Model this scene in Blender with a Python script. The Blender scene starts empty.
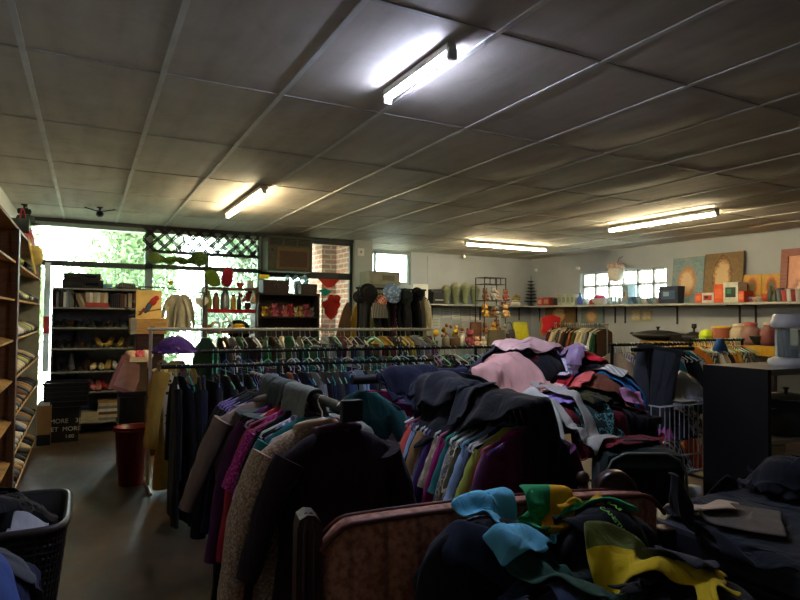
import bpy, bmesh, math, random
import numpy as np
from mathutils import Vector, Matrix
SC = bpy.context.scene
COL = SC.collection
rng = random.Random(11)
PI = math.pi
R = math.radians
# ------------------------------------------------------------------ camera
F, EYE, CEIL = 605.0, 1.5, 2.72
YAW, PITCH, ROLL = R(27.3), R(1.56), R(0.64)
fwd = Vector((math.sin(YAW)*math.cos(PITCH), math.cos(YAW)*math.cos(PITCH), math.sin(PITCH)))
_r = Vector((math.cos(YAW), -math.sin(YAW), 0)); _u = _r.cross(fwd)
cr = _r*math.cos(ROLL) + _u*math.sin(ROLL)
cu = _u*math.cos(ROLL) - _r*math.sin(ROLL)
CAM = Vector((0, 0, EYE))
def ray(px, py): return fwd + cr*((px-400)/F) + cu*((300-py)/F)
def at(px, py, d): return CAM + ray(px, py)*d
def onX(px, py, x): r = ray(px, py); return CAM + r*(x/r.x)
def onY(px, py, y): r = ray(px, py); return CAM + r*(y/r.y)
def onZ(px, py, z): r = ray(px, py); return CAM + r*((z-EYE)/r.z)
cam = bpy.data.objects.new('camera', bpy.data.cameras.new('camera'))
COL.objects.link(cam)
cam.matrix_world = Matrix((( cr.x, cu.x, -fwd.x, 0), (cr.y, cu.y, -fwd.y, 0), (cr.z, cu.z, -fwd.z, EYE), (0, 0, 0, 1)))
cam.data.sensor_width = 36; cam.data.lens = 36*F/800; cam.data.clip_start = .05; cam.data.clip_end = 200
SC.camera = cam
# ------------------------------------------------------------------ mesh builder
def _chamfer(size, b):
    bm = bmesh.new(); bmesh.ops.create_cube(bm, size=1)
    for v in bm.verts: v.co = Vector((v.co.x*size[0], v.co.y*size[1], v.co.z*size[2]))
    bmesh.ops.bevel(bm, geom=bm.edges[:], offset=b, segments=2, affect='EDGES', profile=.6)
    bm.verts.index_update()
    vs = [tuple(v.co) for v in bm.verts]; fs = [tuple(v.index for v in f.verts) for f in bm.faces]
    bm.free(); return vs, fs
class MB:
    def __init__(s): s.v = []; s.f = []; s.s = []; s.m = []
    def add(s, vs, fs, smooth=False, mi=0, M=None):
        b = len(s.v)
        for p in vs:
            p = Vector(p)
            if M is not None: p = M @ p
            s.v.append((p.x, p.y, p.z))
        for f in fs:
            s.f.append(tuple(i+b for i in f)); s.s.append(smooth); s.m.append(mi)
        return s
    def box(s, c, size, rz=0, bev=0, mi=0, M=None):
        if bev > 0: vs, fs = _chamfer(size, min(bev, .45*min(size)))
        else:
            x, y, z = (a/2 for a in size)
            vs = [(-x,-y,-z),(x,-y,-z),(x,y,-z),(-x,y,-z),(-x,-y,z),(x,-y,z),(x,y,z),(-x,y,z)]
            fs = [(3,2,1,0),(4,5,6,7),(0,1,5,4),(1,2,6,5),(2,3,7,6),(3,0,4,7)]
        T = Matrix.Translation(Vector(c)) @ Matrix.Rotation(rz, 4, 'Z')
        if M is not None: T = Matrix.Translation(Vector(c)) @ M.to_4x4()
        return s.add(vs, fs, False, mi, T)
    def bx(s, x0, x1, y0, y1, z0, z1, bev=0, mi=0):
        return s.box(((x0+x1)/2, (y0+y1)/2, (z0+z1)/2), (abs(x1-x0), abs(y1-y0), abs(z1-z0)), 0, bev, mi)
    def tube(s, path, r, n=8, cap=True, mi=0, closed=False, flat=1.0):
        P = [Vector(p) for p in path]; m = len(P)
        rs = r if isinstance(r, (list, tuple)) else [r]*m
        vs = []; prev = None
        for i, p in enumerate(P):
            if closed: t = P[(i+1) % m] - P[i-1]
            else: t = P[min(i+1, m-1)] - P[max(i-1, 0)]
            if t.length < 1e-9: t = Vector((0, 0, 1))
            t.normalize()
            if prev is None:
                a = Vector((0, 0, 1)) if abs(t.z) < .9 else Vector((1, 0, 0))
                u = t.cross(a).normalized()
            else:
                u = (prev - t*prev.dot(t))
                u = u.normalized() if u.length > 1e-6 else t.orthogonal().normalized()
            prev = u; w = t.cross(u)
            for k in range(n):
                a = 2*PI*k/n
                vs.append(p + (u*math.cos(a) + w*math.sin(a)*flat)*rs[i])
        fs = []
        for i in range(m if closed else m-1):
            for k in range(n):
                a, b = i*n, ((i+1) % m)*n
                fs.append((a+k, a+(k+1) % n, b+(k+1) % n, b+k))
        s.add(vs, fs, True, mi)
        if cap and not closed:
            s.add(vs[:n], [tuple(range(n-1, -1, -1))], False, mi); s.add(vs[-n:], [tuple(range(n))], False, mi)
        return s
    def lathe(s, prof, c=(0,0,0), n=18, sx=1, sy=1, mi=0, M=None, smooth=True):
        vs = []; fs = []
        for r, z in prof:
            for k in range(n):
                a = 2*PI*k/n; vs.append((math.cos(a)*r*sx, math.sin(a)*r*sy, z))
        for i in range(len(prof)-1):
            for k in range(n):
                fs.append((i*n+k, i*n+(k+1) % n, (i+1)*n+(k+1) % n, (i+1)*n+k))
        T = Matrix.Translation(Vector(c))
        if M is not None: T = T @ M.to_4x4()
        s.add(vs, fs, smooth, mi, T)
        if prof[0][0] > 1e-4: s.add(vs[:n], [tuple(range(n-1, -1, -1))], False, mi, T)
        if prof[-1][0] > 1e-4: s.add(vs[-n:], [tuple(range(n))], False, mi, T)
        return s
    def ell(s, c, r, n=14, m=8, mi=0, M=None, bump=None):
        vs = [(0, 0, -r[2])]; fs = []
        for i in range(1, m):
            t = -PI/2 + PI*i/m
            for k in range(n):
                a = 2*PI*k/n; q = 1 + (bump(a, t) if bump else 0)
                vs.append((r[0]*math.cos(t)*math.cos(a)*q, r[1]*math.cos(t)*math.sin(a)*q, r[2]*math.sin(t)*q))
        vs.append((0, 0, r[2]))
        for k in range(n):
            fs.append((0, 1+(k+1) % n, 1+k)); e = len(vs)-1
            fs.append((e, 1+(m-2)*n+k, 1+(m-2)*n+(k+1) % n))
        for i in range(m-2):
            for k in range(n):
                fs.append((1+i*n+k, 1+i*n+(k+1) % n, 1+(i+1)*n+(k+1) % n, 1+(i+1)*n+k))
        T = Matrix.Translation(Vector(c))
        if M is not None: T = T @ M.to_4x4()
        return s.add(vs, fs, True, mi, T)
    def prism(s, poly, d, M=None, mi=0, smooth=False):
        """polygon in local XZ, thickness d along Y centred"""
        n = len(poly)
        vs = [(x, -d/2, z) for x, z in poly] + [(x, d/2, z) for x, z in poly]
        fs = [tuple(range(n)), tuple(range(2*n-1, n-1, -1))]
        s.add(vs, fs, False, mi, M)
        s.add(vs, [(i, n+i, n+(i+1) % n, (i+1) % n) for i in range(n)], smooth, mi, M)
        return s
    def rings(s, rings, smooth=True, cap=True, mi=0):
        n = len(rings[0]); vs = [p for r_ in rings for p in r_]; fs = []
        for i in range(len(rings)-1):
            for k in range(n):
                fs.append((i*n+k, i*n+(k+1) % n, (i+1)*n+(k+1) % n, (i+1)*n+k))
        s.add(vs, fs, smooth, mi)
        if cap:
            s.add(rings[0], [tuple(range(n-1, -1, -1))], smooth, mi); s.add(rings[-1], [tuple(range(n))], smooth, mi)
        return s
    def merge(s, o, M=None, mi=None):
        b = len(s.v)
        for p in o.v:
            p = M @ Vector(p) if M is not None else p
            s.v.append(tuple(p))
        s.f += [tuple(i+b for i in f) for f in o.f]; s.s += o.s; s.m += [mi if mi is not None else x for x in o.m]
        return s
    def mesh(s, name, mats=()):
        me = bpy.data.meshes.new(name); me.from_pydata(s.v, [], s.f)
        me.polygons.foreach_set('use_smooth', s.s); me.polygons.foreach_set('material_index', s.m)
        for m in (mats if isinstance(mats, (list, tuple)) else [mats]): me.materials.append(m)
        me.update()
        bm = bmesh.new(); bm.from_mesh(me); bmesh.ops.recalc_face_normals(bm, faces=bm.faces); bm.to_mesh(me); bm.free()
        return me
    def build(s, name, mats, parent=None, loc=(0,0,0), rz=0, label=None, cat=None, group=None, kind=None):
        o = bpy.data.objects.new(name, s.mesh(name, mats)); COL.objects.link(o)
        o.location = loc; o.rotation_euler = (0, 0, rz)
        if parent is not None: o.parent = parent
        tag(o, label, cat, group, kind)
        return o
LABELS = {}
def tag(o, label=None, cat=None, group=None, kind=None):
    if label:
        o['label'] = label
        if o.parent is None:
            k = label.lower()
            if k in LABELS and not group: print('DUPLABEL', label)
            elif k in LABELS: print('DUPLABEL(g)', label)
            LABELS[k] = 1
            nw = len(label.split())
            if nw < 4 or nw > 16: print('LABELLEN', nw, label)
    if cat: o['category'] = cat
    if group: o['group'] = group
    if kind: o['kind'] = kind
    return o
def thing(name, label, cat, loc=(0,0,0), rz=0, group=None, kind=None):
    o = bpy.data.objects.new(name, None); COL.objects.link(o); o.empty_display_size = .1
    o.location = loc; o.rotation_euler = (0, 0, rz)
    return tag(o, label, cat, group, kind)
def use(me, name, mats, loc, rz=0, parent=None, rot=None, scale=None):
    """an object on shared mesh data with its own materials"""
    o = bpy.data.objects.new(name, me); COL.objects.link(o)
    o.location = loc; o.rotation_euler = rot if rot is not None else (0, 0, rz)
    if scale is not None: o.scale = scale if isinstance(scale, (tuple, list)) else (scale,)*3
    if parent is not None: o.parent = parent
    mats = mats if isinstance(mats, (list, tuple)) else [mats]
    for i, m in enumerate(mats):
        if i < len(o.material_slots):
            o.material_slots[i].link = 'OBJECT'; o.material_slots[i].material = m
    return o
def copy_tree(src, loc=None, rz=None, label=None, group=None, parent=None):
    c = src.copy(); COL.objects.link(c)
    if parent is not None: c.parent = parent
    if loc is not None: c.location = loc
    if rz is not None: c.rotation_euler = (0, 0, rz)
    for ch in list(src.children): copy_tree(ch, parent=c)
    if label: tag(c, label, None, group)
    return c
ORD = 'first second third fourth fifth sixth seventh eighth ninth tenth eleventh twelfth thirteenth fourteenth fifteenth sixteenth seventeenth eighteenth nineteenth'.split()
_T = {20: 'twent', 30: 'thirt', 40: 'fort', 50: 'fift', 60: 'sixt', 70: 'sevent'}
def nth(i):
    if i < 1: raise ValueError
    if i < 20: return ORD[i-1]
    t, u = divmod(i, 10)
    return _T[t*10]+'ieth' if u == 0 else _T[t*10]+'y-'+ORD[u-1]
# ------------------------------------------------------------------ materials
def srgb(h):
    h = h.lstrip('#'); out = []
    if len(h) == 3: h = ''.join(c*2 for c in h)
    for i in (0, 2, 4):
        c = int(h[i:i+2], 16)/255
        out.append(c/12.92 if c <= .04045 else ((c+.055)/1.055)**2.4)
    return tuple(out)+(1,)
_MC = {}
class NT:
    def __init__(s, name):
        s.m = bpy.data.materials.new(name); s.m.use_nodes = True; s.t = s.m.node_tree
        s.b = s.t.nodes['Principled BSDF']; s.o = s.t.nodes['Material Output']
    def n(s, typ, **kw):
        x = s.t.nodes.new(typ)
        for k, v in kw.items():
            if k in x.inputs.keys(): x.inputs[k].default_value = v
            else: setattr(x, k, v)
        return x
    def l(s, a, b): s.t.links.new(a, b)
    def coord(s, scale=(1,1,1), kind='Object', rot=(0,0,0)):
        c = s.n('ShaderNodeTexCoord'); mp = s.n('ShaderNodeMapping'); s.l(c.outputs[kind], mp.inputs['Vector'])
        mp.inputs['Scale'].default_value = scale; mp.inputs['Rotation'].default_value = rot
        return mp.outputs['Vector']
    def ramp(s, fac, stops, interp='LINEAR'):
        r_ = s.n('ShaderNodeValToRGB'); r_.color_ramp.interpolation = interp
        e = r_.color_ramp.elements
        while len(e) < len(stops): e.new(.5)
        for el, (p, c) in zip(e, stops): el.position = p; el.color = c if len(c) == 4 else tuple(c)+(1,)
        s.l(fac, r_.inputs['Fac']); return r_.outputs['Color']
    def bump(s, h, strength=.3, dist=.01):
        b = s.n('ShaderNodeBump', Strength=strength, Distance=dist); s.l(h, b.inputs['Height']); s.l(b.outputs['Normal'], s.b.inputs['Normal'])
def _sc(c, k): return (c[0]*k, c[1]*k, c[2]*k, 1)
def plain(col, rough=.5, metal=0, spec=.4, noise=.12, nscale=18, name=None):
    key = ('p', col, rough, metal, spec, noise, nscale)
    if key in _MC: return _MC[key]
    m = NT(name or 'surface_'+col.strip('#')); c = srgb(col)
    m.b.inputs['Roughness'].default_value = rough; m.b.inputs['Metallic'].default_value = metal
    m.b.inputs['Specular IOR Level'].default_value = spec
    if noise:
        t = m.n('ShaderNodeTexNoise', Scale=nscale, Detail=3.0); m.l(m.coord(), t.inputs['Vector'])
        m.l(m.ramp(t.outputs['Fac'], [(.3, _sc(c, 1-noise)), (.7, _sc(c, 1+noise))]), m.b.inputs['Base Color'])
    else: m.b.inputs['Base Color'].default_value = c
    _MC[key] = m.m; return m.m
def wood(col, rough=.45, dark=.55, scale=(2, 2, 14), name=None):
    key = ('w', col, rough, scale)
    if key in _MC: return _MC[key]
    m = NT('wood_'+col.strip('#')); c = srgb(col)
    t = m.n('ShaderNodeTexNoise', Scale=3.0, Detail=5.0, Distortion=1.2); m.l(m.coord(scale), t.inputs['Vector'])
    m.l(m.ramp(t.outputs['Fac'], [(.3, _sc(c, dark)), (.55, c), (.8, _sc(c, 1.15))]), m.b.inputs['Base Color'])
    m.b.inputs['Roughness'].default_value = rough; m.bump(t.outputs['Fac'], .08, .004)
    _MC[key] = m.m; return m.m
def cloth(col, pat=None, col2='#ffffff', rough=.9, sheen=.06, sat=None):
    key = ('c', col, pat, col2, rough)
    if key in _MC: return _MC[key]
    m = NT('cloth_'+col.strip('#')+(('_'+pat) if pat else '')); c = srgb(col); c2 = srgb(col2)
    v = m.coord()
    wv = m.n('ShaderNodeTexNoise', Scale=260.0, Detail=2.0); m.l(v, wv.inputs['Vector'])
    big = m.n('ShaderNodeTexNoise', Scale=9.0, Detail=3.0); m.l(v, big.inputs['Vector'])
    base = m.ramp(big.outputs['Fac'], [(.3, _sc(c, .88)), (.7, _sc(c, 1.1))])
    if pat == 'stripe':
        w = m.n('ShaderNodeTexWave', Scale=14.0, Distortion=.6); m.l(v, w.inputs['Vector'])
        base = m.ramp(w.outputs['Fac'], [(.55, c), (.62, c2)])
    elif pat == 'pin':
        w = m.n('ShaderNodeTexWave', Scale=30.0, Distortion=.3); m.l(v, w.inputs['Vector'])
        base = m.ramp(w.outputs['Fac'], [(.8, c), (.9, c2)])
    elif pat == 'floral':
        w = m.n('ShaderNodeTexVoronoi', Scale=26.0); m.l(v, w.inputs['Vector'])
        mx = m.n('ShaderNodeMix', data_type='RGBA'); f = m.ramp(w.outputs['Distance'], [(.28, (1,1,1)), (.4, (0,0,0))])
        m.l(f, mx.inputs['Factor']); mx.inputs['A'].default_value = c; mx.inputs['B'].default_value = c2
        base = mx.outputs['Result']
    elif pat == 'check':
        w = m.n('ShaderNodeTexChecker', Scale=40.0); m.l(v, w.inputs['Vector']); w.inputs['Color1'].default_value = c; w.inputs['Color2'].default_value = c2
        base = w.outputs['Color']
    elif pat in ('camo', 'print'):
        w = m.n('ShaderNodeTexNoise', Scale=11.0 if pat == 'camo' else 30., Detail=2.0); m.l(v, w.inputs['Vector'])
        base = m.ramp(w.outputs['Fac'], [(.42, c), (.5, c2), (.58, _sc(c, .5))], 'CONSTANT')
    elif pat == 'tweed':
        w = m.n('ShaderNodeTexNoise', Scale=120.0, Detail=3.0); m.l(v, w.inputs['Vector'])
        base = m.ramp(w.outputs['Fac'], [(.35, _sc(c, .6)), (.5, c), (.65, c2)])
    m.l(base, m.b.inputs['Base Color'])
    m.b.inputs['Roughness'].default_value = rough; m.b.inputs['Specular IOR Level'].default_value = .2 if rough > .6 else .5
    m.b.inputs['Sheen Weight'].default_value = sheen; m.b.inputs['Sheen Roughness'].default_value = .5
    wr = m.n('ShaderNodeTexNoise', Scale=7.0, Detail=3.0, Distortion=1.6); m.l(m.coord((1, 1, .45)), wr.inputs['Vector'])
    b1 = m.n('ShaderNodeBump', Strength=.55, Distance=.03); m.l(wr.outputs['Fac'], b1.inputs['Height'])
    b2 = m.n('ShaderNodeBump', Strength=.25, Distance=.002); m.l(wv.outputs['Fac'], b2.inputs['Height']); m.l(b1.outputs['Normal'], b2.inputs['Normal']); m.l(b2.outputs['Normal'], m.b.inputs['Normal'])
    _MC[key] = m.m; return m.m
def glass(tint='#e8f4f2', alpha=.1, rough=.03):
    key = ('g', tint, alpha)
    if key in _MC: return _MC[key]
    m = NT('glass_'+tint.strip('#')); tr = m.n('ShaderNodeBsdfTransparent', Color=srgb(tint)); gl = m.n('ShaderNodeBsdfGlossy', Roughness=rough)
    fr = m.n('ShaderNodeFresnel', IOR=1.35); mx = m.n('ShaderNodeMixShader'); m.l(fr.outputs[0], mx.inputs[0]); m.l(tr.outputs[0], mx.inputs[1]); m.l(gl.outputs[0], mx.inputs[2])
    df = m.n('ShaderNodeBsdfDiffuse', Color=(.7, .75, .75, 1)); m2 = m.n('ShaderNodeMixShader'); m2.inputs[0].default_value = alpha
    m.l(mx.outputs[0], m2.inputs[1]); m.l(df.outputs[0], m2.inputs[2]); m.l(m2.outputs[0], m.o.inputs['Surface'])
    _MC[key] = m.m; return m.m
def emit(col, strength):
    key = ('e', col, strength)
    if key in _MC: return _MC[key]
    m = NT('lamp_glow_'+col.strip('#')); m.b.inputs['Emission Color'].default_value = srgb(col); m.b.inputs['Emission Strength'].default_value = strength
    m.b.inputs['Base Color'].default_value = (.8, .8, .8, 1)
    _MC[key] = m.m; return m.m

def plastic(col, k=.5):
    key = ('pl', col)
    if key in _MC: return _MC[key]
    m = NT('plastic_'+col.strip('#')); m.b.inputs['Base Color'].default_value = srgb(col); m.b.inputs['Roughness'].default_value = .3
    tl = m.n('ShaderNodeBsdfTranslucent', Color=srgb(col)); mx = m.n('ShaderNodeMixShader'); mx.inputs[0].default_value = k
    m.l(m.b.outputs[0], mx.inputs[1]); m.l(tl.outputs[0], mx.inputs[2]); m.l(mx.outputs[0], m.o.inputs['Surface'])
    _MC[key] = m.m; return m.m
# ================================================================== the room
XL, XR, YW, YR, YN = -.78, 8.25, 9.0, 10.0, -2.6
def S(name, mb, mat, parent=None, loc=(0,0,0)): return mb.build(name, mat, parent, loc, kind='structure' if parent is None else None)
# floor: polished dark concrete with worn patches
m = NT('concrete_floor'); v = m.coord((1, 1, 1))
n1 = m.n('ShaderNodeTexNoise', Scale=.9, Detail=6.0, Roughness=.65); m.l(v, n1.inputs['Vector'])
n2 = m.n('ShaderNodeTexNoise', Scale=7.0, Detail=6.0, Distortion=1.0); m.l(m.coord((1, .35, 1)), n2.inputs['Vector'])
a = m.ramp(n1.outputs['Fac'], [(.3, srgb('#3f2d20')), (.5, srgb('#5c4633')), (.7, srgb('#75624c'))])
b = m.ramp(n2.outputs['Fac'], [(.35, (.35, .33, .3)), (.6, (1, 1, 1))])
mx = m.n('ShaderNodeMix', data_type='RGBA', blend_type='MULTIPLY'); mx.inputs['Factor'].default_value = .8
m.l(a, mx.inputs['A']); m.l(b, mx.inputs['B']); m.l(mx.outputs['Result'], m.b.inputs['Base Color'])
m.l(m.ramp(n2.outputs['Fac'], [(.3, (.42,)*3), (.7, (.7,)*3)]), m.b.inputs['Roughness']); m.bump(n2.outputs['Fac'], .05, .003)
FLOOR_M = m.m
S('floor', MB().bx(XL-.2, XR+.2, YN-.2, YR+.2, -.1, 0), FLOOR_M)
def paint(col, dirt=.12, rough=.7, name='wall_paint'):
    m = NT(name); n1 = m.n('ShaderNodeTexNoise', Scale=1.6, Detail=6.0, Roughness=.6); m.l(m.coord(), n1.inputs['Vector'])
    c = srgb(col); m.l(m.ramp(n1.outputs['Fac'], [(.3, _sc(c, 1-dirt)), (.65, _sc(c, 1+dirt*.5))]), m.b.inputs['Base Color'])
    m.b.inputs['Roughness'].default_value = rough
    n3 = m.n('ShaderNodeTexNoise', Scale=90.0, Detail=2.0); m.l(m.coord(), n3.inputs['Vector']); m.bump(n3.outputs['Fac'], .06, .003)
    return m.m
WALL = paint('#a6acb4'); WHITE = paint('#d8d8d2', .08, .6, 'white_paint'); PIERP = paint('#a9b0ac', .1, .6, 'pier_paint')
def wall_with_hole(name, axis, pos, thick, a0, a1, z0, z1, h=None, mat=WALL):
    mb = MB()
    def seg(p0, p1, q0, q1):
        if p1-p0 < 1e-3 or q1-q0 < 1e-3: return
        lo, hi = min(pos, pos+thick), max(pos, pos+thick)
        if axis == 'X': mb.bx(lo, hi, p0, p1, q0, q1)
        else: mb.bx(p0, p1, lo, hi, q0, q1)
    if h:
        h0, h1, g0, g1 = h
        seg(a0, h0, z0, z1); seg(h1, a1, z0, z1); seg(h0, h1, z0, g0); seg(h0, h1, g1, z1)
    else: seg(a0, a1, z0, z1)
    return S(name, mb, mat)
XP0, XP1 = onY(352, 260, YW).x, onY(369, 260, YW).x           # the pier at the end of the glazing
# openings
w4 = (onY(371, 265, YR).x, onY(411, 265, YR).x, onY(391, 284, YR).z, CEIL-.02)
w5 = (onX(667, 285, XR).y, onX(580, 285, XR).y, onX(625, 303, XR).z, onX(580, 273, XR).z)
wall_with_hole('wall_left', 'X', XL, -.2, YN, YW+.2, 0, CEIL, None, WHITE)
wall_with_hole('wall_right', 'X', XR, .2, YN, YR+.2, 0, CEIL, w5)
wall_with_hole('wall_rear', 'Y', YR, .2, XP1-.02, XR, 0, CEIL, w4)
wall_with_hole('wall_near', 'Y', YN, -.2, XL-.2, XR+.2, 0, CEIL)
S('wall_pier', MB().bx(XP0, XP1, YW-.12, YW+.08, 0, CEIL).bx(XP1-.06, XP1, YW+.08, YR+.2, 0, CEIL), PIERP)
S('wall_base', MB().bx(XL, XP0, YW-.05, YW+.12, 0, .12), PIERP)
# ceiling: thin sagging boards with cover strips
m = NT('ceiling_board'); v = m.coord()
n1 = m.n('ShaderNodeTexNoise', Scale=2.2, Detail=8.0, Roughness=.7, Distortion=.6); m.l(v, n1.inputs['Vector'])
n2 = m.n('ShaderNodeTexNoise', Scale=1.0, Detail=3.0); m.l(m.coord((9, 1.2, 1)), n2.inputs['Vector'])
mx = m.n('ShaderNodeMix', data_type='FLOAT'); mx.inputs[0].default_value = .45; m.l(n1.outputs['Fac'], mx.inputs[2]); m.l(n2.outputs['Fac'], mx.inputs[3])
m.l(m.ramp(mx.outputs[0], [(.3, srgb('#9c9384')), (.48, srgb('#b8b0a3')), (.7, srgb('#cbc5ba'))]), m.b.inputs['Base Color'])
m.b.inputs['Roughness'].default_value = .75; m.bump(n1.outputs['Fac'], .1, .01); CEILM = m.m
GX = [-.295+.61*k for k in range(-1, 15)]; GY = [3.256+1.165*k for k in range(-5, 6)]
xs = sorted(set([XL]+[x for x in GX if XL < x < XR]+[XR])); ys = sorted(set([YN]+[y for y in GY if YN < y < YR]+[YR]))
mb = MB(); NS = 6; sr = random.Random(4)
for i in range(len(xs)-1):
    for j in range(len(ys)-1):
        amp = sr.uniform(-.002, .012) if xs[i] < 2.5 else sr.uniform(-.002, .022)
        vs = []; fs = []
        for q in range(NS+1):
            for p in range(NS+1):
                u, w = p/NS, q/NS
                vs.append((xs[i]+(xs[i+1]-xs[i])*u, ys[j]+(ys[j+1]-ys[j])*w, CEIL-amp*math.sin(PI*u)*math.sin(PI*w)))
        for q in range(NS):
            for p in range(NS): k = q*(NS+1)+p; fs.append((k, k+NS+1, k+NS+2, k+1))
        mb.add(vs, fs, True)
mb.bx(XL-.2, XR+.2, YN-.2, YR+.2, CEIL+.05, CEIL+.15)
S('ceiling', mb, CEILM)
TRIM = plain('#c9c7c1', .6, noise=.15, nscale=5, name='ceiling_strip')
TRIM2 = plain('#a09c95', .6, noise=.2, nscale=5, name='ceiling_cross_strip')
t = 1
for x in xs[1:-1]:
    S(f'trim_{t}', MB().bx(x-.014, x+.014, YN, YW if x < XP0 else YR, CEIL-.006, CEIL+.004), TRIM); t += 1
for y in ys[1:-1]:
    S(f'trim_{t}', MB().bx(XL, XR, y-.009, y+.009, CEIL-.005, CEIL+.004), TRIM2); t += 1
S(f'trim_{t}', MB().bx(XL, XP0, YW-.06, YW+.02, CEIL-.05, CEIL), plain('#3a3d3c', .5, name='window_head')); t += 1
# ------------------------------------------------------------------ windows
FR_D = plain('#3d4241', .45, name='frame_dark'); FR_M = plain('#8fa39b', .45, name='frame_green_grey'); FR_W = plain('#d5d7d4', .4, name='frame_white')
PANE = glass('#eef6f2', .11)
def window(n, x0, x1, z0, z1, y, mull=(), trans=(), mat=FR_M, tm=FR_D, fw=.05, axis='Y', fd=.06):
    w = thing(f'window_{n}', None, None, (0, 0, 0), kind='structure')
    def B(a0, a1, q0, q1, d=fd):
        if axis == 'Y': return MB().bx(a0, a1, y-d/2, y+d/2, q0, q1)
        return MB().bx(y-d/2, y+d/2, a0, a1, q0, q1)
    f = MB()
    for args in ((x0, x0+fw, z0, z1), (x1-fw, x1, z0, z1), (x0+fw, x1-fw, z0, z0+fw), (x0+fw, x1-fw, z1-fw, z1)): f.merge(B(*args))
    f.build('window_frame', mat, w)
    for a, q0, q1, wd in mull: B(a-wd/2, a+wd/2, q0, q1).build('mullion', mat, w)
    for q, a0, a1, h in trans: B(a0, a1, q-h/2, q+h/2).build('transom', tm, w)
    B(x0+.01, x1-.01, z0+.01, z1-.01, .006).build('pane', PANE, w)
    return w
X148, X205, X260 = onY(148, 300, YW).x, onY(206, 300, YW).x, onY(260, 300, YW).x
zt1 = onY(100, 265, YW).z; zt2 = onY(200, 254, YW).z; zt2b = onY(230, 270, YW).z; zt3 = onY(305, 275, YW).z
window(1, XL+.04, X148, .12, CEIL-.05, YW, (), [(zt1, XL+.05, X148, .07)])
window(2, X148, X260, .12, CEIL-.05, YW, [(X205, .12, zt2, .05)], [(zt2, X148, X260, .04), (zt2b, X148, X260, .06)])
window(3, X260, XP0, .12, CEIL-.05, YW, (), [(zt3, X260, XP0, .1)], FR_D)
window(4, w4[0], w4[1], w4[2], w4[3], YR+.06, [(w4[0]+.1, w4[2], w4[3], .04)], (), FR_M)
q = (w5[1]-w5[0])/6
w = window(5, w5[0], w5[1], w5[2], w5[3], XR+.1, [(w5[0]+q*k, w5[2], w5[3], .05) for k in range(1, 6)], [((w5[2]*.45+w5[3]*.55), w5[0], w5[1], .045)], FR_W, FR_W, .04, 'X')
mb = MB()                                                     # burglar mesh behind the right-hand window
for k in range(1, 30):
    yy = w5[0]+(w5[1]-w5[0])*k/30; mb.bx(XR+.15, XR+.156, yy-.007, yy+.007, w5[2], w5[3])
for k in range(1, 8):
    zz = w5[2]+(w5[3]-w5[2])*k/8; mb.bx(XR+.15, XR+.156, w5[0], w5[1], zz-.005, zz+.005)
mb.build('security_mesh', plain('#5c6266', .5), w)
# ------------------------------------------------------------------ outside
S('ground', MB().bx(-30, 30, YW+.2, 40, -.35, -.15).bx(XR+.3, 30, -20, YW+.1, -.35, -.15), plain('#b9b39c', .9, noise=.25, nscale=2, name='dry_ground'))
S('eave_outside', MB().bx(XL-1, XP0, YW+.07, YW+.78, CEIL-.02, CEIL+.06), WHITE)
m = NT('red_brick'); bt = m.n('ShaderNodeTexBrick', Scale=1.0); cv = m.n('ShaderNodeSeparateXYZ'); m.l(m.coord(), cv.inputs[0]); ad_ = m.n('ShaderNodeMath', operation='ADD'); m.l(cv.outputs['X'], ad_.inputs[0]); m.l(cv.outputs['Y'], ad_.inputs[1]); cc_ = m.n('ShaderNodeCombineXYZ'); m.l(ad_.outputs[0], cc_.inputs['X']); m.l(cv.outputs['Z'], cc_.inputs['Y']); m.l(cc_.outputs[0], bt.inputs['Vector'])
bt.inputs['Color1'].default_value = srgb('#a8694e'); bt.inputs['Color2'].default_value = srgb('#8d5340'); bt.inputs['Mortar'].default_value = srgb('#b9aa9a')
bt.inputs['Brick Width'].default_value = .24; bt.inputs['Row Height'].default_value = .085; bt.inputs['Mortar Size'].default_value = .012
m.l(bt.outputs['Color'], m.b.inputs['Base Color']); m.b.inputs['Roughness'].default_value = .9
S('wall_outside', MB().bx(onY(322, 260, 9.75).x, XP0+.05, 9.75, 10.4, -.2, 3.2).bx(XP0+.02, XP1-.062, YW+.082, 9.75, -.2, 3.2), m.m)
LEAF = []
for c in ('#6c8254', '#86916a', '#60784e', '#788c6c'):
    m = NT('leaf_'+c.strip('#')); m.b.inputs['Base Color'].default_value = srgb(c); m.b.inputs['Roughness'].default_value = .5
    tl = m.n('ShaderNodeBsdfTranslucent', Color=srgb(c)); mxs = m.n('ShaderNodeMixShader'); mxs.inputs[0].default_value = .35
    m.l(m.b.outputs[0], mxs.inputs[1]); m.l(tl.outputs[0], mxs.inputs[2]); m.l(mxs.outputs[0], m.o.inputs['Surface']); LEAF.append(m.m)
BARK = plain('#6b5b48', .9)
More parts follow.
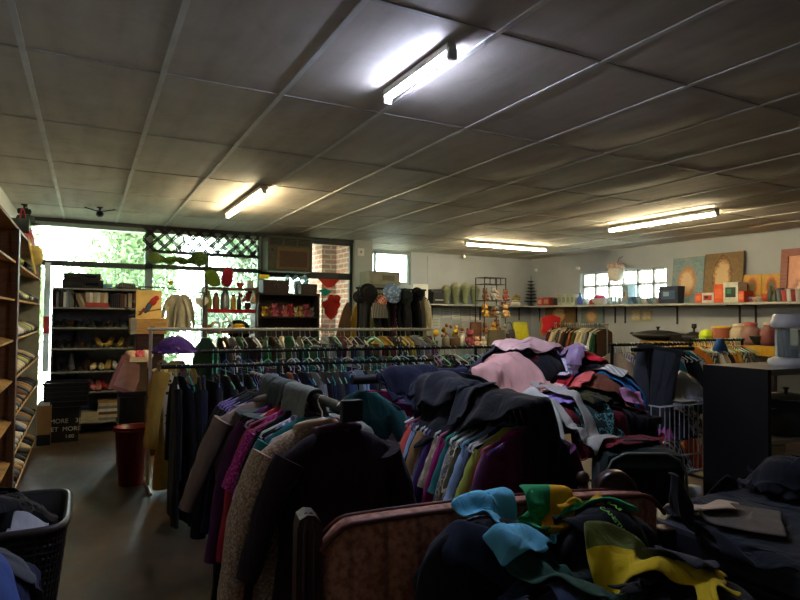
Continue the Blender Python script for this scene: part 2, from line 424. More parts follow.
def tree(x, y, h, rad, label, nleaf, leaf, seed, low=.05, xl=1.0):
    rr = random.Random(seed); t = thing('tree', label, 'tree', (x, y, -.15), group=None)
    tr = MB(); tr.tube([(0, 0, 0), (.05, .02, h*.3), (-.03, .05, h*.6), (.04, 0, h*.85)], [.06, .05, .035, .02], 8)
    for k in range(6):
        a = rr.uniform(0, 6.28); z = h*rr.uniform(.3, .6)
        tr.tube([(0, 0, z), (math.cos(a)*rad*.5, math.sin(a)*rad*.5, z+h*.15), (math.cos(a)*rad*.85, math.sin(a)*rad*.85, z+h*.22)], [.025, .018, .008], 6)
    tr.build('trunk', BARK, t)
    f = MB(); vs = []; fs = []
    cl = [(rr.uniform(-rad*.7, rad*.7), rr.gauss(0, rad*.5), h*rr.uniform(low, 1)) for _ in range(26)]
    for k in range(nleaf):
        c = rr.choice(cl); p = Vector((c[0]+rr.gauss(0, rad*.26), c[1]+rr.gauss(0, rad*.26), max(.1, c[2]+rr.gauss(0, rad*.24)))); p.x = max(-xl, min(xl, p.x))
        if p.y + y < 10.1: p.y = 10.1-y+rr.random()*.3
        u = Vector((rr.gauss(0, 1), rr.gauss(0, 1), rr.gauss(0, 1))).normalized(); w = u.orthogonal().normalized(); L = rr.uniform(.05, .1)
        b = len(vs); vs += [p-u*L, p+w*L*.4, p+u*L, p-w*L*.4]; fs.append((b, b+1, b+2, b+3))
    f.add(vs, fs); f.build('foliage', leaf, t)
    return t
tree(-1.75, 12.2, 3.9, 1.15, 'pale green leafy tree outside, seen through the upper pane above the audio deck shelf', 13000, LEAF[1], 1)
tree(.5, 12.2, 3.9, 1.15, 'yellow-green leafy tree outside behind the tall dark shoe shelf', 14000, LEAF[0], 2)
tree(2.75, 12.2, 3.5, 1.15, 'loose bright green tree outside behind the black trellis', 12000, LEAF[3], 3)
tree(5.0, 13.2, 3.4, 1.1, 'small green tree outside between the air conditioner and the brick column', 7000, LEAF[2], 5)
tree(-4.1, 12.4, 4.0, 1.15, 'pale green tree outside at the far left edge of the window', 12000, LEAF[3], 7)
# ------------------------------------------------------------------ light
w = bpy.data.worlds.new('sky'); SC.world = w; w.use_nodes = True
nt = w.node_tree; bg = nt.nodes['Background']
bg.inputs['Color'].default_value = (.86, .94, 1.0, 1); bg.inputs['Strength'].default_value = 9.5
def portal(loc, size, rot):
    l = bpy.data.lights.new('window_portal', 'AREA'); l.shape = 'RECTANGLE'; l.size, l.size_y = size; l.cycles.is_portal = True
    o = bpy.data.objects.new('window_portal', l); COL.objects.link(o); o.location = loc; o.rotation_euler = rot; o['kind'] = 'helper'
portal(((XL+XP0)/2, YW+.9, 1.45), (XP0-XL+.2, 2.6), (R(-90), 0, 0))
portal(((w4[0]+w4[1])/2, YR+.22, (w4[2]+w4[3])/2), (w4[1]-w4[0], w4[3]-w4[2]), (R(-90), 0, 0))
portal((XR+.22, (w5[0]+w5[1])/2, (w5[2]+w5[3])/2), (w5[3]-w5[2], w5[1]-w5[0]), (0, R(90), 0))
FIX = plain('#c8c6bc', .5, noise=.1)
def tube_light(x, y, L, along, col, power, label, dz=.0, wide=.075, flat=False):
    t = thing('fluorescent_light', label, 'ceiling light', (x, y, CEIL-.012), 0 if along == 'X' else R(90))
    MB().box((0, 0, -.018), (L+.03, wide, .036), bev=.006).build('light_body', FIX, t)
    for sx in (-1, 1): MB().box((sx*(L/2+.012), 0, -.05), (.024, .045, .05), bev=.005).build('lamp_holder', FIX, t)
    if flat: MB().box((0, 0, -.0405), (L, wide*.86, .009), bev=.003).build('glowing_diffuser', emit(col, power), t)
    else: MB().tube([(-L/2, 0, -.058), (L/2, 0, -.058)], .0165, 12).build('glowing_tube', emit(col, power), t)
    return t
tube_light(1.40, 2.565, .62, 'Y', '#d3dcff', 66, 'short bright bluish tube light on the ceiling nearest the camera', wide=.05, flat=True)
tube_light(1.44, 6.4, 1.6, 'Y', '#ffe9b8', 30, 'yellow tube light on the ceiling in front of the black trellis')
tube_light(6.05, 5.0, 1.5, 'Y', '#ffe9b8', 30, 'yellow tube light on the ceiling in front of the paintings')
tube_light(6.1, 8.0, 1.6, 'X', '#ffe9b8', 30, 'yellow tube light near the rear wall above the green vases')
# ================================================================== garments, hangers, rails
def sgn(a): return -1 if a < 0 else 1
def section(w, t, n, z, fold, ph, k=0, cy=0, cx=0):
    out = []
    for i in range(n):
        a = 2*PI*i/n; c, s = math.cos(a), math.sin(a)
        x = w*sgn(c)*abs(c)**.75; y = t*sgn(s)*abs(s)**.8
        f = fold*(math.sin(x*38+ph)+.6*math.sin(x*71+ph*2.1+z*3)+.4*math.sin(x*17-ph+z*5))
        out.append((x+cx+fold*.6*math.sin(z*14+ph), y+f*(.6 if abs(c) > .8 else 1)+cy, z))
    return out
def torso(mb, w, L, t=.05, flare=1.0, fold=.008, ph=0, n=30, neck=.07, drop=.09, mi=0):
    zs = [(-.072, neck*.95, .028), (-.082, neck*1.1, .034), (-.10, w*.55, .035), (-.082-drop*.75, w*.88, t*.75), (-.085-drop, w*.985, t*.85), (-.12-drop, w, t)]
    K = 9
    for i in range(1, K+1):
        q = i/K; zs.append((-.12-drop-(L-.12-drop)*q, w*(1-.07*math.sin(PI*min(1, q*1.1)))*(1+(flare-1)*q*q), t*(1+.5*q*(flare-.4))))
    rs = []
    for j, (z, ww, tt) in enumerate(zs):
        amp = 0 if j < 4 else fold*min(1, (j-3)/6)*1.6
        rs.append(section(ww, tt, n, z, amp, ph))
    mb.rings(rs, True, True, mi)
def sleeve(mb, side, w, length, r0=.075, r1=.05, drop=.09, ang=12, ph=0, mi=0, lift=0, yb=0):
    x, z, y = side*(w-.05), -.10-drop*.72, 0
    pts = []; rr = []; K = 8; a = R(38)
    for i in range(K+1):
        q = i/K; pts.append((x, y, z)); rr.append(r0*(1-q)+r1*q + .004*math.sin(i*2.2+ph))
        st = length/K; aa = R(62)+R(ang and (90-ang)-62)*min(1, q*2.2)
        x += side*math.cos(aa)*st; z -= math.sin(aa)*st*(1-lift*.6); y += (lift+.01*math.sin(ph+i*1.3))*st + yb*st
    mb.tube(pts, rr, 12, True, mi, flat=.62)
def slab(mb, w, top, bot, t0=.012, t1=.03, fold=.006, ph=0, n=24, flare=1.0, mi=0):
    K = 8; rs = []
    for i in range(K+1):
        q = i/K; z = top+(bot-top)*q
        rs.append(section(w*(1+(flare-1)*q), t0+(t1-t0)*min(1, q*2.5), n, z, fold*q*1.4, ph))
    mb.rings(rs, True, True, mi)
def legs(mb, w, L, ph=0, mi=0):
    slab(mb, w*.92, -.12, -.36, .03, .05, .004, ph, mi=mi)
    for s in (-1, 1):
        K = 8; rs = []
        for i in range(K+1):
            q = i/K; rs.append(section(w*(.5-.12*q), .045-.01*q, 16, -.3-(L-.3)*q, .006*q, ph+s, cx=s*w*(.46-.02*q)))
        mb.rings(rs, True, True, mi)
def garment_mb(kind, ph):
    mb = MB()
    if kind == 'jacket': torso(mb, .22, .74, .055, 1.02, .006, ph); [sleeve(mb, s, .22, .6, .078, .05, ang=8, ph=ph) for s in (-1, 1)]
    elif kind == 'coat': torso(mb, .225, 1.12, .06, 1.12, .01, ph); [sleeve(mb, s, .225, .62, .08, .055, ang=7, ph=ph) for s in (-1, 1)]
    elif kind == 'shirt': torso(mb, .205, .68, .035, 1.0, .009, ph); [sleeve(mb, s, .205, .56, .065, .04, ang=9, ph=ph) for s in (-1, 1)]
    elif kind == 'tee': torso(mb, .20, .62, .03, 1.0, .009, ph); [sleeve(mb, s, .20, .22, .075, .07, ang=24, ph=ph) for s in (-1, 1)]
    elif kind == 'dress': torso(mb, .18, 1.0, .035, 1.45, .014, ph, drop=.06)
    elif kind == 'top': torso(mb, .17, .55, .03, 1.1, .01, ph, drop=.05)
    elif kind == 'trousers': slab(mb, .165, -.155, -.62, .011, .026, .005, ph)
    elif kind == 'long trousers': legs(mb, .2, 1.05, ph)
    elif kind == 'skirt': slab(mb, .19, -.15, -.72, .02, .05, .014, ph, flare=1.3)
    return mb
_GM = {}
def gmesh(kind, var):
    k = (kind, var)
    if k not in _GM: _GM[k] = garment_mb(kind, var*1.7+.4).mesh(kind.replace(' ', '_'), cloth('#808080'))
    return _GM[k]
def hanger_mb(kind='plastic'):
    mb = MB(); r_ = .005 if kind == 'plastic' else .0022 if kind == 'wire' else .005
    path = [(.0, 0, -.075), (.0, 0, -.03)] + [(.019*math.cos(R(a)), 0, .019*math.sin(R(a))-.002) for a in (-40, 0, 40, 80, 120, 160)]
    path[0:2] = [(0, 0, -.075), (0, 0, -.045), (.012, 0, -.024)]
    mb.tube(path, .0025 if kind != 'wire' else .002, 6)
    if kind == 'wood':
        mb.prism([(-.21, -.15), (-.1, -.098), (0, -.072), (.1, -.098), (.21, -.15), (.2, -.165), (.1, -.118), (0, -.095), (-.1, -.118), (-.2, -.165)], .014)
        mb.tube([(-.185, 0, -.155), (.185, 0, -.155)], .004, 6)
    else:
        mb.tube([(0, 0, -.07), (.06, 0, -.085), (.195, 0, -.135), (.205, 0, -.15), (.195, 0, -.158), (0, 0, -.16), (-.195, 0, -.158), (-.205, 0, -.15), (-.195, 0, -.135), (-.06, 0, -.085)], r_, 6, closed=True)
    return mb
HM = {k: hanger_mb(k).mesh('hanger', plain('#808080')) for k in ('plastic', 'wire', 'wood')}
HCOL = {'purple': '#6a4a9c', 'teal': '#4fd0bc', 'white': '#f0f2f0', 'black': '#1d1e20', 'pale blue': '#b0dcf4', 'mint green': '#a4f0d0', 'pink': '#dc8fae', 'lilac': '#bda8e4', 'brown': '#7d5a3c', 'grey': '#8b8f92', 'blue': '#3f78c0', 'yellow': '#d8c24a', 'cream': '#d9cfae', 'green': '#4f9a5e', 'clear': '#c7d5d8'}
GCOL = {'black': '#0f0f11', 'charcoal': '#26272a', 'navy': '#161c33', 'dark grey': '#3a3c40', 'blue': '#27407f', 'brown': '#4a3526', 'maroon': '#4d1524', 'olive': '#4b4a2c', 'white': '#d6d5cf',
        'cream': '#cfc4a4', 'grey': '#84868a', 'pale blue': '#8aa6c4', 'pink': '#c77f95', 'red': '#a32630', 'teal': '#1f6d6c', 'purple': '#4b2f6e', 'magenta': '#a3206c', 'mustard': '#a5842e', 'denim': '#34476a',
        'green': '#2d5a3a', 'rust': '#8d4a2a', 'lilac': '#8d7ab0', 'coral': '#d8604f', 'taupe': '#6e5c50', 'beige': '#a8937a', 'lime': '#a5b04a', 'orange': '#c8792c', 'plum': '#4a1f42', 'tan': '#99754a'}
TYPED = {'jacket': 'jacket', 'coat': 'long coat', 'shirt': 'long-sleeved shirt', 'tee': 't-shirt', 'dress': 'dress', 'top': 'sleeveless top', 'trousers': 'folded trousers', 'long trousers': 'long trousers', 'skirt': 'skirt'}
def noun(kind): return {'tee': 't_shirt', 'long trousers': 'trousers'}.get(kind, kind)
def hang(pt, dirn, i, rail, group, kind, col, hk, hc, pat=None, col2='#ffffff', rzj=0, lab=None, tilt=0, scale=1.0, hanger=True, thin=1.0):
    """one hanger on a rail and the garment it carries: two things"""
    base = math.atan2(dirn.y, dirn.x) + PI/2 + rzj
    rot = (tilt, 0, base)
    if hanger:
        h = use(HM[hk], 'clothes_hanger', plastic(HCOL[hc]) if hk == 'plastic' else plain(HCOL[hc], .35, noise=0), pt, rot=rot)
        tag(h, f'{hc} {hk} hanger, {nth(i)} from the left on the {rail}' if dirn.x > .5 else f'{hc} {hk} hanger, {nth(i)} from the front on the {rail}', 'hanger', 'hangers on the '+rail)
    g = use(gmesh(kind, rng.randrange(4)), noun(kind), cloth(GCOL.get(col, col), pat, col2), pt, rot=rot, scale=(scale, scale*thin, scale))
    tag(g, lab or (f'{col} {TYPED[kind]} hanging {nth(i)} from the ' + ('left' if dirn.x > .5 else 'front') + f' on the {rail}'), {'tee': 'shirt', 'long trousers': 'trousers'}.get(kind, kind), 'clothes on the '+rail)
    return g
def rail_fill(p0, p1, n, rail, kinds, cols, hcols, seed, hk=('plastic',), jit=.12, group=None, zoff=.0, fixed={}, pats=.15, sc=(.92, 1.05)):
    global rng
    keep, rng = rng, random.Random(seed)
    thin = {}
    sp = (p1-p0).length/n
    for k_, th in (('jacket', .12), ('coat', .14), ('shirt', .085), ('tee', .08), ('dress', .1), ('top', .07), ('trousers', .06), ('long trousers', .11), ('skirt', .1)): thin[k_] = max(.35, min(1.0, sp*.85/th))
    jit = min(jit, .24)
    d = (p1-p0); L = d.length; d.normalize()
    for i in range(n):
        q = (i+.5+rng.uniform(-.25, .25))/n
        pt = p0 + d*L*q + Vector((0, 0, zoff))
        kind = rng.choice(kinds); col = rng.choice(cols); hc = rng.choice(hcols); k = rng.choice(hk)
        pat, c2 = (None, '#ffffff')
        if rng.random() < pats: pat = rng.choice(['stripe', 'floral', 'print', 'pin']); c2 = GCOL[rng.choice(['white', 'cream', 'grey', 'pink', 'navy'])]
        if i in fixed:
            f = fixed[i]; kind, col = f[0], f[1]; pat = f[2] if len(f) > 2 else None; c2 = f[3] if len(f) > 3 else c2
        hang(pt, d, i+1, rail, group, kind, col, k, hc, pat, c2, rng.uniform(-jit, jit), None, rng.uniform(-.02, .02), rng.uniform(*sc), thin=thin[kind])
    rng = keep
METAL_B = plain('#141517', .55, 0, .25, noise=0, name='black_metal'); METAL_W = plain('#c9c4b2', .45, noise=.1, name='cream_metal'); CHROME = plain('#c8cacc', .2, 1, noise=0, name='chrome')
def rack(name, label, x0, x1, y, z, mat, low=None, foot=.25, r_=.014, axis='X', upright=True, z0=0, inset=0):
    """free-standing garment rack: rail, two end frames, feet"""
    t = thing(name, label, 'clothes rack', (0, 0, 0))
    P = (lambda a, b, c: (a, y+b, c)) if axis == 'X' else (lambda a, b, c: (y+b, a, c))
    MB().tube([P(x0-.03, 0, z), P(x1+.03, 0, z)], r_, 12).build('rail', mat, t)
    if low: MB().tube([P(x0, 0, low), P(x1, 0, low)], r_*.8, 10).build('lower_rail', mat, t)
    for a in ((x0, x1) if not inset else (x0+inset, x1-.3)):
        if upright: MB().tube([P(a, 0, z0+.03), P(a, 0, z+.01)], r_*1.1, 10).build('upright', mat, t)
        MB().tube([P(a, -foot, z0+.02), P(a, foot, z0+.02)], r_, 10).build('foot', mat, t)
    return t
LONGX = Vector((1, 0, 0)); LONGY = Vector((0, 1, 0))
mixH = ['teal', 'teal', 'mint green', 'white', 'pale blue', 'pale blue', 'black', 'pink', 'lilac', 'grey', 'clear', 'blue']
# --- W: the long cream rack by the shelves, two rails
WX0, WX1, WY = onY(151, 330, 5.64).x, onY(432, 327, 5.64).x, 5.64
zW = 1.365; zW2 = 1.16
t = rack('clothes_rack', 'long cream metal clothes rack with two rails in front of the window shelves', WX0, WX1, WY, zW, METAL_W, None, .28)
MB().tube([(WX0, WY-.0, zW2), (WX1, WY-.0, zW2)], .01, 10).build('lower_rail', plain('#5c2e26', .5), t)
rail_fill(Vector((WX0+.45, WY, zW)), Vector((WX1-.02, WY, zW)), 44, 'cream top rail', ['trousers', 'trousers', 'skirt', 'tee', 'top', 'shirt'], ['charcoal', 'brown', 'olive', 'dark grey', 'cream', 'rust', 'green', 'navy', 'grey', 'mustard', 'maroon', 'black'],
          ['black', 'brown', 'white', 'mint green', 'grey', 'green', 'cream', 'clear', 'yellow'], 21, ('plastic', 'plastic', 'wire', 'wood'), .35, pats=.3)
# the mustard coat and friends that hang on the left end of the lower rail
hang(Vector((WX0+.2, WY-.06, zW2)), LONGX, 1, 'cream lower rail', None, 'coat', '#c4a24a', 'plastic', 'white', None, rzj=-.75, lab='long mustard yellow coat hanging at the left end of the cream rack')
hang(Vector((WX0+.1, WY, zW2)), LONGX, 2, 'cream lower rail', None, 'shirt', 'cream', 'wire', 'white', 'floral', GCOL['brown'], rzj=.1, lab='cream brown-patterned shirt behind the mustard yellow coat')
hang(Vector((WX0+.24, WY, zW2)), LONGX, 3, 'cream lower rail', None, 'shirt', 'taupe', 'plastic', 'mint green', None, rzj=.2, lab='taupe shirt third from the left end of the cream rack')
# --- B2 and B: black rails in front of it
BX0, BX1, BY2 = onY(205, 357, 5.05).x, onY(500, 350, 5.05).x, 5.05
rack('clothes_rack', 'black clothes rack crowded with teal hangers, just before the cream rack', BX0, BX1, BY2, 1.2, METAL_B, inset=.8)
rail_fill(Vector((BX0+.02, BY2, 1.2)), Vector((BX1-.02, BY2, 1.2)), 48, 'black rail of teal hangers', ['trousers', 'trousers', 'trousers', 'skirt', 'tee'], ['black', 'charcoal', 'navy', 'denim', 'dark grey', 'brown', 'black', 'olive'],
          ['teal', 'teal', 'mint green', 'pale blue', 'white', 'lilac', 'black', 'pale blue', 'blue'], 22, ('plastic',), .25, pats=.05)
AX0, AX1, BY = onY(166, 366, 4.5).x, onY(430, 358, 4.5).x, 4.5
rack('clothes_rack', 'black clothes rack with long dark coats at its left end', AX0, AX1, BY, 1.13, METAL_B, inset=.8)
fx = {0: ('coat', 'black'), 1: ('coat', 'black'), 2: ('long trousers', 'charcoal'), 3: ('coat', 'black'), 4: ('coat', 'navy'), 5: ('long trousers', 'black'), 6: ('coat', 'charcoal'), 7: ('jacket', 'charcoal'), 8: ('coat', 'black'), 9: ('jacket', 'black'), 10: ('coat', 'dark grey'), 11: ('shirt', 'navy'), 12: ('coat', 'charcoal'),
      13: ('shirt', 'blue'), 14: ('shirt', 'pale blue'), 15: ('jacket', 'navy'), 16: ('shirt', 'rust'), 17: ('jacket', 'navy'), 18: ('shirt', 'navy'), 19: ('jacket', 'charcoal'), 20: ('jacket', 'grey')}
rail_fill(Vector((AX0+.03, BY, 1.13)), Vector((AX1-.02, BY, 1.13)), 40, 'black rail of dark coats', ['shirt', 'jacket', 'trousers', 'tee'], ['black', 'charcoal', 'navy', 'denim', 'dark grey', 'black', 'pale blue'],
          ['teal', 'white', 'pale blue', 'pink', 'lilac', 'black', 'mint green', 'blue'], 23, ('plastic',), .18, fixed=fx, pats=0)
# --- A: the front-to-back rack left of centre; square black end cap towards the camera
pA = onY(347, 409, 1.97); AXX = pA.x; zA = pA.z
t = rack('clothes_rack', 'black clothes rack with a square end cap behind the striped brown settee', 1.97, 3.3, AXX, zA, METAL_B, axis='Y', r_=.018, inset=.5)
MB().box((AXX, 1.93, zA), (.075, .03, .075), bev=.006).build('end_cap', METAL_B, t)
def hangA(y, i, kind, col, hc, lab, pat=None, c2='#ffffff', rzj=0, hk='plastic', sc=1.0):
    return hang(Vector((AXX, y, zA)), LONGY, i, 'rack behind the settee', None, kind, col, hk, hc, pat, c2, rzj, lab, 0, sc, thin=.65)
# the nearest jacket is built in parts
def big_jacket(loc, rz, w, L, mats, lab, ph=.7, slen=.6, ang=8, name='jacket', cat='jacket', t=.06, lap=True, grp=None, lift=0, tilt=0):
    g = thing(name, lab, cat, loc, rz, grp); g.rotation_euler = (tilt, 0, rz)
    b = MB(); torso(b, w, L, t, 1.04, .008, ph, 44); bo = b.build('body', mats[0], g)
    for s in (-1, 1):
        m_ = MB(); sleeve(m_, s, w, slen, .082, .055, ang=ang, ph=ph+s, lift=lift); so = m_.build('sleeve', mats[0], g)
    c = MB(); c.tube([(math.cos(a)*.075, math.sin(a)*.045, -.078-.02*math.sin(a)) for a in [2*PI*k/20 for k in range(20)]], .014, 8, closed=True); c.build('collar', mats[1], g)
    if lap:
        f = MB(); f.tube([(.0, -t-.012, -.14-(L-.16)*k/12) for k in range(13)], .007, 6, flat=.6); f.build('placket', mats[1], bo)
    return g
SC_A = 'clothes on the rack behind the settee'
big_jacket((AXX-.01, 2.02, zA), R(3), .235, .82, (cloth('#1f0f19'), cloth('#35162b')), 'dark plum jacket facing the camera on the end of the rack behind the settee', grp=SC_A, slen=.4, ang=17, lap=False)
use(HM['wood'], 'clothes_hanger', plain(HCOL['white'], .4, noise=0), (AXX, 2.02, zA), R(3)); tag(bpy.context.scene.collection.objects[-1], 'white wooden hanger in the dark plum jacket behind the settee', 'hanger')
g = big_jacket((AXX-.06, 2.12, zA-.0), R(6), .235, .92, (cloth('#a08468', 'tweed', '#c4aa90'), cloth('#b49878')), 'beige woven long-sleeved coat just behind the dark plum jacket', ph=2.0, slen=.62, ang=7, name='coat', cat='coat', grp=SC_A, lap=False)
hangA(2.22, 3, 'shirt', 'maroon', 'white', 'maroon shirt behind the beige woven coat', rzj=.05)
hangA(2.30, 4, 'jacket', 'teal', 'black', 'teal jacket between the beige coat and the striped top', rzj=-.05, sc=1.05)
hangA(2.38, 5, 'tee', 'lilac', 'white', 'lilac and white striped top by the teal jacket', 'stripe', '#d8d6dd', .1, sc=1.1)
hangA(2.46, 6, 'shirt', 'black', 'pink', 'black shirt behind the striped lilac top', rzj=.0)
hangA(2.54, 7, 'tee', 'magenta', 'pink', 'magenta sequinned top on the rack behind the settee', 'tweed', '#d85aa4', -.08, sc=1.1)
hangA(2.62, 8, 'shirt', 'red', 'white', 'dark red shirt on the rack behind the magenta top', rzj=.05)
hangA(2.72, 9, 'jacket', 'plum', 'black', 'plum jacket before the taupe shirt on the settee rack')
g = big_jacket((AXX-.02, 2.86, zA), R(-4), .27, .72, (cloth('#7a6658'), cloth('#7c6a5c')), 'taupe wide-sleeved shirt at the far end of the settee rack', ph=3.1, slen=.42, ang=20, name='shirt', cat='shirt', grp=SC_A, lap=False)
for k in range(5):
    hangA(2.98+.06*k, 10+k, ['shirt', 'jacket', 'coat', 'shirt', 'jacket'][k], ['navy', 'black', 'black', 'charcoal', 'black'][k], 'lilac', None)
# --- C: the thick black transverse bar, carried by posts
pC = onY(352, 383, 2.72); zC = 1.19; CX0, CX1, CY = pC.x, onY(600, 378, 2.72).x, 2.72
t = thing('clothes_rack', 'thick black tube rack bar lying crossways behind the coloured shirts', 'clothes rack')
MB().tube([(CX0, CY, zC), (CX1, CY, zC)], .024, 14).build('rail', METAL_B, t)
for x in (CX0+.25, CX1): MB().tube([(x, CY, 0.02), (x, CY, zC)], .02, 12).build('upright', METAL_B, t)
for x in (CX0+.25, CX1): MB().tube([(x, CY-.2, .02), (x, CY+.2, .02)], .018, 12).build('foot', METAL_B, t)
# --- D: the front-to-back rack of coloured shirts
DX = 1.52; zD = 1.14; DY0, DY1 = 1.80, 2.66
t = rack('clothes_rack', 'black rack of brightly coloured shirts right of the dark plum jacket', DY0, DY1, DX, zD, METAL_B, axis='Y')
SC_D = 'rack of coloured shirts'
D = [('coat', 'plum', 'purple', 'deep purple coat nearest the camera on the rack of coloured shirts'), ('shirt', 'magenta', 'pink', 'dark magenta shirt second on the rack of coloured shirts'),
     ('tee', 'lime', 'white', 'lime yellow t-shirt on the rack of coloured shirts'), ('shirt', 'navy', 'white', 'navy shirt next to the lime t-shirt'), ('tee', 'pale blue', 'pale blue', 'pale blue t-shirt behind the navy shirt'),
     ('tee', 'olive', 'white', 'olive t-shirt on the rack of coloured shirts'), ('shirt', 'grey', 'white', 'grey patterned shirt near the lime t-shirt'), ('tee', 'teal', 'teal', 'teal t-shirt on the rack of coloured shirts'), ('shirt', 'magenta', 'pink', 'bright magenta blouse between the grey and tan shirts'),
     ('tee', 'beige', 'white', 'beige blouse on the rack of coloured shirts'), ('shirt', 'purple', 'lilac', 'purple blouse on the rack of coloured shirts'), ('shirt', 'grey', 'white', 'light grey shirt before the tan jacket'), ('jacket', 'tan', 'white', 'tan brown jacket among the coloured shirts'),
     ('tee', 'navy', 'white', 'navy t-shirt behind the tan jacket'), ('shirt', 'pale blue', 'blue', 'pale blue shirt near the coral blouse'), ('tee', 'coral', 'pink', 'coral blouse on the rack of coloured shirts'), ('shirt', 'cream', 'white', 'cream shirt next to the coral blouse'), ('jacket', 'grey', 'white', 'pale grey jacket near the far end of the coloured rack'), ('shirt', 'white', 'white', 'off-white shirt near the far end of the coloured rack'), ('jacket', 'beige', 'white', 'beige jacket at the far end of the coloured rack')]
for k, (kd, c, hc, lab) in enumerate(D):
    y = DY0+.04+(DY1-DY0-.06)*k/(len(D)-1)
    hang(Vector((DX, y, zD)), LONGY, k+1, SC_D, None, kd, c, 'plastic', hc, {6: 'print', 9: 'floral', 5: 'camo'}.get(k), GCOL['cream'], rng.uniform(-.08, .08), lab, rng.uniform(-.02, .02), 1.0, thin=.5)
# garments hanging on the thick bar between racks A and D
for k, (x, kd, c, hc, lab) in enumerate([(.06, 'jacket', '#12403f', 'black', 'teal jacket under the left end of the thick black bar'), (.13, 'shirt', 'magenta', 'black', 'dark raspberry shirt under the left end of the thick black bar'), (.2, 'jacket', 'beige', 'white', 'pale beige jacket under the thick black bar'), (.28, 'shirt', 'grey', 'white', 'grey shirt under the thick black bar')]):
    hang(Vector((CX0+.02+x, CY, zC+.012)), LONGX, k+1, 'thick black bar', None, kd, c, 'plastic', hc, None, rzj=[.5, .6, .5, .3][k], lab=lab, thin=.6)
# --- E, F, G: racks on the right and far right
def rr_(px0, px1, y, z, label, n, rail, kinds, cols, hcols, seed, jit=.2, z0=0, hk=('plastic',), mat=METAL_B, fixed={}, pats=.15):
    x0, x1 = onY(px0, 345, y).x, min(6.95, onY(px1, 345, y).x)
    rack('clothes_rack', label, x0, x1, y, z, mat, z0=z0)
    rail_fill(Vector((x0+.03, y, z)), Vector((x1-.03, y, z)), n, rail, kinds, cols, hcols, seed, hk, jit, fixed=fixed, pats=pats)
rr_(612, 690, 3.9, 1.27, 'black clothes rack with grey trousers right of the big clothes heap', 18, 'rail right of the heap', ['shirt', 'jacket', 'tee'], ['grey', 'olive', 'beige', 'teal', 'charcoal', 'cream', 'black', 'white'], ['black', 'white', 'clear', 'wood' if 0 else 'brown'], 31, .3,
    fixed={0: ('jacket', 'beige'), 1: ('shirt', 'grey', 'stripe', '#d8d8d0'), 2: ('shirt', 'cream'), 3: ('jacket', 'taupe'), 4: ('tee', 'teal'), 5: ('jacket', 'olive'), 6: ('jacket', 'grey', 'stripe', '#4a4c50')})
rr_(690, 772, 4.55, 1.27, 'black clothes rack below the jars on the right', 22, 'black rail below the jars', ['tee', 'top', 'shirt'], ['white', 'black', 'orange', 'blue', 'mustard', 'cream', 'grey', 'green', 'charcoal'], ['white', 'mint green', 'teal', 'black', 'cream', 'white'], 32, .3, pats=.4)
rr_(640, 762, 5.5, 1.16, 'dark clothes rack beside the right wall table', 22, 'rail beside the right wall', ['shirt', 'tee'], ['black', 'white', 'grey', 'brown', 'cream', 'rust'], ['white', 'black', 'cream', 'brown'], 33, .3)
# the rail along the right wall, below the shelf, at the far corner
gx = 7.75; y0, y1 = onX(607, 322, gx).y, onX(553, 322, gx).y
zG = onX(580, 324, gx).z; GYM = max(y0, y1)
t = rack('clothes_rack', 'far chrome clothes rack along the right wall under the long shelf', min(y0, y1), max(y0, y1), gx, zG, CHROME, axis='Y')
rail_fill(Vector((gx, min(y0, y1)+.03, zG)), Vector((gx, max(y0, y1)-.03, zG)), 26, 'rail under the long shelf', ['shirt', 'jacket', 'dress'], ['brown', 'maroon', 'cream', 'white', 'green', 'grey', 'beige', 'rust', 'black', 'olive'], ['cream', 'white', 'brown'], 34, ('plastic', 'wood'), .2)
# grey trousers hanging on the end of the right rack, full width to the camera
def wide_trousers(loc, rz, lab):
    g = thing('trousers', lab, 'trousers', loc, rz)
    b = MB(); slab(b, .175, -.02, -.62, .02, .035, .007, 1.0, 34); b.build('legs', cloth('#43474a'), g)
    b = MB(); b.box((0, 0, -.015), (.36, .035, .05), bev=.01); b.build('waistband', cloth('#2c2e30'), g)
    return g
p = onY(668, 349, 2.72); q_ = onY(690, 349, 2.72)
rack('clothes_rack', 'short black rail between the clothes heap and the wire bin', p.x-.3, q_.x, 2.72, p.z, METAL_B, inset=.12)
wt = wide_trousers((p.x-.1, 2.70, p.z+.01), R(-30), 'dark grey trousers hanging open over the rail right of the clothes heap'); wt.rotation_euler = (0, R(9), R(-30)); wt.scale = (.8, 1, .84)
# ================================================================== shelves, shop goods, small things
BLK = plain('#141416', .5, noise=.1); DKWOOD = wood('#2c2420', .5); MIDWOOD = wood('#7a5534', .5); PINE = wood('#c79a55', .5); REDWOOD = wood('#4a2216', .3)
GREYSH = plain('#8d918f', .5, noise=.15); WPLAS = plain('#dcdcd8', .35, noise=.03); DKPANEL = plain('#2a2c2f', .6, noise=.2)
def sx(px, Y, py=300): return onY(px, py, Y).x
def sz(px, py, Y): return onY(px, py, Y).z
def ry(px, X=7.95, py=300): return onX(px, py, X).y
def rz_(px, py, X=7.95): return onX(px, py, X).z
def one(mb, name, mat, loc, label, cat, group=None, rz=0): return mb.build(name, mat, None, loc, rz, label, cat, group)
def blob_mb(r, seed, amp=.12, n=22, m=12):
    rr = random.Random(seed); ph = [rr.uniform(0, 6.28) for _ in range(6)]
    mb = MB(); mb.ell((0, 0, r[2]), r, n, m, bump=lambda a, t: amp*(math.sin(3*a+ph[0]+2*t)+.7*math.sin(5*a-3*t+ph[1])+.5*math.sin(4*t+ph[2]+2*a))*math.cos(t)); return mb
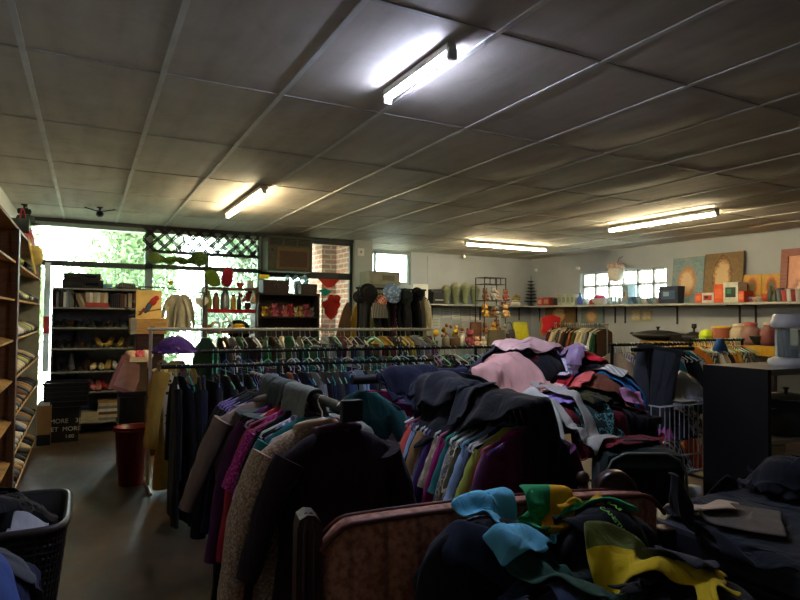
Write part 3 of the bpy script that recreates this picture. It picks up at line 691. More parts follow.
# ---- shelf builder: a carcass with side panels, boards, back
def shelf_unit(name, label, x0, x1, y0, y1, zs, mat, board_mat=None, back=True, th=.02, cat='shelf', top=True, back_mat=None):
    t = thing(name, label, cat)
    zt = max(zs)
    for x in (x0, x1): MB().bx(x-th/2, x+th/2, y0, y1, 0, zt+.01).build('side_panel', mat, t)
    for z in zs: MB().bx(x0, x1, y0-.005, y1, z-th, z).build('shelf_board', board_mat or mat, t)
    if back: MB().bx(x0, x1, y1-.012, y1, 0, zt).build('back_panel', back_mat or mat, t)
    return t
# ================= dark shoe shelf under the left window
Y1 = 8.42
S0, S1 = sx(53, Y1), sx(141, Y1)
zl = [sz(95, p, Y1) for p in (288.5, 307.5, 327.5, 348, 371, 391.5, 421.5)]
shelf_unit('shelf_unit', 'tall dark shelf unit of shoes and books against the left window', S0, S1, Y1, 8.82, zl, DKPANEL, GREYSH, True, .018, back_mat=plain('#8a8d92', .7, noise=.15))
def fx_(px): return sx(px, Y1+.1)
zt = zl[0]
a, b = fx_(62), fx_(103); w = b-a
def deck(x, z, w, h, label):
    t = thing('video_deck', label, 'video deck', (x, Y1+.2, z))
    MB().box((0, 0, h/2), (w, .3, h), bev=.006).build('case', BLK, t)
    MB().box((-w*.2, -.152, h*.6), (w*.38, .008, h*.35)).build('tape_flap', plain('#26282b', .3, noise=0), t)
    MB().box((w*.22, -.152, h*.5), (w*.3, .006, h*.3)).build('display', plain('#10161a', .15, noise=0), t)
    for k in range(3): MB().tube([(w*(.0+.06*k), -.15, h*.25), (w*(.0+.06*k), -.158, h*.25)], .006, 8).build('button', plain('#4a4c50', .4, noise=0), t)
hd = (sz(80, 279.5, Y1)-zt); deck((a+b)/2, zt, w, hd, 'lower of two black video decks on top of the shoe shelf')
deck((a+b)/2-.01, zt+hd+.001, w*.9, sz(80, 273, Y1)-zt-hd, 'upper of two black video decks on top of the shoe shelf')
one(MB().lathe([(.03, 0), (.06, .03), (.075, .07), (.07, .07), (.055, .03), (.0, .012)]), 'bowl', plain('#8ec9d4', .3, noise=0), (fx_(107), Y1+.28, zt), 'pale blue bowl beside the black video decks', 'bowl')
def book(x, y, z, w, h, d, col, label, group, cat='book', lean=0, flat=False):
    t = MB()
    t.box((0, 0, h/2), (w, d, h), bev=.0015)
    o = t.build('book', col, None, (x, y, z), 0, label, cat, group)
    o.rotation_euler = (0, lean, 0); return o
BC = [('cream', '#b9b09c'), ('grey', '#77777a'), ('white', '#d0d0cc'), ('black', '#17171a'), ('brown', '#6a4a38'), ('pale blue', '#8aa0b0'), ('tan', '#a18a68')]
x = S0+.03; i = 0; rr = random.Random(3)
zb = zl[1]
while x < fx_(76):
    c = BC[rr.choice([0, 1, 2, 1, 3, 5, 2])]; wd = rr.uniform(.018, .032); h = rr.uniform(.17, .225)
    i += 1; book(x+wd/2, Y1+.12, zb, wd, h, .15, plain(c[1], .5, noise=.1), f'{c[0]} upright book, {nth(i)} from the left on the book shelf', 'books on the top shelf of the shoe shelf'); x += wd+.003
for k in range(4):
    i += 1; c = BC[[3, 6, 0, 4][k]]; book(fx_(77)+.038*k+.02, Y1+.12, zb+.002, .026, .19, .15, plain(c[1], .5, noise=.1), f'{c[0]} leaning book, {nth(i)} from the left on the book shelf', 'books on the top shelf of the shoe shelf', lean=-.42)
mb = MB().box((0, 0, .03), (.27, .18, .06), bev=.004); xr = (fx_(89)+fx_(100))/2+.03
one(mb, 'box', plain('#a8403c', .5), (xr, Y1+.12, zb), 'flat red box lying in the middle of the book shelf', 'box')
for k in range(6):
    i += 1; c = BC[[0, 2, 0, 2, 6, 0][k]]; book(xr-.11+.042*k, Y1+.12, zb+.061, .038, .13, .15, plain(c[1], .5, noise=.1), f'{c[0]} book standing on the flat red box, {nth(k+1)} from its left end', 'books on the top shelf of the shoe shelf')
x = xr+.15; j = 0
while x < S1-.03:
    dark = x < fx_(119); c = ('black', '#18191c') if dark else rr.choice([('red', '#8d332e'), ('black', '#1c1c1e'), ('cream', '#a99a86'), ('brown', '#5c3428')]); wd = rr.uniform(.016, .024)
    j += 1; book(x+wd/2, Y1+.12, zb, wd, rr.uniform(.17, .2), .14, plain(c[1], .4, noise=.1), f'{c[0]} disc case, {nth(j)} right of the flat red box on the book shelf', 'disc cases on the book shelf', 'disc case'); x += wd+.002
# ---- shoes
def shoe_mbs(style):
    L = .27; up = MB(); so = MB()
    if style == 'pump':
        prof = [(0, .075, .030), (.06, .07, .033), (.12, .05, .034), (.18, .028, .042), (.23, .02, .038), (.265, .016, .014)]
        rs = []
        for q, (y, zb_, w) in enumerate(prof):
            top = zb_ + [.055, .045, .03, .035, .03, .016][q]
            rs.append([(w*math.cos(a), y-L/2, (zb_+top)/2 + (top-zb_)/2*math.sin(a)) for a in [2*PI*k/12 for k in range(12)]])
        up.rings(rs); so.tube([(0, -L/2+.02, .075), (0, -L/2+.015, 0)], [.014, .006], 8); so.bx(-.03, .03, L/2-.1, L/2-.02, 0, .014)
    else:
        hi = {'sneaker': .085, 'loafer': .07, 'boot': .2, 'sandal': .035}[style]
        st = [(0, .03, hi*.9), (.03, .037, hi), (.07, .039, hi*.98), (.12, .040, hi*.8), (.17, .046, .068), (.22, .046, .055), (.255, .034, .042), (.27, .016, .03)]
        rs = []
        for y, w, h in st:
            hh = min(h, hi); rs.append([(w*math.cos(a)*(1 if math.sin(a) < 0 else .8), y-L/2, .018+(hh)/2+hh/2*math.sin(a)) for a in [2*PI*k/14 for k in range(14)]])
        up.rings(rs)
        so.rings([[(w*1.1*c_, y-L/2, z) for c_, z in ((-1, 0), (1, 0), (1, .02), (-1, .02))] for y, w, h in st], False)
        if style != 'boot': up.ell((0, -L*.27, hi*.95+.012), (.027, .05, .008), 10, 6)
    return up, so
SHM = {}
for s in ('pump', 'sneaker', 'loafer', 'boot', 'sandal'):
    u, so = shoe_mbs(s); SHM[s] = (u.mesh('upper', plain('#555555')), so.mesh('sole', plain('#333333')))
SHC = {'black': '#151517', 'dark brown': '#3a271c', 'grey': '#66686b', 'gold': '#a98e4e', 'cream': '#cdbf9c', 'red': '#9c2f2a', 'pink': '#cf7f7c', 'white': '#d8d8d4', 'lime and grey': '#a9b83a', 'brown': '#6d4a2e', 'navy': '#1d2740', 'olive': '#5a5634', 'orange': '#c8642c', 'tan': '#a37c4e', 'blue': '#2b4f8a'}
def shoe(style, col, loc, rz, label, group, rot=None, sole='#2a2826'):
    t = thing(f'{style}_shoe' if style in ('pump',) else {'boot': 'boot', 'sandal': 'sandal', 'sneaker': 'sneaker', 'loafer': 'loafer'}[style], label, 'shoe', loc, rz, group)
    if rot: t.rotation_euler = rot
    u = use(SHM[style][0], 'upper', plain(SHC[col], .4, noise=.15), (0, 0, 0), parent=t); use(SHM[style][1], 'sole', plain(sole, .6, noise=.1), (0, 0, 0), parent=t)
    return t
def shoe_row(px0, px1, z, n, spec, rowname, y=Y1+.15, jit=.25, yj=.03):
    rr = random.Random(int(px0*7+z*100))
    for k in range(n):
        st, col = spec[k % len(spec)]
        xx = fx_(px0)+(fx_(px1)-fx_(px0))*(k+.5)/n
        shoe(st, col, (xx, y+rr.uniform(-yj, yj), z), PI+rr.uniform(-jit, jit), f'{col} {st} {nth(k+1)} from the left on the {rowname}', 'shoes on the dark shelf')
shoe_row(54, 132, zl[2], 12, [('loafer', 'black'), ('sneaker', 'black'), ('loafer', 'dark brown'), ('loafer', 'black'), ('sneaker', 'navy'), ('sneaker', 'black')], 'row below the books')
shoe_row(54, 92, zl[3], 6, [('sneaker', 'black'), ('sneaker', 'black'), ('loafer', 'black'), ('boot', 'black'), ('loafer', 'dark brown'), ('loafer', 'black')], 'third board of the dark shelf')
shoe_row(97, 130, zl[3], 6, [('pump', 'gold'), ('sandal', 'gold'), ('pump', 'gold'), ('sandal', 'olive'), ('pump', 'gold'), ('pump', 'dark brown')], 'right half of the third board')
shoe_row(54, 91, zl[4], 5, [('boot', 'black'), ('sneaker', 'black'), ('boot', 'grey'), ('boot', 'black'), ('boot', 'dark brown')], 'fourth board of the dark shelf')
shoe_row(92, 120, zl[4], 4, [('loafer', 'cream'), ('loafer', 'cream'), ('pump', 'gold'), ('sneaker', 'white')], 'right half of the fourth board')
shoe_row(66, 82, zl[5], 2, [('boot', 'black'), ('boot', 'black')], 'fifth board above the crate')
shoe_row(91, 122, zl[5], 5, [('pump', 'pink'), ('pump', 'pink'), ('pump', 'red'), ('sandal', 'cream'), ('pump', 'cream')], 'right half of the fifth board')
for k in range(7):
    c = ['grey', 'cream', 'brown', 'white', 'grey', 'cream', 'tan'][k]; cc = {'grey': '#77787a', 'cream': '#b9ae92', 'brown': '#5a4234', 'white': '#cfcfca', 'tan': '#9a8158'}[c]
    book(fx_(112)+.005*(k % 3-1), Y1+.16, zl[6]+.036*k, .26, .034, .22, plain(cc, .6, noise=.15), f'{c} folded item, {nth(k+1)} from the bottom of the stack on the lowest board', 'stack on the lowest board of the dark shelf', 'folded item')
mb = MB().box((0, 0, .055), (.2, .2, .11), bev=.005); one(mb, 'box', plain('#b7ad92', .6), (fx_(90)+.03, Y1+.15, zl[6]), 'small cream box on the lowest board beside the black crates', 'box')
# black crates in front
def crate(loc, w, d, h, label, ribs=True, rz=0, mat=BLK, text=None):
    t = thing('crate', label, 'crate', loc, rz); th = .012
    b = MB(); b.bx(-w/2, w/2, -d/2, d/2, 0, th)
    for s in (-1, 1): b.bx(-w/2, w/2, s*d/2-(th if s > 0 else 0), s*d/2+(th if s < 0 else 0), th, h); b.bx(s*w/2-(th if s > 0 else 0), s*w/2+(th if s < 0 else 0), -d/2+th, d/2-th, th, h)
    b.build('body', mat, t)
    if ribs:
        for k in range(4): MB().box((0, -d/2-.006, h*(.2+.2*k)), (w+.02, .014, .014), bev=.003).build('rib', mat, t)
    MB().box((0, -d/2-.008, h-.012), (w+.03, .018, .024), bev=.004).build('rim', mat, t)
    return t
yc = 8.05; xa, xb = sx(52, yc), sx(82, yc); hc = .0+sz(65, 407, yc); hc = max(.2, hc)
c1 = crate(((xa+xb)/2, yc+.17, 0), xb-xa, .34, hc, 'black plastic crate with white lettering standing on the floor', False)
def lettering(txt, size, mat, parent, loc, rot, name='lettering', ext=.001):
    cu_ = bpy.data.curves.new(name, 'FONT'); cu_.body = txt; cu_.size = size; cu_.extrude = ext; cu_.align_x = 'CENTER'
    o = bpy.data.objects.new('tmp_text', cu_); COL.objects.link(o)
    me = bpy.data.meshes.new_from_object(o.evaluated_get(bpy.context.evaluated_depsgraph_get()))
    bpy.data.objects.remove(o); me.materials.clear(); me.materials.append(mat)
    r = bpy.data.objects.new(name, me); COL.objects.link(r); r.location = loc; r.rotation_euler = rot
    if parent is not None: r.parent = parent
    return r
WTXT = plain('#e6e6e2', .6, noise=0)
for tx_, x_, z_, q_ in (('MORE', -.05, .55, .07), ('30', .15, .55, .07), ('GET', -.12, .32, .07), ('MORE', .08, .32, .07), ('1:00', .06, .12, .055)): lettering(tx_, q_, WTXT, c1, (x_, -.176, hc*z_), (R(90), 0, 0))
xa2, xb2 = sx(46, yc), sx(91, yc)
crate(((xa2+xb2)/2, yc+.2, hc+.002), xb2-xa2, .38, sz(65, 383, yc)-hc, 'wide ribbed black crate stacked on the lettered crate')
# floor shoes at the shelf foot
for k, (px, py) in enumerate(((103, 428), (108, 430))): p = onZ(px, py, 0); shoe('loafer', 'black', (p.x, p.y, 0), 1.2+.3*k, ['left', 'right'][k]+' black loafer of the pair lying on the floor by the shelf', 'shoes on the floor')
# cardboard box by the left rack
p0, p1 = onZ(36, 446, 0), onZ(50, 445, 0)
t = thing('cardboard_box', 'open brown cardboard box of papers on the floor by the left shoe rack', 'box', ((p0.x+p1.x)/2, p0.y+.17, 0)); w = p1.x-p0.x; h = onY(43, 406, p0.y).z
b = MB(); b.bx(-w/2, w/2, -.17, .17, 0, .006)
for s in (-1, 1): b.bx(-w/2, w/2, s*.17-.003, s*.17+.003, 0, h); b.bx(s*w/2-.003, s*w/2+.003, -.17, .17, 0, h)
b.build('carton', plain('#8f6a3c', .8), t)
MB().box((0, -.176, .06), (w, .01, .12)).build('black_base_band', BLK, t)
for k in range(4): one(MB().box((0, 0, .04), (w*.8, .02, .08)), 'paper', plain(['#e4e2dc', '#9cc8dc', '#d8d4c8', '#c8b48c'][k], .8, noise=0), ((p0.x+p1.x)/2, p0.y+.06+.07*k, h-.05), ['white', 'pale blue', 'cream', 'tan'][k]+' sheaf of papers sticking out of the open cardboard box', 'paper', 'papers in the cardboard box')
# red and white pennant at the window edge
one(MB().box((0, 0, 0), (.07, .006, 1.4)).box((0, -.004, -.1), (.072, .004, .22), mi=1), 'banner', [plain('#dfe6e6', .6, noise=.05), plain('#c02a24', .6, noise=.05)], (sx(46, 8.95, 340), YW-.045, zt1-.7), 'narrow white and red banner strip between shoe rack and window', 'banner')
# ================= left shoe rack along the wall
t = thing('shoe_rack', 'tall wooden shoe rack with slanting boards along the left wall', 'shoe rack')
RY0, RY1, RX0 = 3.75, 7.85, XL+.02; RXF = onY(40, 300, RY1).x
zrt = onY(36, 257, RY1).z
for y, mt in ((RY0, MIDWOOD), (5.33, MIDWOOD), (RY1, plain('#8e8f80', .6))): MB().bx(RX0, RXF, y-.012, y+.012, 0, zrt).build('upright_panel', mt, t)
MB().bx(RX0, RX0+.01, RY0, RY1, 0, zrt).build('back_panel', plain('#a88a58', .6), t)
MB().bx(RX0, RXF, RY0, RY1, zrt, zrt+.02).build('top_board', MIDWOOD, t)
MB().bx(RXF-.03, RXF+.012, 5.27, 5.39, 0, zrt).build('front_post', wood('#5a3a22', .45), t)
zsr = [.12, .42, .72, 1.02, 1.32, 1.62, 1.9]
SLR = .22
for z in zsr:
    b = MB(); x_ = (RX0+RXF)/2; w_ = RXF-RX0-.01
    for (y0_, y1_) in ((RY0+.013, 5.318), (5.342, RY1-.013)):
        b.box((x_, (y0_+y1_)/2, z), (w_/math.cos(SLR), y1_-y0_, .014), M=Matrix.Rotation(SLR, 3, 'Y'))
    b.build('slanting_board', PINE, t)
rr = random.Random(8); 
for li, z in enumerate(zsr):
    n = 13
    for k in range(n):
        y = 5.42+(RY1-.08-5.42)*(k+.5)/n
        if z > 1.75 and k % 3 == 0: continue
        st = rr.choice(['sneaker', 'sneaker', 'loafer', 'sandal']); col = rr.choice(['black', 'white', 'grey', 'lime and grey', 'brown', 'navy', 'cream', 'black', 'tan'])
        o = shoe(st, col, ((RX0+RXF)/2, y, z+.008+.0), 0, f'{col} {st}, {nth(k+1)} from the front on board {"one two three four five six seven".split()[li]} of the left rack', 'shoes on the left rack')
        o.rotation_euler = (0, SLR, 0); o.rotation_euler = Matrix.Rotation(SLR, 3, 'Y').to_4x4().to_euler(); o.matrix_world = Matrix.Translation(((RX0+RXF)/2, y, z+.009)) @ Matrix.Rotation(SLR, 4, 'Y') @ Matrix.Rotation(-PI/2, 4, 'Z')
# hats and bags on top of the rack
def hat(loc, col, label, r=.11, brim=.06, h=.1, pat=None, c2='#fff', rot=None, band=None, cat='hat', name='hat', mat=None):
    t = thing(name, label, cat, loc, 0, None)
    if rot: t.rotation_euler = rot
    mt = mat or cloth(col, pat, c2)
    MB().lathe([(r, 0), (r*.98, h*.5), (r*.85, h*.9), (r*.5, h), (.0, h*.98)], n=20).build('crown', mt, t)
    MB().lathe([(r*.98, .004), (r+brim*.6, .0), (r+brim, -.008), (r+brim, -.012), (r+brim*.6, -.006), (r*.95, -.003)], n=20).build('brim', mt, t)
    if band: MB().lathe([(r+.002, .002), (r+.004, .012), (r+.001, .03)], n=20).build('band', cloth(band), t)
    return t
def bag(loc, w, d, h, col, label, rz=0, mat=None, handle=True, name='handbag', cat='bag'):
    t = thing(name, label, cat, loc, rz); mt = mat or plain(col, .45, noise=.12)
    b = MB(); rs = []
    for q in range(7):
        z = h*q/6; k = 1-.25*(q/6)**2; rs.append(section(w/2*k, d/2*(1-.75*(q/6)**2), 18, z, .004, q))
    b.rings(rs); b.build('bag_body', mt, t)
    if handle: MB().tube([(w*.28*math.cos(a), 0, h*.95+h*.45*math.sin(a)) for a in [PI*k/10 for k in range(11)]], .008, 8).build('strap', mt, t)
    return t
zt = zrt+.02
bag((RX0+.14, 7.6, zt), .3, .2, .24, '#6d1f2a', 'dark red handbag on top of the left shoe rack nearest the window', R(90))
bag((RX0+.15, 7.25, zt), .32, .22, .3, '#8e2530', 'crimson bag in the middle of the left shoe rack top', R(80))
bag((RX0+.15, 6.6, zt), .24, .16, .14, '#39423f', 'grey-green bag on the shoe rack top in front of the red bags', R(95), handle=False)
hat((RX0+.16, 7.42, zt+.3), '#3c4a44', 'dark green hat resting on the red bags of the left shoe rack', .09, .05, .08)
t = thing('sun_hat', 'pale yellow straw sun hat hanging from the left shoe rack corner', 'hat', (RXF+.03, 6.3, zt-.13)); t.rotation_euler = (0, R(80), 0)
MB().lathe([(.09, 0), (.085, .05), (.05, .075), (0, .08)], n=20).build('crown', cloth('#c9b568'), t); MB().lathe([(.09, .003), (.17, -.004), (.172, -.01), (.088, -.004)], n=20).build('brim', cloth('#c9b568'), t)
o = one(MB().tube([(0, 0, 0), (.3, 0, 0)], [.06, .06], 16), 'rolled_mat', plain('#59615c', .8), (RX0+.02, 5.8, zt+.07), 'rolled grey-green mat lying on the left shoe rack top', 'mat')
# ================= cctv cameras
def cctv(loc, label, rz=0, body='#1a1b1d', up=True):
    t = thing('security_camera', label, 'camera', loc, rz); m_ = plain(body, .3, noise=0)
    MB().lathe([(.035, 0), (.035, -.012), (.012, -.02), (.012, -.05)], n=14).build('mount', m_, t)
    MB().tube([(0, .06, -.075), (0, -.06, -.085)], .033, 14).ell((0, 0, -.08), (.042, .06, .042)).build('camera_body', m_, t)
    MB().tube([(0, -.058, -.085), (0, -.068, -.0855)], .022, 12).build('lens', plain('#0a0a0c', .1, noise=0), t)
    return t
p = onZ(100, 207, CEIL-.0); t = cctv((p.x, p.y, CEIL), 'black security camera hanging from the ceiling above the shoe shelf'); MB().tube([(-.16, 0, -.015), (-.05, 0, -.045), (.05, 0, -.045), (.16, 0, -.015)], .006, 6).build('cable', BLK, t)
p = onY(23, 207, 8.0); t = cctv((XL+.12, 8.0, CEIL), 'black security camera with a curved cable at the left wall', 1.2); MB().tube([(0, 0, -.05), (-.06, -.05, .0+-.02), (-.1, -.1, -.12), (-.105, -.14, -.35)], .006, 6).build('cable', BLK, t)
p = onY(464, 254, YR-.12); t = cctv((p.x, YR-.12, p.z+.03), 'small white security camera on a dark bracket high on the rear wall', -.4, '#c9cac8'); MB().box((0, .06, -.01), (.05, .12, .03)).build('wall_bracket', BLK, t)
p0 = onY(428, 256, YR); p1 = onY(462, 256, YR); one(MB().bx(p0.x, p1.x-.02, YR-.014, YR-.001, p0.z-.008, p0.z+.008).bx(p0.x-.01, p0.x+.006, YR-.014, YR-.001, 1.6, p0.z), 'cable_trunking', WALL, (0, 0, 0), 'thin grey cable trunking running to the camera on the rear wall', 'cable trunking')
# ================= trellis across the top of the middle window
def trellis(px0, px1, pyt, pyb, n, label):
    y = YW-.07; x0, x1 = sx(px0, y, 240), sx(px1, y, 240); zt_, zb_ = sz((px0+px1)/2, pyt, y), sz((px0+px1)/2, pyb, y); H = zt_-zb_; P = (x1-x0)/n
    t = thing('trellis', label, 'trellis', ((x0+x1)/2, y, zb_)); W = x1-x0
    for layer, s in ((0, 1), (1, -1)):
        b = MB()
        for off in (0, .035):
            k = -int(H/P)-1
            while k < n+1:
                xa, za, xb_, zb2 = -W/2+k*P+off, 0, -W/2+k*P+off+H*1.0, H
                k += 1
                if xb_ > W/2+.02: 
                    d = xb_-W/2; xb_ -= d; zb2 -= d
                if xa < -W/2-.02: 
                    d = -W/2-xa; xa += d; za += d
                if xb_-xa < .04: continue
                if s < 0: xa, xb_ = -xa, -xb_
                b.tube([(xa, layer*.012, za), (xb_, layer*.012, zb2)], .0105, 4)
        b.build('slats', plain('#2b2320', .6, noise=.1), t)
trellis(143, 186, 227.5, 252, 3, 'left black expanding trellis across the top of the middle window')
trellis(187, 259, 233, 257, 6, 'right black expanding trellis across the top of the middle window')
# long green plush on the transom
y = YW-.075; z0 = zt2b+.031
t = thing('plush_snake', 'long green plush toy lying on the window transom under the trellis', 'plush toy', (sx(176, y), y, z0)); L = sx(196, y)-sx(154, y); GP = cloth('#57793a', 'print', '#7f9a48'); 
MB().tube([(-L/2+L*k/12, 0, .065+.012*math.sin(k*1.3)) for k in range(13)], [.05+.012*math.sin(k*1.9) for k in range(13)], 14).build('plush_body', GP, t)
MB().ell((-L/2-.02, -.03, .085), (.085, .075, .085)).build('plush_tail_end', cloth('#7d9450'), t)
h_ = MB().ell((L/2+.02, -.04, .1), (.12, .09, .11)); h_.build('plush_head', GP, t)
# ================= decor shelf in the middle window
Y2 = 8.5
def gx_(px): return sx(px, Y2+.12)
d0, d1 = sx(206, Y2), sx(257, Y2); zd = [sz(230, p, Y2) for p in (287.5, 309.5, 331, 352, 385)]
shelf_unit('shelf_unit', 'open brown ornament shelf in front of the middle window', d0, d1, Y2, 8.78, zd, wood('#5a3d2c', .5), None, False, .035)
def jar(px, z, hpx, r, col, label, Y=None, lid=None, gl=False, cat='jar', name='jar', shape='jar', x=None, X=None, rough=.35, metal=0, group=None):
    """small vessel: body and lid; px gives where it stands"""
    if X is not None: yy = ry(px, X); xx = X; h = hpx
    else: yy = (Y if Y is not None else Y2+.14); xx = sx(px, yy); h = hpx
    t = thing(name, label, cat, (xx, yy, z), 0, group)
    P = {'jar': [(.75, 0), (.95, .04), (1, .2), (1, .7), (.8, .84), (.62, .9), (.62, 1)], 'vase': [(.5, 0), (.6, .05), (.9, .4), (1, .75), (.85, .92), (.95, 1)], 'bottle': [(.9, 0), (1, .04), (1, .55), (.4, .75), (.34, 1)],
         'bowl': [(.4, 0), (.7, .25), (.95, .7), (1, 1)], 'urn': [(.55, 0), (.4, .08), (.8, .35), (1, .6), (.6, .85), (.75, 1)], 'tin': [(1, 0), (1, .96), (.96, 1)], 'pot': [(.7, 0), (1, .95), (1.05, 1)]}[shape]
    mt = glass(col, .25) if gl else plain(col, rough, metal, noise=.08)
    MB().lathe([(r*a, h*b) for a, b in P], n=18).build('vessel', mt, t)
    if lid: MB().lathe([(r*P[-1][0]*1.08, 0), (r*P[-1][0]*1.08, h*.1), (r*.3, h*.14), (0, h*.15)], (0, 0, h), 18).build('lid', plain(lid, .35, noise=.05), t)
    else: MB().lathe([(r*P[-1][0]*1.04, -.008), (r*P[-1][0]*1.06, 0), (r*P[-1][0]*.8, .002), (r*P[-1][0]*.75, -.01)], (0, 0, h), 18).build('mouth_rim', mt, t)
    return t
PX = (sx(231, Y2)-sx(230, Y2))
def H2(px, py, z, Y=8.64): return sz(px, py, Y)-z
z = zd[1]
jar(209, z, H2(209, 291, z), PX*3, '#9a9a3c', 'olive bottle at the left end of the ornament shelf', shape='bottle', name='bottle', cat='bottle')
jar(216, z, H2(216, 295, z), PX*3.4, '#8a5a3c', 'brown pottery jar on the ornament shelf beside the pewter pot', lid='#6a4530')
jar(225, z, H2(225, 291, z), PX*4.6, '#8d9394', 'wide pewter pot with a lid on the ornament shelf', lid='#6c7273', metal=.7)
jar(233.5, z, H2(233, 296, z), PX*2.9, '#b9973c', 'small yellow jar right of the pewter pot', lid='#2a2a2a')
jar(239, z, H2(239, 293, z), PX*2.3, '#2d2c33', 'dark bottle right of the yellow jar', shape='bottle', name='bottle', cat='bottle')
mb = MB(); rr = random.Random(9)
t = thing('artificial_flowers', 'bunch of dark red artificial flowers at the right of the ornament shelf', 'flowers', (gx_(248), Y2+.14, z))
MB().lathe([(.03, 0), (.05, .06), (.035, .1)], n=14).build('vase', plain('#3a1f22', .4), t)
mb = MB()
for k in range(16): a = rr.uniform(0, 6.28); q = rr.uniform(.02, .1); mb.ell((math.cos(a)*q, math.sin(a)*q*.6, rr.uniform(.12, .26)), (.028, .028, .024), 8, 5)
mb.build('blossoms', plain('#8c2028', .7), t)
one(MB().box((0, -.014, -.022), (d1-d0-.06, .01, .05), bev=.002).box((0, .03, .002), (d1-d0-.06, .08, .004)), 'red_runner', cloth('#b0242c'), ((d0+d1)/2, Y2-.004, z), 'red cloth runner along the middle board of the ornament shelf', 'cloth')
z = zd[2]
def ring(px, Rr, label, col, Y=Y2+.1):
    one(MB().tube([(Rr*math.cos(a), 0, Rr+.012+Rr*math.sin(a)) for a in [2*PI*k/20 for k in range(20)]], .016, 10, closed=True), 'wreath', plain(col, .6), (sx(px, Y), Y, z), label, 'ornament')
ring(216, PX*4.0, 'pale woven ring ornament at the left of the lower ornament board', '#b8ab90'); ring(228, PX*4.6, 'white round wreath ornament beside the pale woven ring', '#cfd0cc')
one(MB().box((0, 0, .04), (.12, .1, .08), bev=.004), 'box', plain('#b86a6c', .6), (gx_(209), Y2+.17, z), 'small pink box behind the woven ring ornament', 'box')
hat((gx_(241), Y2+.2, z+.01), '#141416', 'black broad hat standing behind the yellow flower hat', .1, .07, .1, rot=(R(60), 0, 0))
hat((gx_(238), Y2+.04, z+.015), '#d8a81e', 'bright yellow hat on the lower board of the ornament shelf', .085, .05, .085)
# cushions on the ornament shelf
z = zd[0]
def cushion(px, w, h, d, col, label, tilt=.12, Y=8.62, rz=0, pat=None, c2='#fff'):
    t = thing('cushion', label, 'cushion', (sx(px, Y), Y, z+.01), rz); t.rotation_euler = (tilt, 0, rz)
    mb = MB(); n = 12; vs = []; fs = []
    for s in (-1, 1):
        b0 = len(vs)
        for j in range(n+1):
            for i in range(n+1):
                u, v = i/n*2-1, j/n*2-1; q = ((1-u**4)*(1-v**4))**.5; vs.append((w/2*u*(1-.2*v*v)+.12*w*v*math.sin(px), s*d/2*q, h/2+h/2*v*(1-.22*u*u)))
        for j in range(n):
            for i in range(n): k = b0+j*(n+1)+i; fs.append((k, k+1, k+n+2, k+n+1))
    mb.add(vs, fs, True); mb.build('cushion_pad', cloth(col, pat, c2), t)
    MB().tube([(w/2*(-1+2*i/12)*.8+.12*w*math.sin(px), 0, h/2+h/2*(1-.22*(-1+2*i/12)**2)) for i in range(13)], .006, 6).build('piping', cloth(col), t)
cushion(212, PX*15, H2(212, 271, z), .12, '#6f8a34', 'olive green cushion leaning on top of the ornament shelf'); cushion(226.5, PX*12, H2(226, 269, z), .12, '#a02738', 'crimson cushion beside the olive green cushion', rz=.1)
jar(240, z, H2(240, 283, z), PX*4, '#a3472f', 'low terracotta bowl on the ornament shelf top', shape='bowl', name='bowl', cat='bowl')
jar(250, z, H2(250, 281, z), PX*3.2, '#cfd5d3', 'frosted white jar at the right end of the ornament shelf top', shape='tin')
# white heart
def heart_poly(s): return [(s*16*math.sin(a)**3/17, s*(13*math.cos(a)-5*math.cos(2*a)-2*math.cos(3*a)-math.cos(4*a))/17) for a in [2*PI*k/36 for k in range(36)]]
t = thing('heart_ornament', 'white wooden heart hanging at the left of the ornament shelf', 'ornament', (sx(202, 8.3), 8.3, sz(202, 302, 8.3))); MB().prism(heart_poly(PX*6.6), .02).build('heart', plain('#d9d6c8', .6), t)
MB().tube([(0, 0, .04), (.0, .0, .12), (.08, .2, .2)], .002, 5).build('string', WTXT, t)
one(MB().lathe([(.0, .16), (.02, .15), (.075, 0), (.07, 0), (.012, .14)], n=16).tube([(0, 0, -.08), (0, 0, .1)], .01, 8).lathe([(.05, -.09), (.045, -.08), (.01, -.075)], n=14), 'table_lamp', plain('#d2b79a', .6), (gx_(254.5), Y2+.08, zd[1]+.09), 'small beige cone lamp at the right end of the ornament shelf', 'lamp')
# cream blouse and rod in the middle window
pr = Vector((sx(168, 8.2), 8.2, sz(168, 290, 8.2)))
t = thing('curtain_rod', 'thin black rod between shoe shelf and ornament shelf carrying a cream blouse', 'rod', (0, 0, 0)); MB().tube([(sx(140, 8.2), 8.2, pr.z+.03), (sx(160, 8.2), 8.2, pr.z+.03), (sx(185, 8.2), 8.2, pr.z), (sx(204, 8.2), 8.2, pr.z-.02)], .008, 8).build('rod_bar', BLK, t)
for px in (140, 204): MB().tube([(sx(px, 8.2), 8.2, 0), (sx(px, 8.2), 8.2, pr.z+.03 if px < 150 else pr.z-.02)], .01, 8).build('rod_post', BLK, t)
for k, (px, c, lab) in enumerate([(176, '#b9b39a', 'cream blouse hanging in the middle window beside the parrot picture'), (184, '#a39d86', 'beige striped top hanging right of the cream blouse')]):
    g = use(gmesh('shirt', k), 'blouse', cloth(c, 'stripe' if k else None, '#8c8a80'), (sx(px, 8.2), 8.2, pr.z+.0), rz=R(-20+45*k), scale=(.62-.1*k, .6, .72)); tag(g, lab, 'blouse', 'blouses in the middle window')
# star sticker
def star(r, n=5): return [((r if k % 2 == 0 else r*.45)*math.sin(PI*k/n), (r if k % 2 == 0 else r*.45)*math.cos(PI*k/n)) for k in range(2*n)]
one(MB().prism(star(.06), .004), 'star_decoration', plain('#d8c23a', .5, noise=0), (sx(170, YW), YW-.008, sz(170, 283, YW)), 'yellow paper star stuck on the middle window', 'star')
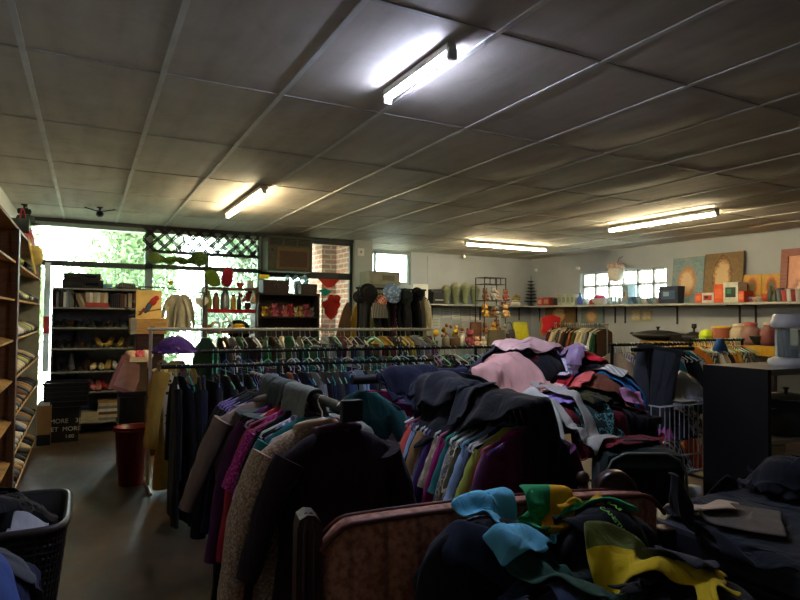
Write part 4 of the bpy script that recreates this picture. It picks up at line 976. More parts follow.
# ================= dark bookcase by the pier
Y3 = 8.4
k0, k1 = sx(259, Y3), sx(319, Y3); zk = [sz(290, p, Y3) for p in (293.5, 316.5, 341, 372)]
shelf_unit('shelf_unit', 'dark brown toy bookcase under the air conditioner', k0, k1, Y3, 8.75, zk, DKWOOD, None, True, .025, back_mat=wood('#4a3830', .6))
def px3(a, b): return sx(b, Y3+.15)-sx(a, Y3+.15)
def boxy(px0, px1, ytop, z, Y, col, label, d=.25, name='box', cat='box', mat=None, rz=0, bev=.006, group=None):
    x0, x1 = sx(px0, Y), sx(px1, Y); h = sz((px0+px1)/2, ytop, Y)-z
    t = thing(name, label, cat, ((x0+x1)/2, Y+d/2, z), rz, group); mt = mat or plain(col, .6, noise=.12)
    MB().box((0, 0, h*.46), (x1-x0, d, h*.92), bev=bev).build('box_body', mt, t); MB().box((0, 0, h*.93), (x1-x0+.008, d+.008, h*.14), bev=bev).build('lid', mt, t)
    return t
t = boxy(263, 289, 280, zk[0], Y3+.05, '#33251f', 'large dark brown lidded box on top of the toy bookcase'); MB().tube([(0.03*math.cos(a), -.13, .1+.03*math.sin(a)) for a in [2*PI*k/12 for k in range(12)]], .006, 6, closed=True).build('ring_pull', plain('#4e4038', .4, .6, noise=0), t)
boxy(301, 317, 284, zk[0], Y3+.05, '#2c211d', 'smaller dark brown box at the right end of the toy bookcase top')
t = thing('artificial_flowers', 'pale blue artificial flowers on top of the toy bookcase', 'flowers', (sx(303, Y3), Y3+.3, zk[0])); rr = random.Random(2)
MB().lathe([(.04, 0), (.045, .14), (.05, .16)], n=14).build('flower_pot', plain('#8aa6b8', .5), t)
mb = MB()
for k in range(14): mb.ell((rr.uniform(-.16, .16), rr.uniform(-.06, .06), rr.uniform(.17, .3)), (.035, .035, .026), 8, 5)
mb.build('blossoms', plain('#8fb8d8', .7), t)
o = one(MB().box((0, 0, .03), (.14, .006, .06)).box((0, .015, .02), (.03, .03, .04)), 'price_sign', plain('#d8c81e', .5, noise=0), (sx(264, Y3+.04), Y3+.04, sz(264, 279, Y3+.04)-.0), 'small bright yellow sign on the dark box of the toy bookcase', 'sign'); o.location.z = zk[0]+H2(264, 280, zk[0], Y3)+.02
# plush toys on the bookcase board
def plush(loc, s, col, label, group='plush toys on display', ears=True, col2=None, rz=0):
    t = thing('plush_toy', label, 'plush toy', loc, rz, group); mt = cloth(col); m2 = cloth(col2 or col)
    MB().ell((0, 0, s*.28), (s*.22, s*.2, s*.28), 12, 8).build('plush_body', mt, t)
    hd_ = MB().ell((0, -.02*s, s*.7), (s*.22, s*.2, s*.2), 12, 8); hd_.ell((0, -s*.2, s*.66), (s*.09, s*.08, s*.07), 8, 6)
    for k in (-1, 1): hd_.ell((k*s*.15, 0, s*.9), (s*.08, s*.04, s*.09 if ears else s*.16), 8, 6)
    hd_.build('plush_head', m2, t)
    for k in (-1, 1):
        MB().tube([(k*s*.18, 0, s*.46), (k*s*.3, -s*.1, s*.28)], [s*.08, s*.07], 8).build('plush_arm', mt, t); MB().tube([(k*s*.1, -s*.05, s*.09), (k*s*.16, -s*.32, s*.08)], [s*.1, s*.09], 8).build('plush_leg', mt, t)
    return t
PLC = [('yellow', '#b89438'), ('brown', '#6a4428'), ('pink', '#a8566a'), ('maroon', '#6d2733'), ('rose', '#b86a70'), ('crimson', '#8a2a34'), ('cream', '#b5a684'), ('tan', '#94744a'), ('dark rose', '#8c4250'), ('grey', '#6a6662')]
for k, (n_, c) in enumerate(PLC):
    px = 264+5.3*k; s = .14+.05*((k*7) % 3)/2
    plush((sx(px, Y3+.12), Y3+.12, zk[1]), s, c, f'{n_} plush toy, {nth(k+1)} from the left on the toy bookcase', 'plush toys on the toy bookcase', ears=k % 3 != 0)
# ================= ironing boards, window cut-outs
def iron_board(px, pyt, Y, col, label, tilt, w=.21):
    H = sz(px, pyt, Y)
    t = thing('ironing_board', label, 'ironing board', (sx(px-6, Y), Y, 0)); t.rotation_euler = (0, tilt, 0); Hh = H/math.cos(tilt)
    pl = [(-w/2, .25), (w/2, .25), (w/2, Hh-.5), (w*.42, Hh-.3), (w*.28, Hh-.12), (w*.1, Hh-.02), (0, Hh), (-w*.1, Hh-.02), (-w*.28, Hh-.12), (-w*.42, Hh-.3), (-w/2, Hh-.5)]
    MB().prism(pl, .03).build('board_top', cloth(col), t)
    MB().tube([(0, .03, 0), (0, .03, Hh*.7)], .012, 8).tube([(-.16, .03, .012), (.16, .03, .012)], .012, 8).build('leg_frame', METAL_W, t)
iron_board(340, 302, 8.0, '#6a5038', 'brown covered ironing board standing upright by the pier', .12); iron_board(353.5, 300, 8.08, '#b8902a', 'mustard covered ironing board behind the brown one', .1)
def cut(px, py, poly, col, label, cat='cut-out', name='paper_cutout'): one(MB().prism(poly, .004), name, plain(col, .7, noise=.06), (sx(px, YW), YW-.008, sz(px, py, YW)), label, cat)
cut(328, 283, [(-.19, .07), (.19, .06), (.06, -.07), (-.03, -.07)], '#d83a28', 'red paper triangle hanging on the window by the pier')
cut(325, 292, [(.09*math.cos(a)*(1+.3*math.sin(5*a)), .055*math.sin(a)*(1+.2*math.cos(3*a))) for a in [2*PI*k/30 for k in range(30)]], '#2a9c8c', 'teal paper cut-out on the window by the pier')
cut(331, 307, [(.14*math.cos(a)*(1+.22*math.sin(5*a)), .17*math.sin(a)*(1+.2*math.cos(4*a))) for a in [2*PI*k/40 for k in range(40)]], '#d42f22', 'large red paper flower on the window by the pier')
cut(337, 299, [(.06*math.cos(a)*(1+.2*math.sin(4*a)), .07*math.sin(a)) for a in [2*PI*k/24 for k in range(24)]], '#cf3326', 'small red paper petal above the large red flower')
plush((sx(324, 8.3), 8.3, 0), .3, '#b8b832', 'yellow-green soft toy beside the ironing boards') if 0 else None
# ================= air conditioner
y = YW; a0, a1 = sx(266.5, y-.3, 255), sx(311, y-.3, 255); zt_, zb_ = CEIL-.07, sz(290, 272, y-.3)
t = thing('air_conditioner', 'old brown window air conditioner set in the glazing beside the pier', 'air conditioner', ((a0+a1)/2, y-.16, zb_)); W = a1-a0; H = zt_-zb_
CASE = plain('#4b4a3c', .5, noise=.15)
MB().box((0, 0, H/2), (W, .42, H), bev=.01).build('case', CASE, t)
MB().box((W*.06, -.215, H*.38), (W*.72, .02, H*.62), bev=.006).build('front_panel', plain('#6a5636', .5, noise=.12), t)
MB().box((W*.06, -.228, H*.36), (W*.62, .008, H*.46), bev=.003).build('inset_panel', plain('#4e3a28', .5, noise=.12), t)
for k in range(3):
    g = MB().box((-W*.32+W*.31*k, -.214, H*.85), (W*.27, .012, H*.2)); go = g.build('vent', plain('#23241f', .5, noise=0), t)
    for q in range(4): MB().box((-W*.32+W*.31*k, -.222, H*(.79+.04*q)), (W*.26, .006, .006)).build('vent_fin', CASE, go)
MB().tube([(-W*.42, -.21, H*.6), (-W*.42, -.24, H*.6)], .022, 12).build('control_knob', plain('#2a2a26', .4, noise=0), t)
one(MB().bx(sx(262, y-.05)-.0, sx(266, y-.05), y-.09, y-.035, zb_-.05, CEIL-.06), 'wood_packer', plain('#b9b3a2', .6), (0, 0, 0), 'pale vertical strip left of the air conditioner', 'strip') if 0 else None
# switch on the pier
p = onY(361, 252, YW-.13); t = thing('wall_socket', 'small white switch box high on the grey pier', 'switch', (p.x, YW-.125, p.z)); MB().box((0, 0, 0), (.11, .02, .12), bev=.004).build('plate', WPLAS, t); MB().box((0, -.012, 0), (.03, .008, .04)).build('rocker', GREYSH, t)
# ================= hats, scarves and the carton beyond the pier
Y4 = 7.6
h0, h1 = sx(358, Y4), sx(424, Y4); zh = sz(390, 289, Y4)
rack('clothes_rack', 'tall dark rack of hats and dark scarves before the grey pier', h0, h1, Y4, zh, METAL_B)
rail_fill(Vector((h0+.04, Y4, zh)), Vector((h1-.02, Y4, zh)), 12, 'hat rack rail', ['dress', 'top', 'shirt'], ['black', 'charcoal', 'black', 'olive', 'dark grey', 'cream'], ['black', 'brown'], 41, ('plastic',), .3)
def hh(px, py, col, label, r=.11, brim=.05, pat=None, c2='#fff', dy=-.22, band=None):
    p = onY(px, py, Y4+dy); return hat((p.x, Y4+dy, p.z), col, label, r*.72, brim*.72, .08, pat, c2, rot=(R(78), 0, 0), band=band)
hh(369, 293, '#131315', 'large black felt hat at the left of the hat rack', .13, .06); hh(359, 297, '#1a1a1e', 'black cap at the left edge of the hat rack', .09, .03, dy=-.1)
hh(393, 293, '#7d9cc4', 'pale blue flowered sun hat in the middle of the hat rack', .12, .08, 'floral', '#c8d8ec'); hh(381, 301, '#b04438', 'red checked hat left of the blue flowered hat', .09, .04, 'check', '#d8b49c', dy=-.24)
hh(406, 296, '#24302c', 'dark green hat right of the blue flowered hat', .11, .05); hh(418, 294, '#101012', 'black round hat at the right end of the hat rack', .1, .04)
bag((onY(379, 318, Y4-.26).x, Y4-.26, onY(379, 318, Y4-.26).z), .26, .1, .2, '#7c7c74', 'grey striped cloth bag hanging under the red checked hat', mat=cloth('#8a8a80', 'stripe', '#3a3a3a'), name='cloth_bag')
# cabinet with the carton
yc = 8.25; c0, c1 = sx(370, yc), sx(398, yc); zc = sz(385, 284.5, yc)
t = thing('cabinet', 'grey-green cabinet behind the hat rack carrying a cardboard carton', 'cabinet', ((c0+c1)/2, yc+.22, 0)); W = c1-c0
MB().bx(-W/2, W/2, -.22, .22, 0, zc).build('carcass', plain('#6f776c', .6), t); MB().bx(-W/2+.01, -.003, -.235, -.22, .05, zc-.02).build('door', plain('#7c857a', .6), t); MB().bx(.003, W/2-.01, -.235, -.22, .05, zc-.02).build('door', plain('#7c857a', .6), t)
z = zc; x0 = sx(370, yc-.0); x1 = sx(400, yc)
t = thing('cardboard_box', 'pale grey cardboard carton on the cabinet behind the hat rack', 'box', ((x0+x1)/2, yc+.2, z+.001)); hh_ = sz(385, 271.5, yc)-z
MB().box((0, 0, hh_/2), (x1-x0, .4, hh_), bev=.004).build('carton', plain('#9c9a86', .8), t); MB().box((0, 0, hh_+.002), (.06, .4, .004)).build('packing_tape', plain('#b5a77c', .4, noise=0), t); MB().box((.05, -.202, hh_*.5), (.2, .004, hh_*.4)).build('carton_print', plain('#7c7a68', .8), t)
# white panel leaning on the rear wall
x0, x1 = sx(414, 9.6), sx(428, 9.6); one(MB().bx(x0, x1, 9.6, 9.64, 0, sz(420, 284, 9.6)).bx(x0+.04, x1-.04, 9.59, 9.6, .1, sz(420, 284, 9.6)-.08), 'door_panel', WPLAS, (0, 0, 0), 'white door panel standing at the left of the rear wall shelf', 'panel')
# ================= stack of cartons between the shoe shelf and the cream rack
Yc = 6.9
x0, x1 = sx(137, Yc), sx(165, Yc); zc_ = sz(150, 334, Yc)
t = thing('cabinet', 'narrow dark wooden cabinet between the shoe shelf and the cream rack', 'cabinet', ((x0+x1)/2, Yc+.16, 0)); W = x1-x0
MB().bx(-W/2, W/2, -.15, .15, 0, zc_).build('carcass', REDWOOD, t); MB().bx(-W/2+.01, W/2-.01, -.165, -.15, .06, zc_-.04).build('door', wood('#3c2618', .4), t)
MB().tube([(W*.3, -.165, zc_*.6), (W*.3, -.18, zc_*.6)], .014, 10).build('knob', plain('#b09a60', .3, .7, noise=0), t)
x0, x1 = sx(131, Yc), sx(167.5, Yc); h = sz(150, 318.5, Yc)-zc_
t = thing('wooden_box', 'yellow pine box on the dark cabinet with the parrot picture on top', 'box', ((x0+x1)/2, Yc+.14, zc_)); W = x1-x0
MB().box((0, 0, h/2), (W, .3, h), bev=.004).build('pine_body', PINE, t); MB().box((-W/2+.03, -.152, h/2), (.06, .006, h)).build('grey_end_strip', plain('#8d8b85', .6), t); MB().box((W*.1, -.153, h*.45), (.05, .01, .016)).build('latch', plain('#8a7a5a', .4, .6, noise=0), t)
# parrot picture
zp = zc_+h; pw = sx(163, Yc)-sx(137, Yc); ph_ = sz(150, 290, Yc)-zp
t = thing('parrot_picture', 'parrot picture with pale yellow ground standing on the pine box', 'picture', (sx(150, Yc), Yc+.12, zp+.002)); t.rotation_euler = (-.08, 0, 0)
MB().box((0, 0, ph_/2), (pw, .02, ph_), bev=.003).build('picture_board', plain('#d3b56a', .6, noise=.2, nscale=5), t)
mb = MB(); Mx = Matrix.Rotation(R(28), 3, 'Y'); mb.ell((.0, -.014, ph_*.42), (.028, .006, .085), 14, 10, M=Mx); mb.build('parrot_wing', plain('#3d4c5c', .6), t)
MB().ell((.045, -.016, ph_*.6), (.035, .007, .05), 14, 10, M=Mx).ell((.075, -.016, ph_*.72), (.03, .008, .028)).build('parrot_breast', plain('#a82a20', .6), t)
MB().tube([(-.1, -.012, ph_*.22), (.02, -.012, ph_*.26), (.16, -.012, ph_*.36)], .006, 6).build('branch', plain('#4a3a26', .7), t)
MB().prism([(-.08, ph_*.1), (-.03, ph_*.34), (-.055, ph_*.36), (-.11, ph_*.1)], .008, Matrix.Translation((0, -.014, 0))).build('parrot_tail', plain('#6a2a24', .6), t)
# a leafy plant behind it
t = thing('potted_plant', 'dark leafy plant between the grey cloth heap and the parrot picture', 'plant', (sx(137, 7.6), 7.6, 0)); zz = sz(137, 322, 7.6)
MB().lathe([(.09, 0), (.12, .25), (.1, .25)], n=16).build('plant_pot', plain('#4a3a30', .7), t)
mb = MB(); rr = random.Random(5); mb.tube([(0, 0, .2), (.02, 0, zz*.6), (0, 0, zz+.2)], .012, 6); mb.build('stem', plain('#3a4a2a', .7), t)
for k in range(22):
    a = rr.uniform(0, 6.28); z_ = zz+rr.uniform(-.15, .25); q = rr.uniform(.06, .16); c_ = Vector((math.cos(a)*q, math.sin(a)*q*.5, z_)); d_ = Vector((math.cos(a), math.sin(a)*.6, rr.uniform(-.3, .5))).normalized(); s_ = d_.cross(Vector((0, 0, 1))).normalized()
    MB().add([c_-d_*.06, c_+s_*.03, c_+d_*.07, c_-s_*.03, c_+Vector((0, 0, .006))], [(0, 1, 4), (1, 2, 4), (2, 3, 4), (3, 0, 4)], True).build('leaf', plain('#2c4a26', .5), t)
# low dark table with cartons
Yt = 6.15
x0, x1 = sx(121, Yt), sx(147, Yt); ztab = sz(135, 424, Yt)
t = thing('side_table', 'low wooden table holding a black box and a brown carton by the cream rack', 'table', ((x0+x1)/2, Yt+.25, 0)); W = x1-x0
MB().bx(-W/2, W/2, -.25, .25, ztab-.03, ztab).build('table_top', wood('#6a604a', .5), t)
for a in (-1, 1):
    for b in (-1, 1): MB().box((a*(W/2-.03), b*.21, (ztab-.03)/2), (.04, .04, ztab-.03)).build('leg', wood('#4a3626', .5), t)
h = sz(135, 392, Yt)-ztab; x0 = sx(122, Yt); x1 = sx(148, Yt)
t = thing('black_box', 'black lidded box on the low table under the brown carton', 'box', ((x0+x1)/2, Yt+.25, ztab+.001)); MB().box((0, 0, h*.42), (x1-x0, .42, h*.84), bev=.01).build('box_body', BLK, t); MB().box((0, 0, h*.92), (x1-x0+.02, .44, h*.16), bev=.01).build('lid', BLK, t)
zb_ = ztab+h; x0, x1 = sx(131, Yt), sx(149, Yt); h2 = sz(140, 359, Yt)-zb_
t = thing('carton', 'tall grey-brown open carton stacked on the black box', 'box', ((x0+x1)/2, Yt+.22, zb_+.002)); W = x1-x0; b = MB(); b.bx(-W/2, W/2, -.16, .16, 0, .01)
for s in (-1, 1): b.bx(-W/2, W/2, s*.16-.004, s*.16+.004, 0, h2); b.bx(s*W/2-.004, s*W/2+.004, -.16, .16, 0, h2)
b.build('carton_body', plain('#7a6a58', .8), t)
MB().box((0, -.2, h2-.01), (W, .09, .006), M=Matrix.Rotation(.5, 3, 'X')).build('flap', plain('#8a7a66', .8), t)
for k, (dx, c, n_) in enumerate([(-.06, '#c8a088', 'tan'), (.02, '#c04a58', 'rose red'), (.08, '#d8c0b0', 'pale pink')]):
    one(blob_mb((.06, .07, .07), 20+k, .15), 'soft_toy', cloth(c), ((x0+x1)/2+dx, Yt+.2+.03*k, zb_+h2-.07), f'{n_} soft toy poking out of the tall grey-brown carton', 'soft toy')
o = one(MB().box((0, 0, .16), (.26, .04, .32), bev=.004).box((0, -.022, .16), (.2, .004, .25), mi=1), 'album', [plain('#b87a7c', .6), plain('#d8a8a0', .6)], (sx(124, Yt), Yt+.05, zb_+.0), 'pink picture album leaning against the tall grey-brown carton', 'album'); o.rotation_euler = (0, R(22), .2)
p0 = onZ(133, 486, 0)
t = thing('red_bin', 'dark red plastic bin on the floor at the left foot of the cream rack', 'bin', (sx(135, 5.85), 5.85, 0)); hb = sz(135, 427, 5.85)
MB().lathe([(.1, 0), (.14, hb), (.15, hb), (.15, hb+.01), (.128, hb+.01), (.095, .012), (0, .012)], n=20).build('bin_body', plain('#6a1218', .4), t); MB().tube([(.152*math.cos(a), .152*math.sin(a), hb-.015) for a in [2*PI*k/24 for k in range(24)]], .008, 6, closed=True).build('bin_rim', plain('#7a161c', .4), t)
# purple cloth heaped at the left end of the cream rack
# ================= rear and right wall shelves
ZS = sz(450, 304, 9.72); SD = .34
BR = plain('#1c1d1f', .5, noise=0)
t = thing('wall_shelf', 'long grey shelf on the rear wall under the white security camera', 'wall shelf'); xr0 = sx(429, 9.7)
MB().bx(xr0, XR-.002, YR-SD, YR-.002, ZS-.03, ZS).build('shelf_board', plain('#9fa19c', .5), t)
def bracket(t, x, y, ax):
    b = MB()
    if ax == 'Y': b.bx(x-.012, x+.012, YR-.012, YR-.002, ZS-.3, ZS-.03).bx(x-.012, x+.012, YR-SD+.04, YR-.002, ZS-.045, ZS-.03)
    else: b.bx(XR-.012, XR-.002, y-.014, y+.014, ZS-.32, ZS-.03).bx(XR-SD+.04, XR-.002, y-.014, y+.014, ZS-.045, ZS-.03)
    b.build('bracket', BR, t)
for px in (432, 480, 519): bracket(t, sx(px, YR), 0, 'Y')
t = thing('wall_shelf', 'long grey shelf along the right wall carrying paintings and ornaments', 'wall shelf'); ye = onX(812, 303, XR).y
MB().bx(XR-SD, XR-.002, ye-.3, YR-SD-.003, ZS-.03, ZS).build('shelf_board', plain('#b3b3ad', .5), t)
for px in (540, 577, 615.5, 625.5, 677.5, 740, 756): bracket(t, 0, ry(px, XR), 'X')
ySh = YR-.17; xSh = XR-.17
def hS(px, py): return onY(px, py, ySh).z-ZS
def hR(px, py): return onX(px, py, xSh).z-ZS
def wR(a, b): return abs(ry(a, xSh)-ry(b, xSh))
# rear shelf
t = thing('printer', 'dark printer at the left end of the rear wall shelf', 'printer', (sx(435.5, ySh), ySh, ZS)); w_ = sx(441, ySh)-sx(430, ySh); h = hS(435, 289)
MB().box((0, 0, h*.4), (w_, .26, h*.8), bev=.015).build('printer_body', BLK, t); MB().box((0, .06, h*.88), (w_*.9, .14, h*.2), bev=.01).build('paper_cover', plain('#22252a', .4), t); MB().box((0, -.135, h*.25), (w_*.7, .03, .015)).build('paper_tray', plain('#b8bab8', .4), t)
for k, (px, top, wp) in enumerate([(446, 285, 4.4), (455.5, 282.5, 4.8), (465.5, 282.5, 5.0), (475, 284, 4.6)]):
    rr_v = wp*(sx(450, ySh)-sx(449, ySh))
    t = thing('vase', ['first', 'second', 'third', 'fourth'][k]+' from the left of four grey-green flared vases on the rear shelf', 'vase', (sx(px, ySh), ySh, ZS), 0, 'grey-green vases on the rear shelf'); H = hS(px, top)
    VM = plain('#78805f', .55, noise=.15)
    MB().lathe([(rr_v*.42, 0), (rr_v*.46, H*.05), (rr_v*.7, H*.5), (rr_v*1.0, H*.74), (rr_v*.98, H*.78), (rr_v*.7, H*.78)], n=18).build('vase_body', VM, t); MB().ell((0, 0, H*.82), (rr_v*.8, rr_v*.8, H*.19), 16, 8).build('dried_top', plain('#8d8c72', .8, noise=.3, nscale=60), t)
one(MB().box((0, 0, .035), (.12, .14, .07), bev=.008).box((0, -.072, .04), (.09, .004, .04), mi=1), 'box', [plain('#8a4038', .5), plain('#c8b8a4', .6)], (sx(505.5, ySh), ySh, ZS), 'small red and cream box on the rear shelf beside the wire tower', 'box')
t = thing('rice_cooker', 'small white kettle-shaped appliance on the rear shelf', 'appliance', (sx(515.5, ySh), ySh, ZS)); MB().lathe([(.09, 0), (.1, .03), (.095, .06), (.06, .075), (0, .08)], n=18).build('appliance_body', WPLAS, t); MB().tube([(-.08, 0, .05), (-.07, 0, .1), (.07, 0, .1), (.08, 0, .05)], .008, 8).build('handle', WPLAS, t)
t = thing('artificial_flowers', 'dried yellow-brown flower arrangement on the rear shelf beside the small tree', 'flowers', (sx(518.5, ySh), ySh+.1, ZS)); rr = random.Random(4); MB().lathe([(.04, 0), (.06, .09), (.05, .1)], n=14).build('flower_bowl', plain('#6a5430', .6), t); mb = MB()
for k in range(14): mb.ell((rr.uniform(-.1, .1), rr.uniform(-.05, .05), rr.uniform(.1, .22)), (.03, .025, .025), 8, 5)
mb.build('blossoms', plain('#a08a4a', .8), t)
# small dark artificial tree in the corner
H = hS(531, 276); t = thing('christmas_tree', 'small dark artificial Christmas tree in the corner of the wall shelves', 'tree', (sx(531, ySh), ySh, ZS)); TD = plain('#1d2a24', .8)
MB().tube([(0, 0, 0), (0, 0, H)], [.014, .005], 8).lathe([(.07, 0), (.05, .02), (.014, .03)], n=12).build('trunk', BLK, t); rr = random.Random(6)
for k in range(7):
    z_ = H*(.12+.11*k); r_ = .15*(1-k/8.5); mb = MB()
    for q in range(9):
        a = 2*PI*q/9+k; e = Vector((math.cos(a)*r_, math.sin(a)*r_, z_+.02)); mb.tube([(0, 0, z_), e*.6+Vector((0, 0, z_*.4+.02)), e], [.008, .006, .003], 5)
        for s_ in range(7):
            b_ = Vector((0, 0, z_)).lerp(e, .3+.1*s_); mb.tube([b_, b_+Vector((rr.uniform(-.035, .035), rr.uniform(-.035, .035), .012))], .004, 4)
    mb.build('branch_tier', TD, t)
# wire tower with hanging toys
yw = 9.15; x0, x1 = sx(480, yw), sx(501, yw); zt_ = sz(490, 278, yw)
t = thing('wire_display_stand', 'tall black wire display tower hung with small toys before the rear shelf', 'display stand', ((x0+x1)/2, yw, 0)); W = x1-x0; b = MB(); zT0 = sz(460, 346, 9.3)
for a in (-1, 1):
    for c in (-1, 1): b.tube([(a*W/2, c*.14, zT0+.001), (a*W/2, c*.14, zt_)], .01, 6)
b.build('frame', BLK, t)
for z_ in [zt_, zt_-.12, zt_-.42, zt_-.72]:
    g = MB()
    for c in (-1, 1): g.tube([(-W/2, c*.14, z_), (W/2, c*.14, z_)], .007, 6)
    for a in [-1, -.5, 0, .5, 1]: g.tube([(a*W/2, -.14, z_), (a*W/2, .14, z_)], .005, 6)
    g.build('wire_tier', BLK, t)
g = MB()
for a in (-.5, 0, .5): g.tube([(a*W/2, -.145, zt_-.12), (a*W/2, -.145, zt_)], .008, 6)
g.build('top_bars', BLK, t)
HT = [('gold', '#b48a3c'), ('tan', '#a58058'), ('cream', '#c9b894'), ('brown', '#6c4a2c'), ('rust', '#7a4030'), ('amber', '#94602c'), ('grey', '#8a8680'), ('white', '#cfc9bd')]; rr = random.Random(12); n_ = 0
for r_ in range(3):
    for k in range(4):
        n_ += 1; c = HT[(n_*3+r_) % 8]
        plush((( x0+x1)/2 + W*(-.42+.28*k), yw-.1-.08*(k % 2), zt_-.42-.3*r_+.001), .19+.03*((n_) % 3), c[1], f'{c[0]} small soft toy, {["upper", "middle", "lower"][r_]} tier of the wire tower, {nth(k+1)} from left', 'small toys on the wire tower', ears=n_ % 2 == 0)
# notices on the rear wall
for k, (px0, px1, py0, py1, c) in enumerate([(431, 441, 306.5, 316, '#c9cbc6'), (442.5, 450.5, 306, 318, '#c2c4c0'), (452, 460, 306, 320, '#cdcfca'), (461.5, 469, 306, 321, '#c6c8c4'), (471, 479, 306, 320, '#cfd0cc'), (431, 440, 318, 328, '#bfc1bd'), (462, 469, 323, 336, '#cbcdc9')]):
    a, b_ = onY(px0, py0, YR-.004), onY(px1, py1, YR-.004); w_ = b_.x-a.x; h = a.z-b_.z
    t = thing('notice', ('upper ' if k < 5 else 'lower ')+['leftmost ', 'second ', 'middle ', 'fourth ', 'rightmost ', 'left ', 'right '][k]+'paper notice pinned under the rear wall shelf', 'notice', ((a.x+b_.x)/2, YR-.004, b_.z)); MB().box((0, 0, h/2), (w_, .003, h)).build('sheet', plain(c, .8, noise=.03), t)
    for q in range(5): MB().box((-.02*(q % 2)*w_*5, -.002, h*(.85-.15*q)), (w_*(.75 if q % 2 else .8)*.8, .001, .008)).build('printed_line', plain('#6a6c70', .8, noise=0), t)
# goods on a low table before the rear wall
yt = 9.3; zt_ = sz(460, 346, yt)
t = thing('long_table', 'long dark table of ornaments along the rear wall', 'table', (0, 0, 0)); x0, x1 = sx(428, yt), sx(545, yt)
MB().bx(x0, x1, yt-.3, yt+.35, zt_-.03, zt_).build('table_top', DKWOOD, t)
for x in (x0+.05, x1-.05):
    for y in (yt-.26, yt+.31): MB().bx(x-.03, x+.03, y-.03, y+.03, 0, zt_-.03).build('leg', DKWOOD, t)
def gT(px, pyt, Y=9.25): return sz(px, pyt, Y)-zt_
t = thing('artificial_flowers', 'yellow artificial flower in a pot at the left of the rear table', 'flowers', (sx(435, 9.2), 9.2, zt_)); MB().lathe([(.05, 0), (.07, .1), (.06, .1)], n=14).tube([(0, 0, .08), (0, 0, .2)], .008, 6).build('flower_pot', plain('#5a4a32', .7), t); MB().ell((0, 0, .24), (.09, .06, .07), 14, 8, bump=lambda a, q: .15*math.sin(7*a)).build('blossom', plain('#c8a020', .7), t)
t = thing('artificial_flowers', 'wide dried flower basket with yellow heads on the rear table', 'flowers', (sx(453, 9.25), 9.25, zt_)); MB().lathe([(.1, 0), (.16, .14), (.15, .15)], n=16).build('basket', plain('#5a4228', .8, noise=.3, nscale=60), t); rr = random.Random(14); mb = MB(); m2 = MB()
for k in range(20): (mb if k % 3 else m2).ell((rr.uniform(-.2, .2), rr.uniform(-.08, .08), rr.uniform(.16, .4)), (.04, .03, .035), 8, 5)
mb.build('brown_blossoms', plain('#7a4a3c', .8), t); m2.build('yellow_blossoms', plain('#c8b028', .8), t)
jar(446, zt_, .2, .07, '#6f6a58', 'grey stoneware jar before the dried flower basket', Y=9.1); jar(462, zt_, .24, .06, '#c8c6be', 'slim white vase right of the dried flower basket', Y=9.15, shape='vase', name='vase', cat='vase')
plush((sx(470, 9.1), 9.1, zt_), .34, '#8c4652', 'rose pink soft toy sitting on the rear table by the brown board', 'soft toys on the rear table')
one(MB().box((0, 0, .22), (.24, .03, .44), bev=.004).box((0, -.016, .22), (.2, .004, .38), mi=1), 'picture_board', [wood('#6a4630', .5), wood('#80583c', .5)], (sx(476, 9.2), 9.2, zt_), 'brown wooden board standing on the rear table below the wire tower', 'board')
bag((sx(497, 8.9), 8.9, 0), .5, .3, sz(497, 330, 8.9), '#4c4634', 'tall olive-brown bag standing in front of the wire tower', handle=False, mat=cloth('#5a523e'))
bag((sx(520, 9.1), 9.1, zt_), .42, .2, gT(520, 322, 9.1), '#b8b428', 'lime yellow bag on the rear table left of the pink fleece heap', handle=False)
bag((sx(509, 9.0), 9.0, zt_), .3, .2, gT(509, 329, 9.0), '#2a2420', 'dark brown bag on the rear table beside the lime yellow bag')
for k, (px, c, n_) in enumerate([(484, '#c8a08a', 'peach'), (490, '#d0c4b4', 'cream'), (503, '#8a7a5a', 'khaki')]): plush((sx(px, 8.75 if px < 500 else 9.05), 8.95 if px < 500 else 9.05, zt_), .2, c, f'{n_} little soft toy at the front of the rear table', 'soft toys on the rear table')
# ---- right wall shelf
def wbox(px0, px1, top, cols, label, name='box', cat='box', d=.2, X=None, mats=None):
    X = X or xSh; y0, y1 = ry(px0, X), ry(px1, X); h = onX((px0+px1)/2, top, X).z-ZS; w_ = abs(y0-y1)
    t = thing(name, label, cat, (X, (y0+y1)/2, ZS)); MB().box((0, 0, h/2), (d, w_, h), bev=.004).build('carton', mats or plain(cols[0], .5, noise=.15), t)
    if len(cols) > 1: MB().box((-d/2-.001, 0, h*.5), (.003, w_*.7, h*.5)).build('label_panel', plain(cols[1], .5, noise=.1), t)
    if len(cols) > 2: MB().box((-d/2-.0025, w_*.1, h*.55), (.003, w_*.3, h*.25)).build('label_mark', plain(cols[2], .5, noise=0), t)
    return t
wbox(541, 546, 298, ['#a8483c', '#c89a84'], 'small red toy box at the corner end of the right wall shelf'); wbox(547, 553, 297.5, ['#8c3a34', '#b87a6a'], 'second small red box beside the corner tree')
jar(0, ZS, hR(557, 298), .08, '#2c2e30', 'dark squat pot right of the small red boxes', X=xSh, shape='pot') if 0 else None
def wjar(px, top, r, col, label, shape='jar', **k): 
    X = xSh; h = onX(px, top, X).z-ZS
    name = k.pop('name', 'jar'); cat = k.pop('cat', 'jar'); return jar(px, ZS, h, r, col, label, X=X, shape=shape, name=name, cat=cat, **k)
wjar(556.5, 298.5, .07, '#3a3c3e', 'dark squat pot right of the small red boxes', 'pot', name='pot', cat='pot')
for k in range(4): wbox(561.5+4.3*k, 565.3+4.3*k, 294.5, [['#9aa08c', '#a8ac9c', '#96a090', '#aab09c'][k], '#7c8678'], f'pale grey-green tin, {nth(k+1)} from the left of four on the right wall shelf', 'tin', 'tin')
